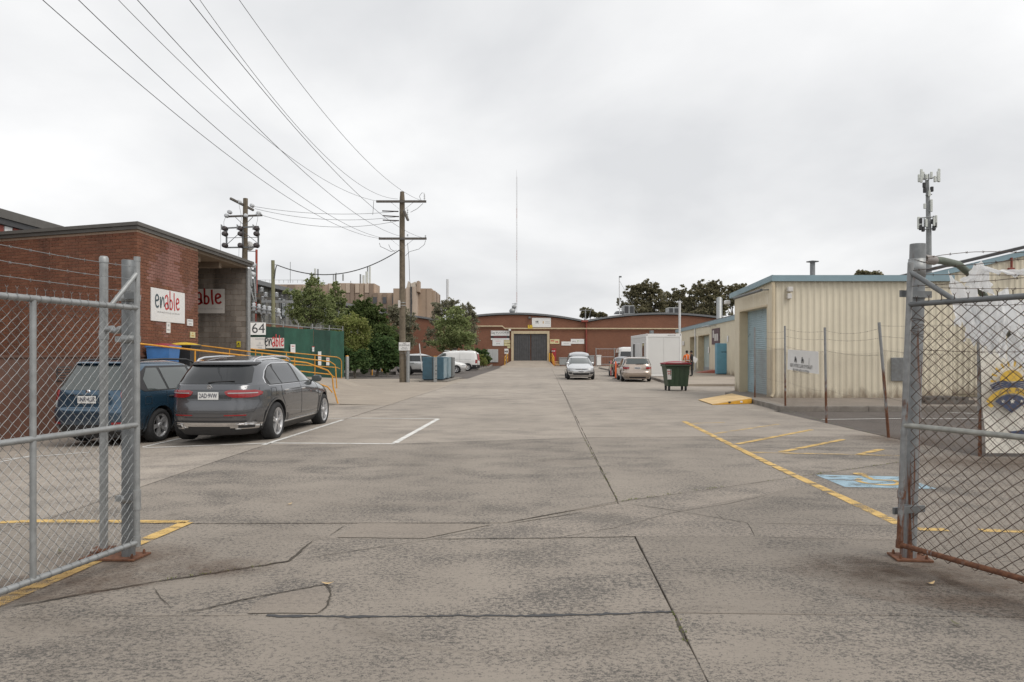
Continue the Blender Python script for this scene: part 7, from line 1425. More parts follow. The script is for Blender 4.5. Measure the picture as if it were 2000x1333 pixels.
c.patch('window_surround', 'black_plastic', sur, 'side', .006, 24); c.patch('side_window', 'glass_light', [(1.04, -1.66, -1.10), (1.25, -1.70, -1.16), (1.46, -1.52, -1.22)], 'side', .01, 8); c.patch('side_window', 'glass_light', [(1.04, -1.03, -.20), (1.25, -1.09, -.22), (1.46, -1.14, -.25)], 'side', .01, 8); c.patch('side_window', 'glass_light', [(1.04, -.10, .86), (1.25, -.12, .55), (1.46, -.15, .14)], 'side', .01, 10); c.patch('windscreen', 'glass_car', [(1.08, -.86, .86), (1.3, -.86, .86), (1.5, -.82, .82)], 'front', .006, 14, frac=True)
c.patch('tail_light', 'lamp_red', [(.86, 24, 42), (.98, 22, 42), (1.06, 24, 38)], 'wrap', .012, 10); c.patch('tail_light', 'lamp_clear', [(.74, 26, 38), (.856, 24, 42)], 'wrap', .012, 10)
for sg in (1, -1): c.patch('reflector', 'lamp_red', [(.43, .72*sg - .12, .72*sg + .12), (.47, .72*sg - .12, .72*sg + .12)], 'rear', .01, 6, frac=True)
c.patch('bumper_lower', 'black_plastic', [(.24, -.95, .95), (.42, -.96, .96)], 'rear', .006, 12, frac=True); c.patch('plate_garnish', 'paint_blue', [(.97, -.5, .5), (1.0, -.5, .5)], 'rear', .025, 8, frac=True); c.plate('rear', .885, '1MR·4GR')
mb = MB(); x = c.rx(0, 1.03) - .012; mb.lathe([(.02, -.006), (.05, .0), (.045, .006)], (x, 0, 1.025), 'x', 16); mb.build('badge', M['chrome'], c.root)
c.seam([[(-.76, 1.03), (-.78, .72), (.78, .72), (.76, 1.03)], [(-.9, .62), (.9, .62)]], kind='rear'); c.seam([[(-1.12, 1.02), (-1.12, .75), (-.95, .42), (.95, .42), (.98, 1.0)], [(-.15, 1.02), (-.13, .42)], [(-1.75, .78), (-1.58, .78), (-1.58, .92), (-1.75, .92), (-1.75, .78)]], kind='side')
c.handles([(-.98, .90), (-.02, .89)], 'black_plastic'); c.mirrors(.78, 1.08, 'paint_blue'); c.rails(-1.75, .25, .58, lambda x: 1.585 - .03*(x + .7)**2, 'black_plastic', .02)
# ---------------------------------------------------------------- silver hatch, front view
def sedan_common(c, sur, wins, glass='glass_car', ws=None, rw=None, handles=(), hm='black_plastic', mir=None, paint=None):
    c.patch('window_surround', 'black_plastic', sur, 'side', .006, 20)
    for w in wins: c.patch('side_window', glass, w, 'side', .01, 8)
    if ws: c.patch('windscreen', glass, ws, 'front', .006, 14, frac=True)
    if rw: c.patch('rear_window', glass, rw, 'rear', .006, 14, frac=True)
    if handles: c.handles(handles, hm)
    if mir: c.mirrors(*mir, paint)
HX, HY_ = xat(1131.5, 46), 46.1
c = Car('parked_hatchback', 'silver hatchback facing the camera in the middle of the drive', (HX, HY_, .005), -math.pi/2 - .035, 'paint_silver',
  rear=[(.2, -2.05), (.4, -2.13), (.7, -2.14), (.95, -2.1), (1.05, -2.0), (1.3, -1.8), (1.4, -1.7), (1.44, -1.4), (1.46, -.6)],
  front=[(.2, 2.0), (.32, 2.1), (.5, 2.13), (.65, 2.1), (.75, 2.0), (.85, 1.7), (.93, 1.3), (.98, 1.08), (1.1, .82), (1.25, .48), (1.38, .12), (1.43, -.15), (1.46, -.5)],
  width=[(.2, .76), (.32, .84), (.5, .872), (.7, .88), (.85, .868), (.95, .84), (1.1, .775), (1.25, .70), (1.36, .635), (1.42, .53), (1.45, .36), (1.46, .18)],
  axles=(1.30, -1.30), wr=.315, wy=.87, nr=5., dz_nf=((.2, 3.4), (.7, 3.2), (.95, 3.4), (1.05, 4.), (1.46, 3.5)), cat='car')
c.wheels('rim', 5, .205, .2)
sedan_common(c, [(.96, -1.5, 1.0), (1.1, -1.6, .7), (1.3, -1.4, .25), (1.36, -1.2, .08)], [[(.975, -1.0, -.1), (1.33, -1.05, -.15)], [(.975, -.02, .95), (1.1, -.03, .68), (1.33, -.08, .15)]], ws=[(1.0, -.90, .90), (1.2, -.90, .90), (1.36, -.84, .84)], rw=[(1.05, -.8, .8), (1.35, -.8, .8)], mir=(.85, 1.02), paint='paint_silver', handles=[(-.95, .85), (0, .85)])
for sg in (1, -1): c.patch('headlight', 'lamp_clear', [(.62, .52*sg - .12, .66*sg + .14), (.68, .62*sg - .24, .62*sg + .30), (.735, .74*sg - .2, .74*sg + .22)] if sg > 0 else [(.62, -.80, -.40), (.68, -.92, -.38), (.735, -.96, -.54)], 'front', .01, 8, frac=True); c.patch('fog_recess', 'black_plastic', [(.36, .76*sg - .12, .76*sg + .12), (.47, .78*sg - .12, .78*sg + .12)], 'front', .008, 6, frac=True)
c.patch('upper_grille', 'black_plastic', [(.625, -.22, .22), (.65, -.42, .42), (.665, -.42, .42)], 'front', .012, 10, frac=True); c.patch('grille_bar', 'chrome', [(.668, -.44, .44), (.684, -.44, .44)], 'front', .014, 10, frac=True); c.patch('lower_grille', 'black_plastic', [(.30, -.56, .56), (.40, -.62, .62), (.43, -.60, .60)], 'front', .01, 12, frac=True); c.plate('front', .50, '~6')
mb = MB(); mb.lathe([(.05, -.005), (.055, 0), (.04, .006)], (c.fxx(0, .66) + .02, 0, .675), 'x', 14); mb.build('badge', M['chrome'], c.root); c.seam([[(-.82, .74), (-.6, .70), (.6, .70), (.82, .74)]], kind='front')
# pale wagon behind it: only the roof shows
c = Car('parked_van', 'white people mover standing behind the silver hatchback, roof showing', (xat(1132.5, 53), 53.5, .005), -math.pi/2 - .035, 'paint_silver2',
  rear=[(.2, -2.2), (.5, -2.3), (1., -2.25), (1.5, -2.1), (1.72, -1.9), (1.78, -.5)], front=[(.2, 2.2), (.5, 2.3), (.9, 2.1), (1.05, 1.6), (1.4, 1.0), (1.65, .5), (1.78, -.4)], width=[(.2, .8), (.5, .89), (.95, .88), (1.3, .82), (1.62, .74), (1.7, .62), (1.75, .42), (1.78, .2)], axles=(1.35, -1.35), wr=.32, wy=.87, nr=5., nf=3.6, cat='van')
c.wheels('rim', 5, .2, .2); sedan_common(c, [(1.05, -1.9, 1.3), (1.5, -1.8, .7)], [[(1.08, -1.8, -.9), (1.48, -1.75, -.95)], [(1.08, -.8, .2), (1.48, -.85, .15)]], ws=[(1.1, -.88, .88), (1.6, -.84, .84)])
# ---------------------------------------------------------------- champagne station wagon, rear view
c = Car('parked_estate', 'champagne station wagon parked at the right kerb, rear towards the camera', (xat(1240, 42.3) + .0, 42.9, .005), math.pi/2 - .06, 'paint_champagne',
  rear=[(.2, -2.28), (.36, -2.40), (.55, -2.42), (.62, -2.36), (.82, -2.33), (.95, -2.30), (1.1, -2.2), (1.3, -2.03), (1.38, -1.95), (1.42, -1.6), (1.45, -.7)],
  front=[(.2, 2.2), (.4, 2.38), (.6, 2.38), (.75, 2.2), (.88, 1.6), (.95, 1.1), (1.1, .8), (1.3, .4), (1.4, .1), (1.45, -.5)],
  width=[(.2, .78), (.34, .86), (.55, .885), (.75, .885), (.9, .862), (1.0, .825), (1.2, .75), (1.34, .685), (1.40, .58), (1.44, .38), (1.45, .2)],
  axles=(1.36, -1.31), wr=.315, wy=.87, nr=6., nf=3.4, cat='car'); c.wheels('rim', 6, .2, .2)
sedan_common(c, [(.96, -2.05, 1.0), (1.1, -2.05, .7), (1.33, -1.85, .2)], [[(.975, -1.95, -1.15), (1.32, -1.8, -1.2)], [(.975, -1.05, -.1), (1.32, -1.1, -.15)], [(.975, 0, .95), (1.1, 0, .68), (1.32, -.06, .15)]], glass='glass_light', ws=[(1.0, -.88, .88), (1.35, -.84, .84)], rw=[(1.02, -.80, .80), (1.2, -.87, .87), (1.355, -.86, .86)], mir=(.8, 1.02), paint='paint_champagne', handles=[(-.95, .86), (0, .86)])
for sg in (1, -1): c.patch('tail_light', 'lamp_red', [(.74, .76*sg - .22, .76*sg + .22), (.86, .76*sg - .22, .76*sg + .22)], 'rear', .012, 8, frac=True); c.patch('light_strip', 'lamp_clear', [(.865, .74*sg - .18, .74*sg + .18), (.90, .74*sg - .18, .74*sg + .18)], 'rear', .012, 8, frac=True)
c.patch('bumper_strip', 'paint_champagne', [(.40, -.98, .98), (.60, -.98, .98)], 'rear', .02, 12, frac=True); c.plate('rear', .80, '~6'); c.seam([[(-.86, .63), (.86, .63)], [(-.55, .63), (-.55, .95)], [(.55, .63), (.55, .95)]], kind='rear', w=.01); x = c.rx(0, 1.0) - .02; MB().tube([(x, .1, 1.03), (x, -.35, 1.05)], .016, 5).build('wiper', M['black_plastic'], c.root)
c.patch('bumper_lower', 'black_plastic', [(.21, -.9, .9), (.30, -.95, .95)], 'rear', .004, 10, frac=True)
# dark car and white high-roof van hidden ahead of it
c = Car('parked_sedan', 'dark grey sedan mostly hidden in front of the champagne wagon', (xat(1216, 52), 52., .005), math.pi/2 - .03, 'paint_darkgrey',
  rear=[(.2, -2.2), (.5, -2.3), (.9, -2.28), (1.0, -2.1), (1.05, -1.7), (1.2, -1.4), (1.38, -1.0), (1.43, -.4)], front=[(.2, 2.2), (.5, 2.3), (.75, 2.1), (.9, 1.4), (1.0, 1.0), (1.25, .5), (1.4, 0), (1.43, -.3)], width=[(.2, .78), (.5, .87), (.8, .87), (.98, .82), (1.2, .72), (1.34, .62), (1.4, .45), (1.43, .2)], axles=(1.35, -1.3), wr=.31, wy=.86, nr=5., nf=3.4); c.wheels('rim', 5, .2, .2)
sedan_common(c, [(.98, -1.5, 1.0), (1.3, -1.0, .3)], [[(1.0, -1.0, -.1), (1.28, -.95, -.15)], [(1.0, 0, .9), (1.28, 0, .3)]], rw=[(1.05, -.8, .8), (1.35, -.8, .8)], mir=(.8, 1.0), paint='paint_darkgrey')
for sg in (1, -1): c.patch('tail_light', 'lamp_red', [(.80, .8*sg - .18, .8*sg + .18), (.93, .8*sg - .18, .8*sg + .18)], 'rear', .012, 6, frac=True)
c = Car('parked_van', 'white high roofed van half hidden behind the white site office', (xat(1228.5, 63), 65.5, .005), math.pi/2 - .03, 'paint_white',
  rear=[(.25, -2.35), (.5, -2.42), (1.0, -2.4), (1.6, -2.3), (2.1, -2.22), (2.24, -2.1), (2.28, -1.)], front=[(.25, 2.2), (.5, 2.4), (1.0, 2.35), (1.2, 2.1), (1.7, 1.6), (2.1, 1.2), (2.24, .8), (2.28, 0)], width=[(.25, .8), (.5, .84), (1.1, .85), (1.7, .79), (2.1, .71), (2.2, .6), (2.26, .4), (2.28, .2)], axles=(1.4, -1.25), wr=.33, wy=.83, nr=7., nf=4., cat='van'); c.wheels('rim_white', 6, .19, .19)
sedan_common(c, [(1.15, -1.9, 1.5), (1.75, -1.85, 1.1)], [[(1.18, -1.8, -.6), (1.72, -1.78, -.62)], [(1.18, -.5, .5), (1.72, -.5, .5)]], glass='glass_dark', rw=[(1.2, -.78, .78), (1.5, -.82, .82), (1.85, -.80, .80)])
for sg in (1, -1): c.patch('tail_light', 'lamp_red', [(.85, .9*sg - .08, .9*sg + .08), (1.1, .9*sg - .08, .9*sg + .08)], 'rear', .012, 6, frac=True)
# ---------------------------------------------------------------- vehicles in the left yard
c = Car('parked_suv', 'silver SUV in side view behind the timber pole and blue boxes', (xat(829, 55), 55.6, .005), -.03, 'paint_silver',
  rear=[(.22, -2.1), (.4, -2.2), (.7, -2.22), (.85, -2.17), (1.05, -2.1), (1.3, -1.95), (1.5, -1.78), (1.58, -1.6), (1.62, -1.2), (1.65, -.5)], front=[(.22, 2.05), (.4, 2.22), (.65, 2.25), (.85, 2.1), (.98, 1.7), (1.05, 1.2), (1.2, .95), (1.4, .55), (1.55, .15), (1.62, -.15), (1.65, -.4)],
  width=[(.22, .8), (.4, .89), (.7, .91), (.95, .895), (1.05, .86), (1.3, .77), (1.5, .68), (1.58, .58), (1.63, .4), (1.65, .2)], axles=(1.31, -1.31), wr=.345, wy=.905, clad_z=.42, nr=5., nf=3.4, cat='car'); c.wheels('rim', 5, .225, .22)
sedan_common(c, [(1.04, -1.55, 1.12), (1.2, -1.62, .85), (1.4, -1.45, .48), (1.5, -1.15, .22)], [[(1.06, -1.5, -1.0), (1.25, -1.5, -1.05), (1.42, -1.35, -1.1)], [(1.06, -.93, -.05), (1.46, -1.02, -.1)], [(1.06, .02, 1.0), (1.25, 0, .72), (1.46, -.03, .28)]], glass='glass_dark', ws=[(1.08, -.88, .88), (1.5, -.84, .84)], rw=[(1.1, -.8, .8), (1.45, -.8, .8)], mir=(.85, 1.06), paint='paint_silver', handles=[(-.85, .93), (.1, .92)])
for sg in (1, -1): c.patch('tail_light', 'lamp_red', [(.95, .92*sg - .07, .92*sg + .07), (1.45, .92*sg - .07, .92*sg + .07)], 'rear', .012, 6, frac=True)
c.patch('tail_light', 'lamp_red', [(.92, -2.12, -1.98), (1.15, -2.05, -1.92), (1.42, -1.86, -1.74)], 'side', .012, 6); c.seam([[(-1.0, 1.04), (-1.05, .8), (-.9, .45), (.95, .45), (1.0, 1.04)], [(0, 1.04), (0, .45)]], kind='side', w=.012)
c = Car('parked_van', 'white panel van in side view in the left yard', (xat(884, 69), 69.5, .005), math.pi - .02, 'paint_white',
  rear=[(.25, -2.38), (.5, -2.45), (1.0, -2.44), (1.6, -2.36), (1.85, -2.28), (1.93, -2.1), (1.96, -1.)], front=[(.25, 2.2), (.5, 2.42), (.8, 2.4), (1.0, 2.2), (1.1, 1.9), (1.4, 1.5), (1.75, 1.0), (1.88, .7), (1.96, 0)], width=[(.25, .88), (.5, .94), (1.0, .945), (1.1, .93), (1.5, .88), (1.8, .82), (1.88, .7), (1.94, .5), (1.96, .2)], axles=(1.45, -1.5), wr=.345, wy=.935, clad_z=.40, nr=8., nf=4., cat='van'); c.wheels('rim_white', 5, .22, .21)
sedan_common(c, [(1.12, .62, 1.85), (1.4, .60, 1.42), (1.7, .60, 1.05)], [[(1.14, .66, 1.78), (1.4, .64, 1.38), (1.68, .64, 1.02)]], glass='glass_car', ws=[(1.12, -.88, .88), (1.75, -.84, .84)], rw=[(1.15, -.85, -.06), (1.75, -.85, -.06)], mir=(1.35, 1.2), paint='black_plastic', handles=[(.7, 1.0)])
c.seam([[(.52, 1.8), (.52, .45)], [(-.75, 1.8), (-.75, .45)], [(-2.35, 1.1), (1.9, 1.1)]], kind='side', w=.012)
c.patch('tail_light', 'lamp_red', [(.72, -2.42, -2.25), (.78, -2.42, -2.25), (1.08, -2.42, -2.27)], 'side', .012, 6); c.patch('bumper', 'black_plastic', [(.35, -2.42, -1.95), (.58, -2.42, -1.95)], 'side', .02, 6); c.patch('bumper', 'black_plastic', [(.35, -.97, .97), (.58, -.97, .97)], 'rear', .02, 10, frac=True)
for k in range(4): MB().bbox(-1.9 + k*.75, -1.45 + k*.75, -.55, .55, 1.955, 2.0, .015).build('roof_rib', M['paint_white'], c.root)
c = Car('parked_van', 'second white van showing only its tail with tall red lamps', (xat(921, 75) - .2, 77.2, .005), math.pi/2 + .12, 'paint_white',
  rear=[(.25, -2.0), (.5, -2.1), (1.0, -2.08), (1.6, -1.95), (1.8, -1.85), (1.86, -1.)], front=[(.25, 2.), (.5, 2.1), (.9, 1.9), (1.05, 1.4), (1.5, .8), (1.8, .3), (1.86, 0)], width=[(.25, .8), (.5, .87), (1.0, .88), (1.5, .80), (1.7, .74), (1.8, .6), (1.86, .3)], axles=(1.3, -1.3), wr=.32, wy=.86, clad_z=.45, nr=6., nf=4., cat='van'); c.wheels('rim', 5, .2, .2)
c.patch('rear_window', 'glass_dark', [(1.1, -.75, .75), (1.6, -.78, .78)], 'rear', .006, 10, frac=True)
for sg in (1, -1): c.patch('tail_light', 'lamp_red', [(.9, .93*sg - .06, .93*sg + .06), (1.65, .93*sg - .06, .93*sg + .06)], 'rear', .012, 6, frac=True)
c.patch('tail_light', 'lamp_red', [(.95, -2.05, -1.9), (1.62, -1.93, -1.75)], 'side', .012, 6)
c = Car('parked_sedan', 'white sedan nose showing between the steel boxes and the van', (xat(880, 60), 60.8, .005), -.02, 'paint_white',
  rear=[(.2, -2.2), (.5, -2.3), (.9, -2.28), (1.0, -2.1), (1.05, -1.7), (1.2, -1.4), (1.38, -1.0), (1.43, -.4)], front=[(.2, 1.2), (.5, 1.32), (.75, 1.2), (.88, .9), (1.0, .4), (1.25, .1), (1.4, -.2), (1.43, -.3)], width=[(.2, .78), (.5, .87), (.8, .87), (.98, .82), (1.2, .72), (1.34, .62), (1.4, .45), (1.43, .2)], axles=(.5, -1.4), wr=.31, wy=.86, nr=5., nf=3.2); c.wheels('rim', 5, .2, .2)
for sg in (1, -1): c.patch('headlight', 'lamp_clear', [(.58, .7*sg - .2, .7*sg + .2), (.7, .7*sg - .2, .7*sg + .2)], 'front', .012, 6, frac=True)
# ================================================================ people
def skin_body(name, joints, edges, mat, parent, sub=2):
    """continuous body grown round a joint graph: joints {name: (pos, rx, ry)}"""
    keys = list(joints); ix = {k: i for i, k in enumerate(keys)}; me = bpy.data.meshes.new(name); me.from_pydata([joints[k][0] for k in keys], [(ix[a], ix[b]) for a, b in edges], [])
    o = bpy.data.objects.new(name, me); COL.objects.link(o); o.modifiers.new('s', 'SKIN'); sv_ = me.skin_vertices[0].data
    for k in keys: sv_[ix[k]].radius = (joints[k][1], joints[k][2])
    sv_[0].use_root = True; m = o.modifiers.new('u', 'SUBSURF'); m.levels = m.render_levels = sub; dg = bpy.context.evaluated_depsgraph_get(); nm = bpy.data.meshes.new_from_object(o.evaluated_get(dg)); o.modifiers.clear(); o.data = nm; bpy.data.meshes.remove(me)
    for p in nm.polygons: p.use_smooth = True
    nm.materials.clear()
    for m_ in (mat if isinstance(mat, list) else [mat]): nm.materials.append(m_)
    o.parent = parent; return o
def person(label, loc, rz, top, legs, bend=0., arms='hold', hat=False):
    t = thing('person', label, 'person', loc, rz=rz, local=True)      # faces local +y
    J = {'pelvis': ((0, 0, .95), .15, .11), 'belly': ((0, .01, 1.1), .135, .10), 'chest': ((0, .02 + bend, 1.32), .165, .11), 'neck0': ((0, .03 + bend, 1.47), .07, .06), 'neck': ((0, .04 + bend, 1.53), .05, .05), 'head': ((0, .06 + bend, 1.63), .078, .092), 'crown': ((0, .05 + bend, 1.70), .06, .07)}
    E_ = [('pelvis', 'belly'), ('belly', 'chest'), ('chest', 'neck0'), ('neck0', 'neck'), ('neck', 'head'), ('head', 'crown')]
    for s_, n_ in ((-1, 'L'), (1, 'R')):
        J['hip'+n_] = ((s_*.09, 0, .90), .095, .10); J['knee'+n_] = ((s_*.105, .03*s_, .49), .062, .065); J['ank'+n_] = ((s_*.11, -.01 + .04*s_, .09), .042, .045); J['toe'+n_] = ((s_*.125, .15 + .04*s_, .035), .04, .03)
        J['sho'+n_] = ((s_*.19, .02 + bend, 1.42), .062, .062); J['elb'+n_] = ((s_*.25, .06 + bend, 1.14), .045, .045); J['wri'+n_] = ((s_*.12, .27 + bend, 1.10), .032, .03)
        E_ += [('pelvis', 'hip'+n_), ('hip'+n_, 'knee'+n_), ('knee'+n_, 'ank'+n_), ('ank'+n_, 'toe'+n_), ('chest', 'sho'+n_), ('sho'+n_, 'elb'+n_), ('elb'+n_, 'wri'+n_)]
        J['palm'+n_] = ((s_*.07, .33 + bend, 1.11), .035, .018); E_.append(('wri'+n_, 'palm'+n_))
    b = skin_body('body', J, E_, [M['skin'], M[top], M[legs], M['black_plastic']], t)
    for p in b.data.polygons:
        c_ = p.center; armd = abs(c_.x) > .14 and c_.z > 1.0
        p.material_index = 3 if c_.z < .09 else 2 if c_.z < .98 else 0 if (c_.z > 1.49 or (c_.y > .14 + bend and c_.z < 1.2) or (armd and c_.z < 1.17 and top == 'cloth_black')) else 1
    for s_ in (-1, 1):
        mb = MB()
        for k in range(4): x = s_*(.065 - .0) + (k - 1.5)*.019*s_; mb.tube([(x, .345 + bend, 1.11), (x*.8, .385 + bend, 1.105), (x*.6, .405 + bend - .003*k, 1.085)], [.009, .008, .007], 5)
        mb.tube([(s_*.05, .335 + bend, 1.125), (s_*.025, .36 + bend, 1.14), (s_*.012, .375 + bend, 1.135)], [.010, .009, .007], 5); mb.build('fingers', M['skin'], t)
    h = Vector((0, .06 + bend, 1.645))
    mb = MB(); mb.grid(lambda u, v: h + Vector((.092*math.sin(math.pi*v*.62)*math.cos(2*math.pi*u), -.012 + .108*math.sin(math.pi*v*.62)*math.sin(2*math.pi*u)*(1 if math.sin(2*math.pi*u) < 0 else .82), .118*math.cos(math.pi*v*.62) + (.02 if math.sin(2*math.pi*u) > .2 and v > .6 else 0))), 18, 9); mb.build('hair', M['hair'], t)
    mb = MB(); mb.tube([h + Vector((0, .085, .0)), h + Vector((0, .108, -.03)), h + Vector((0, .09, -.04))], [.008, .014, .01], 6)
    for s_ in (-1, 1): mb.lathe([(.0, -.006), (.012, 0), (.0, .006)], h + Vector((s_*.033, .082, .008)), 'y', 8, 1); mb.lathe([(.006, -.012), (.022, 0), (.006, .012)], h + Vector((s_*.088, 0, -.005)), 'x', 8)
    mb.tube([h + Vector((-.022, .084, -.062)), h + Vector((.022, .084, -.062))], .006, 5, 2); mb.build('face', [M['skin'], M['ink'], M['ink_darkred']], t)
    return t
Y1p = 48.2; g = Vector((xat(1342.5, Y1p), Y1p, .11))
t = person('person in an orange safety vest holding a white sheet near the far shed', g, .2, 'hi_vis', 'cloth_black', .03)
MB().tube([(-.15, -.105, 1.05), (.15, -.105, 1.05)], .02, 5).tube([(-.1, -.11, 1.05), (-.1, -.1, 1.42)], .02, 5).tube([(.1, -.11, 1.05), (.1, -.1, 1.42)], .02, 5).build('reflective_tape', M['paper_white'], t)
a = g + Vector((.22, -.32, 1.02)); MB().prism([a, a + Vector((.28, 0, -.12)), a + Vector((.42, .02, .16)), a + Vector((.12, .02, .34))], (0, .012, 0)).build('paper_sheet', M['paper_white'], origin=a, label='white paper sheet held between the two people', cat='paper', fix=True)
person('person in dark clothes with arms folded facing the orange vest', Vector((xat(1351.5, Y1p - .6), Y1p - .6, .11)), 1.15, 'cloth_black', 'cloth_black')
# ================================================================ trees and shrubs
def tree(name, label, base, lumps, mat, nleaf, ls, group, trunk=.16, mats2=None, seed=1, elong=1.6, hang=0., cat='tree', fill=.55, spread=.27):
    rr = random.Random(seed); base = Vector(base); t = thing(name, label, cat, base, group); top = max(l[0][2] for l in lumps)
    mb = MB(); cen = sum((Vector(l[0]) for l in lumps), Vector())/len(lumps); fork = base + (cen - base)*.42; fork.x = base.x + (cen.x - base.x)*.3; fork.y = base.y
    mb.tube([base - Vector((0, 0, .1)), lerp(base, fork, .5) + Vector((rr.uniform(-.1, .1), 0, 0)), fork], [trunk, trunk*.8, trunk*.65], 8)
    for c_, r3 in lumps:
        c_ = Vector(c_); m_ = lerp(fork, c_, .5) + Vector((rr.uniform(-.2, .2), rr.uniform(-.2, .2), .1)); mb.tube([fork, m_, c_], [trunk*.5, trunk*.32, trunk*.12], 6)
        for _ in range(4): d = Vector((rr.gauss(0, 1), rr.gauss(0, 1), rr.gauss(.3, .8))).normalized(); mb.tube([lerp(m_, c_, rr.uniform(.3, 1)), c_ + Vector((d.x*r3[0], d.y*r3[1], d.z*r3[2]))*.8], [trunk*.13, trunk*.04], 4)
    mb.build('trunk', M['bark'], t)
    if len(lumps) > 1 or nleaf > 1000:                    # ragged outline: small outlying sprays on every lump
        extra = []
        for c_, r3 in lumps:
            for _ in range(9):
                d = Vector((rr.gauss(0, 1), rr.gauss(0, .8), rr.gauss(.35, .9))).normalized(); k = rr.uniform(.25, .45); q = rr.uniform(.75, 1.2)
                extra.append((tuple(Vector(c_) + Vector((d.x*r3[0], d.y*r3[1], d.z*r3[2]))*q), (r3[0]*k, r3[1]*k, r3[2]*k)))
        lumps = [(c_, tuple(x*.82 for x in r3)) for c_, r3 in lumps] + extra
    vol = [l[1][0]*l[1][1]*l[1][2] for l in lumps]; sv2 = [v**.75 for v in vol]; tot = sum(sv2); cr_ = MB(); V, Fc, mi_ = [], [], []
    for (c_, r3), w in zip(lumps, sv2):
        c_ = Vector(c_); n = int(nleaf*w/tot); ncl = max(4, n//26); cls = []
        for _ in range(ncl):
            d = Vector((rr.gauss(0, 1), rr.gauss(0, 1), rr.gauss(.15, 1))).normalized(); q = rr.uniform(fill, 1.08); cls.append(c_ + Vector((d.x*r3[0], d.y*r3[1], d.z*r3[2]))*q)
        cs = (r3[0]*r3[1]*r3[2])**(1/3)*spread
        for i in range(n):
            p = cls[i % ncl] + Vector((rr.gauss(0, cs), rr.gauss(0, cs), rr.gauss(0, cs*.75)))
            if p.z < base.z + .02: p.z = base.z + rr.uniform(.02, .3)
            a = Vector((rr.gauss(0, 1), rr.gauss(0, 1), rr.gauss(-hang, .7))).normalized(); b_ = a.cross(Vector((rr.gauss(0, 1), rr.gauss(0, 1), rr.gauss(0, 1)))).normalized(); s_ = ls*rr.uniform(.6, 1.3); n2_ = a.cross(b_)*s_*.18; o = len(V)
            V += [tuple(p - a*s_*elong*.5), tuple(p + b_*s_*.5 + n2_), tuple(p + a*s_*elong*.5), tuple(p - b_*s_*.5 + n2_)]; Fc += [(o, o+1, o+2), (o, o+2, o+3)]
    cr_.v, cr_.f, cr_.m, cr_.sm = V, Fc, [0]*len(Fc), [False]*len(Fc); cr_.build('crown', M[mat], t); return t
def lump(px, py, Y, rpx, rpy, dy=None): return (tuple(at(px, py, Y)), (rpx*Y/F, dy or rpx*Y/F*.8, rpy*Y/F))
T = 'trees and shrubs behind the green fence'
tree('wattle_tree', 'tall olive tree with open crown left of the power pole', (xat(600, 58), 58, 0), [lump(590, 585, 58, 26, 22), lump(612, 565, 58, 20, 24), lump(606, 552, 58, 11, 12), lump(575, 610, 58, 20, 18), lump(628, 600, 58, 24, 28), lump(600, 620, 58, 30, 22)], 'leaf_olive', 11000, .11, T, .2, seed=2, hang=.5, spread=.21)
tree('wattle_tree', 'wispy grey green tree just right of the tall olive one', (xat(652, 60), 60, 0), [lump(655, 575, 60, 15, 18), lump(645, 595, 60, 18, 20), lump(662, 600, 60, 14, 20), lump(650, 625, 60, 22, 24)], 'leaf_olive', 6000, .11, T, .16, seed=3, hang=.6, spread=.2)
tree('leafy_tree', 'bright green leafy tree with rounded crown below the office block', (xat(722, 56), 56, 0), [lump(708, 597, 56, 18, 15), lump(728, 610, 56, 20, 18), lump(715, 625, 56, 24, 20), lump(742, 632, 56, 16, 20), lump(748, 655, 56, 18, 20), lump(728, 655, 56, 24, 24), lump(700, 615, 56, 16, 18)], 'leaf_green', 12000, .13, T, .2, seed=4, elong=1.2)
tree('pale_shrub', 'pale yellow green shrub mass right behind the fence corner', (xat(692, 50), 50, 0), [lump(690, 640, 50, 26, 22), lump(710, 655, 50, 18, 18), lump(680, 665, 50, 26, 26), lump(700, 685, 50, 22, 24), lump(685, 705, 50, 22, 18)], 'leaf_yellow', 9000, .1, T, .12, seed=5)
tree('dark_shrub', 'dark green shrub low behind the yellow stub posts', (xat(735, 51), 51, 0), [lump(730, 690, 51, 26, 24), lump(755, 680, 51, 24, 26), lump(745, 708, 51, 30, 16), lump(715, 712, 51, 22, 14), lump(765, 700, 51, 16, 20)], 'leaf_dark', 7500, .14, T, .12, seed=6)
tree('green_shrub', 'mid green shrub between the dark shrub and the power pole', (xat(757, 54), 54, 0), [lump(755, 655, 54, 22, 20), lump(768, 670, 54, 18, 18), lump(742, 670, 54, 20, 16)], 'leaf_green', 4200, .14, T, .1, seed=7)
tree('grey_shrub', 'dry grey green shrub behind the power pole', (xat(785, 66), 66, 0), [lump(782, 620, 66, 18, 20), lump(800, 640, 66, 14, 22), lump(775, 640, 66, 16, 22), lump(795, 670, 66, 16, 22), lump(770, 610, 66, 12, 14)], 'leaf_grey', 7000, .12, T, .12, seed=8)
tree('olive_shrub', 'olive shrub filling the gap right above the green fence', (xat(668, 57), 57, 0), [lump(668, 640, 57, 24, 22), lump(650, 650, 57, 22, 20), lump(682, 620, 57, 16, 16), lump(665, 670, 57, 26, 22)], 'leaf_olive', 7000, .11, T, .1, seed=27, hang=.4, spread=.22)
tree('dark_shrub', 'low dark shrub under the pale shrub beside the grey bollard', (xat(695, 47), 47, 0), [lump(690, 712, 47, 20, 16), lump(708, 705, 47, 18, 18), lump(676, 700, 47, 14, 20)], 'leaf_dark', 3200, .13, T, .08, seed=28)
T2 = 'trees in front of the warehouse'
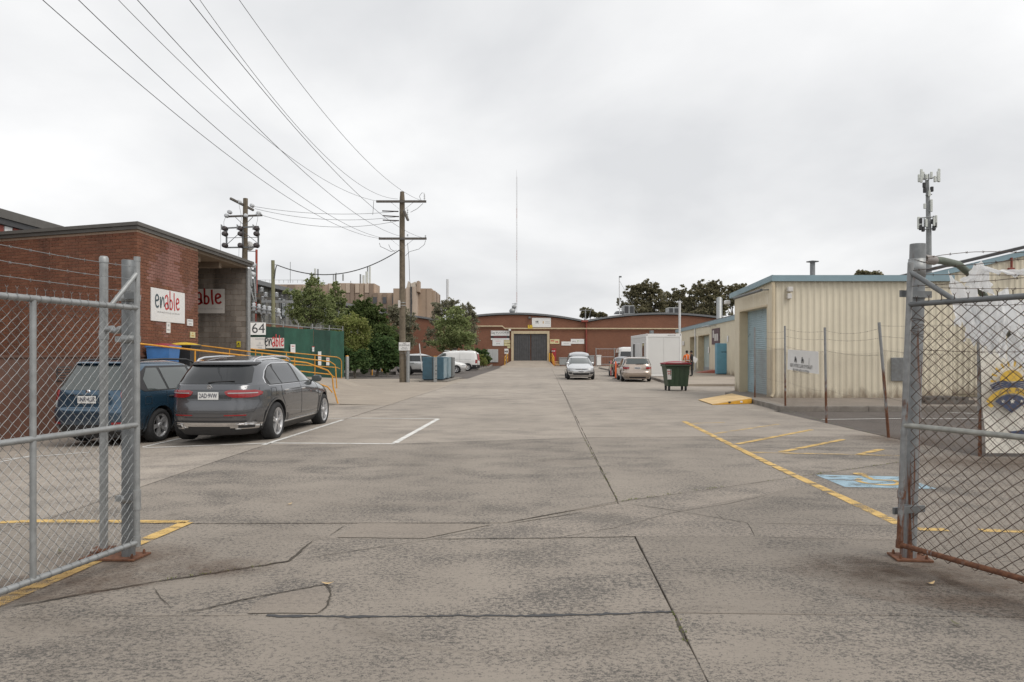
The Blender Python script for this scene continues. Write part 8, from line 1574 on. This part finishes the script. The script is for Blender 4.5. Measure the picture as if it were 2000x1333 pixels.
tree('yard_tree', 'dense green tree in front of the warehouse left of its door', (xat(886, 80), 80, 0), [lump(885, 615, 80, 18, 18), lump(872, 640, 80, 22, 20), lump(898, 640, 80, 22, 22), lump(885, 660, 80, 34, 18), lump(868, 672, 80, 24, 14), lump(905, 668, 80, 22, 16)], 'leaf_olive', 11000, .15, T2, .2, seed=9)
tree('yard_tree', 'loose grey leaved tree surrounding the dense green one', (xat(893, 84), 84, 0), [lump(868, 605, 84, 20, 14), lump(882, 597, 84, 14, 12), lump(908, 610, 84, 18, 14), lump(918, 640, 84, 18, 26), lump(922, 665, 84, 14, 18), lump(855, 625, 84, 14, 18), lump(845, 660, 84, 14, 20)], 'leaf_grey', 8000, .15, T2, .18, seed=10)
tree('round_bush', 'dark clipped bush beside the white van tail', (xat(944, 86), 86, 0), [lump(940, 690, 86, 12, 10), lump(948, 702, 86, 9, 9)], 'leaf_dark', 1800, .16, T2, .06, seed=11, cat='bush')
tree('round_bush', 'yellow green bush in front of the dark clipped bush', (xat(940, 82), 82, 0), [lump(935, 702, 82, 10, 9), lump(943, 708, 82, 9, 7)], 'leaf_yellow', 1400, .14, T2, .05, seed=12, cat='bush')
tree('round_bush', 'small bright green bush beside the white side door', (xat(950, 84), 84, 0), [lump(951, 703, 84, 6.5, 9)], 'leaf_green', 900, .14, T2, .05, seed=13, cat='bush')
T3 = 'gum trees behind the warehouse'
tree('gum_tree', 'broad dark gum tree behind the right roof vault beside the aerial', (xat(1265, 150), 150, 0), [lump(1232, 588, 150, 18, 18), lump(1250, 570, 150, 20, 16), lump(1268, 566, 150, 20, 16), lump(1283, 585, 150, 22, 20), lump(1255, 598, 150, 26, 16), lump(1222, 602, 150, 12, 10), lump(1245, 610, 150, 32, 9), lump(1285, 609, 150, 24, 9)], 'leaf_gum', 16000, .27, T3, .5, seed=14, hang=.3, spread=.2)
tree('gum_tree', 'middle gum tree between the broad one and the tallest', (xat(1325, 155), 155, 0), [lump(1312, 585, 155, 16, 14), lump(1330, 572, 155, 12, 14), lump(1338, 592, 155, 16, 16), lump(1318, 602, 155, 18, 12), lump(1302, 598, 155, 14, 12), lump(1345, 604, 155, 14, 10), lump(1325, 611, 155, 30, 8)], 'leaf_gum', 9000, .27, T3, .4, seed=15, hang=.3, spread=.2)
tree('gum_tree', 'tall spreading gum tree on the right above the far shed', (xat(1385, 140), 140, 0), [lump(1365, 572, 140, 20, 16), lump(1385, 562, 140, 20, 13), lump(1402, 575, 140, 16, 16), lump(1378, 595, 140, 26, 16), lump(1410, 598, 140, 14, 14), lump(1350, 590, 140, 14, 14), lump(1375, 609, 140, 30, 9), lump(1408, 612, 140, 20, 8)], 'leaf_gum', 15000, .26, T3, .5, seed=16, hang=.3, spread=.2)
tree('gum_tree', 'sparse gum tree partly hidden by the near shed corner', (xat(1432, 150), 150, 0), [lump(1428, 575, 150, 14, 12), lump(1440, 565, 150, 16, 10), lump(1425, 592, 150, 10, 10), lump(1448, 580, 150, 14, 14)], 'leaf_gum', 6000, .27, T3, .4, seed=17, hang=.3)
tree('gum_tree', 'small round gum tree in the valley between the roof vaults', (xat(1147, 170), 170, 0), [lump(1145, 610, 170, 13, 7), lump(1155, 615, 170, 9, 6), lump(1141, 617, 170, 8, 5)], 'leaf_gum', 4000, .3, T3, .3, seed=18)
tree('gum_tree', 'tiny treetop right of the roof valley', (xat(1176, 180), 180, 0), [lump(1173, 616, 180, 7, 4), lump(1180, 617, 180, 5, 4)], 'leaf_gum', 900, .5, T3, .3, seed=19)
tree('gum_tree', 'dark treetop peeping over the near shed roof', (xat(1690, 60), 60, 0), [lump(1692, 540, 60, 24, 8), lump(1712, 542, 60, 10, 7), lump(1668, 543, 60, 6, 4)], 'leaf_gum', 3200, .2, T3, .3, seed=20)
# low planting bed kerb by the bushes
P = [gp(918, 722.5), gp(935, 723), gp(955, 719), gp(962, 714)]
mb = MB()
for a, b in zip(P, P[1:]): mb.beam(a + Vector((0, 0, .08)), b + Vector((0, 0, .08)), .18, .2)
mb.build('bed_kerb', M['kerb_concrete'], origin=P[0], label='low curved kerb round the bush bed by the white vans', cat='kerb')
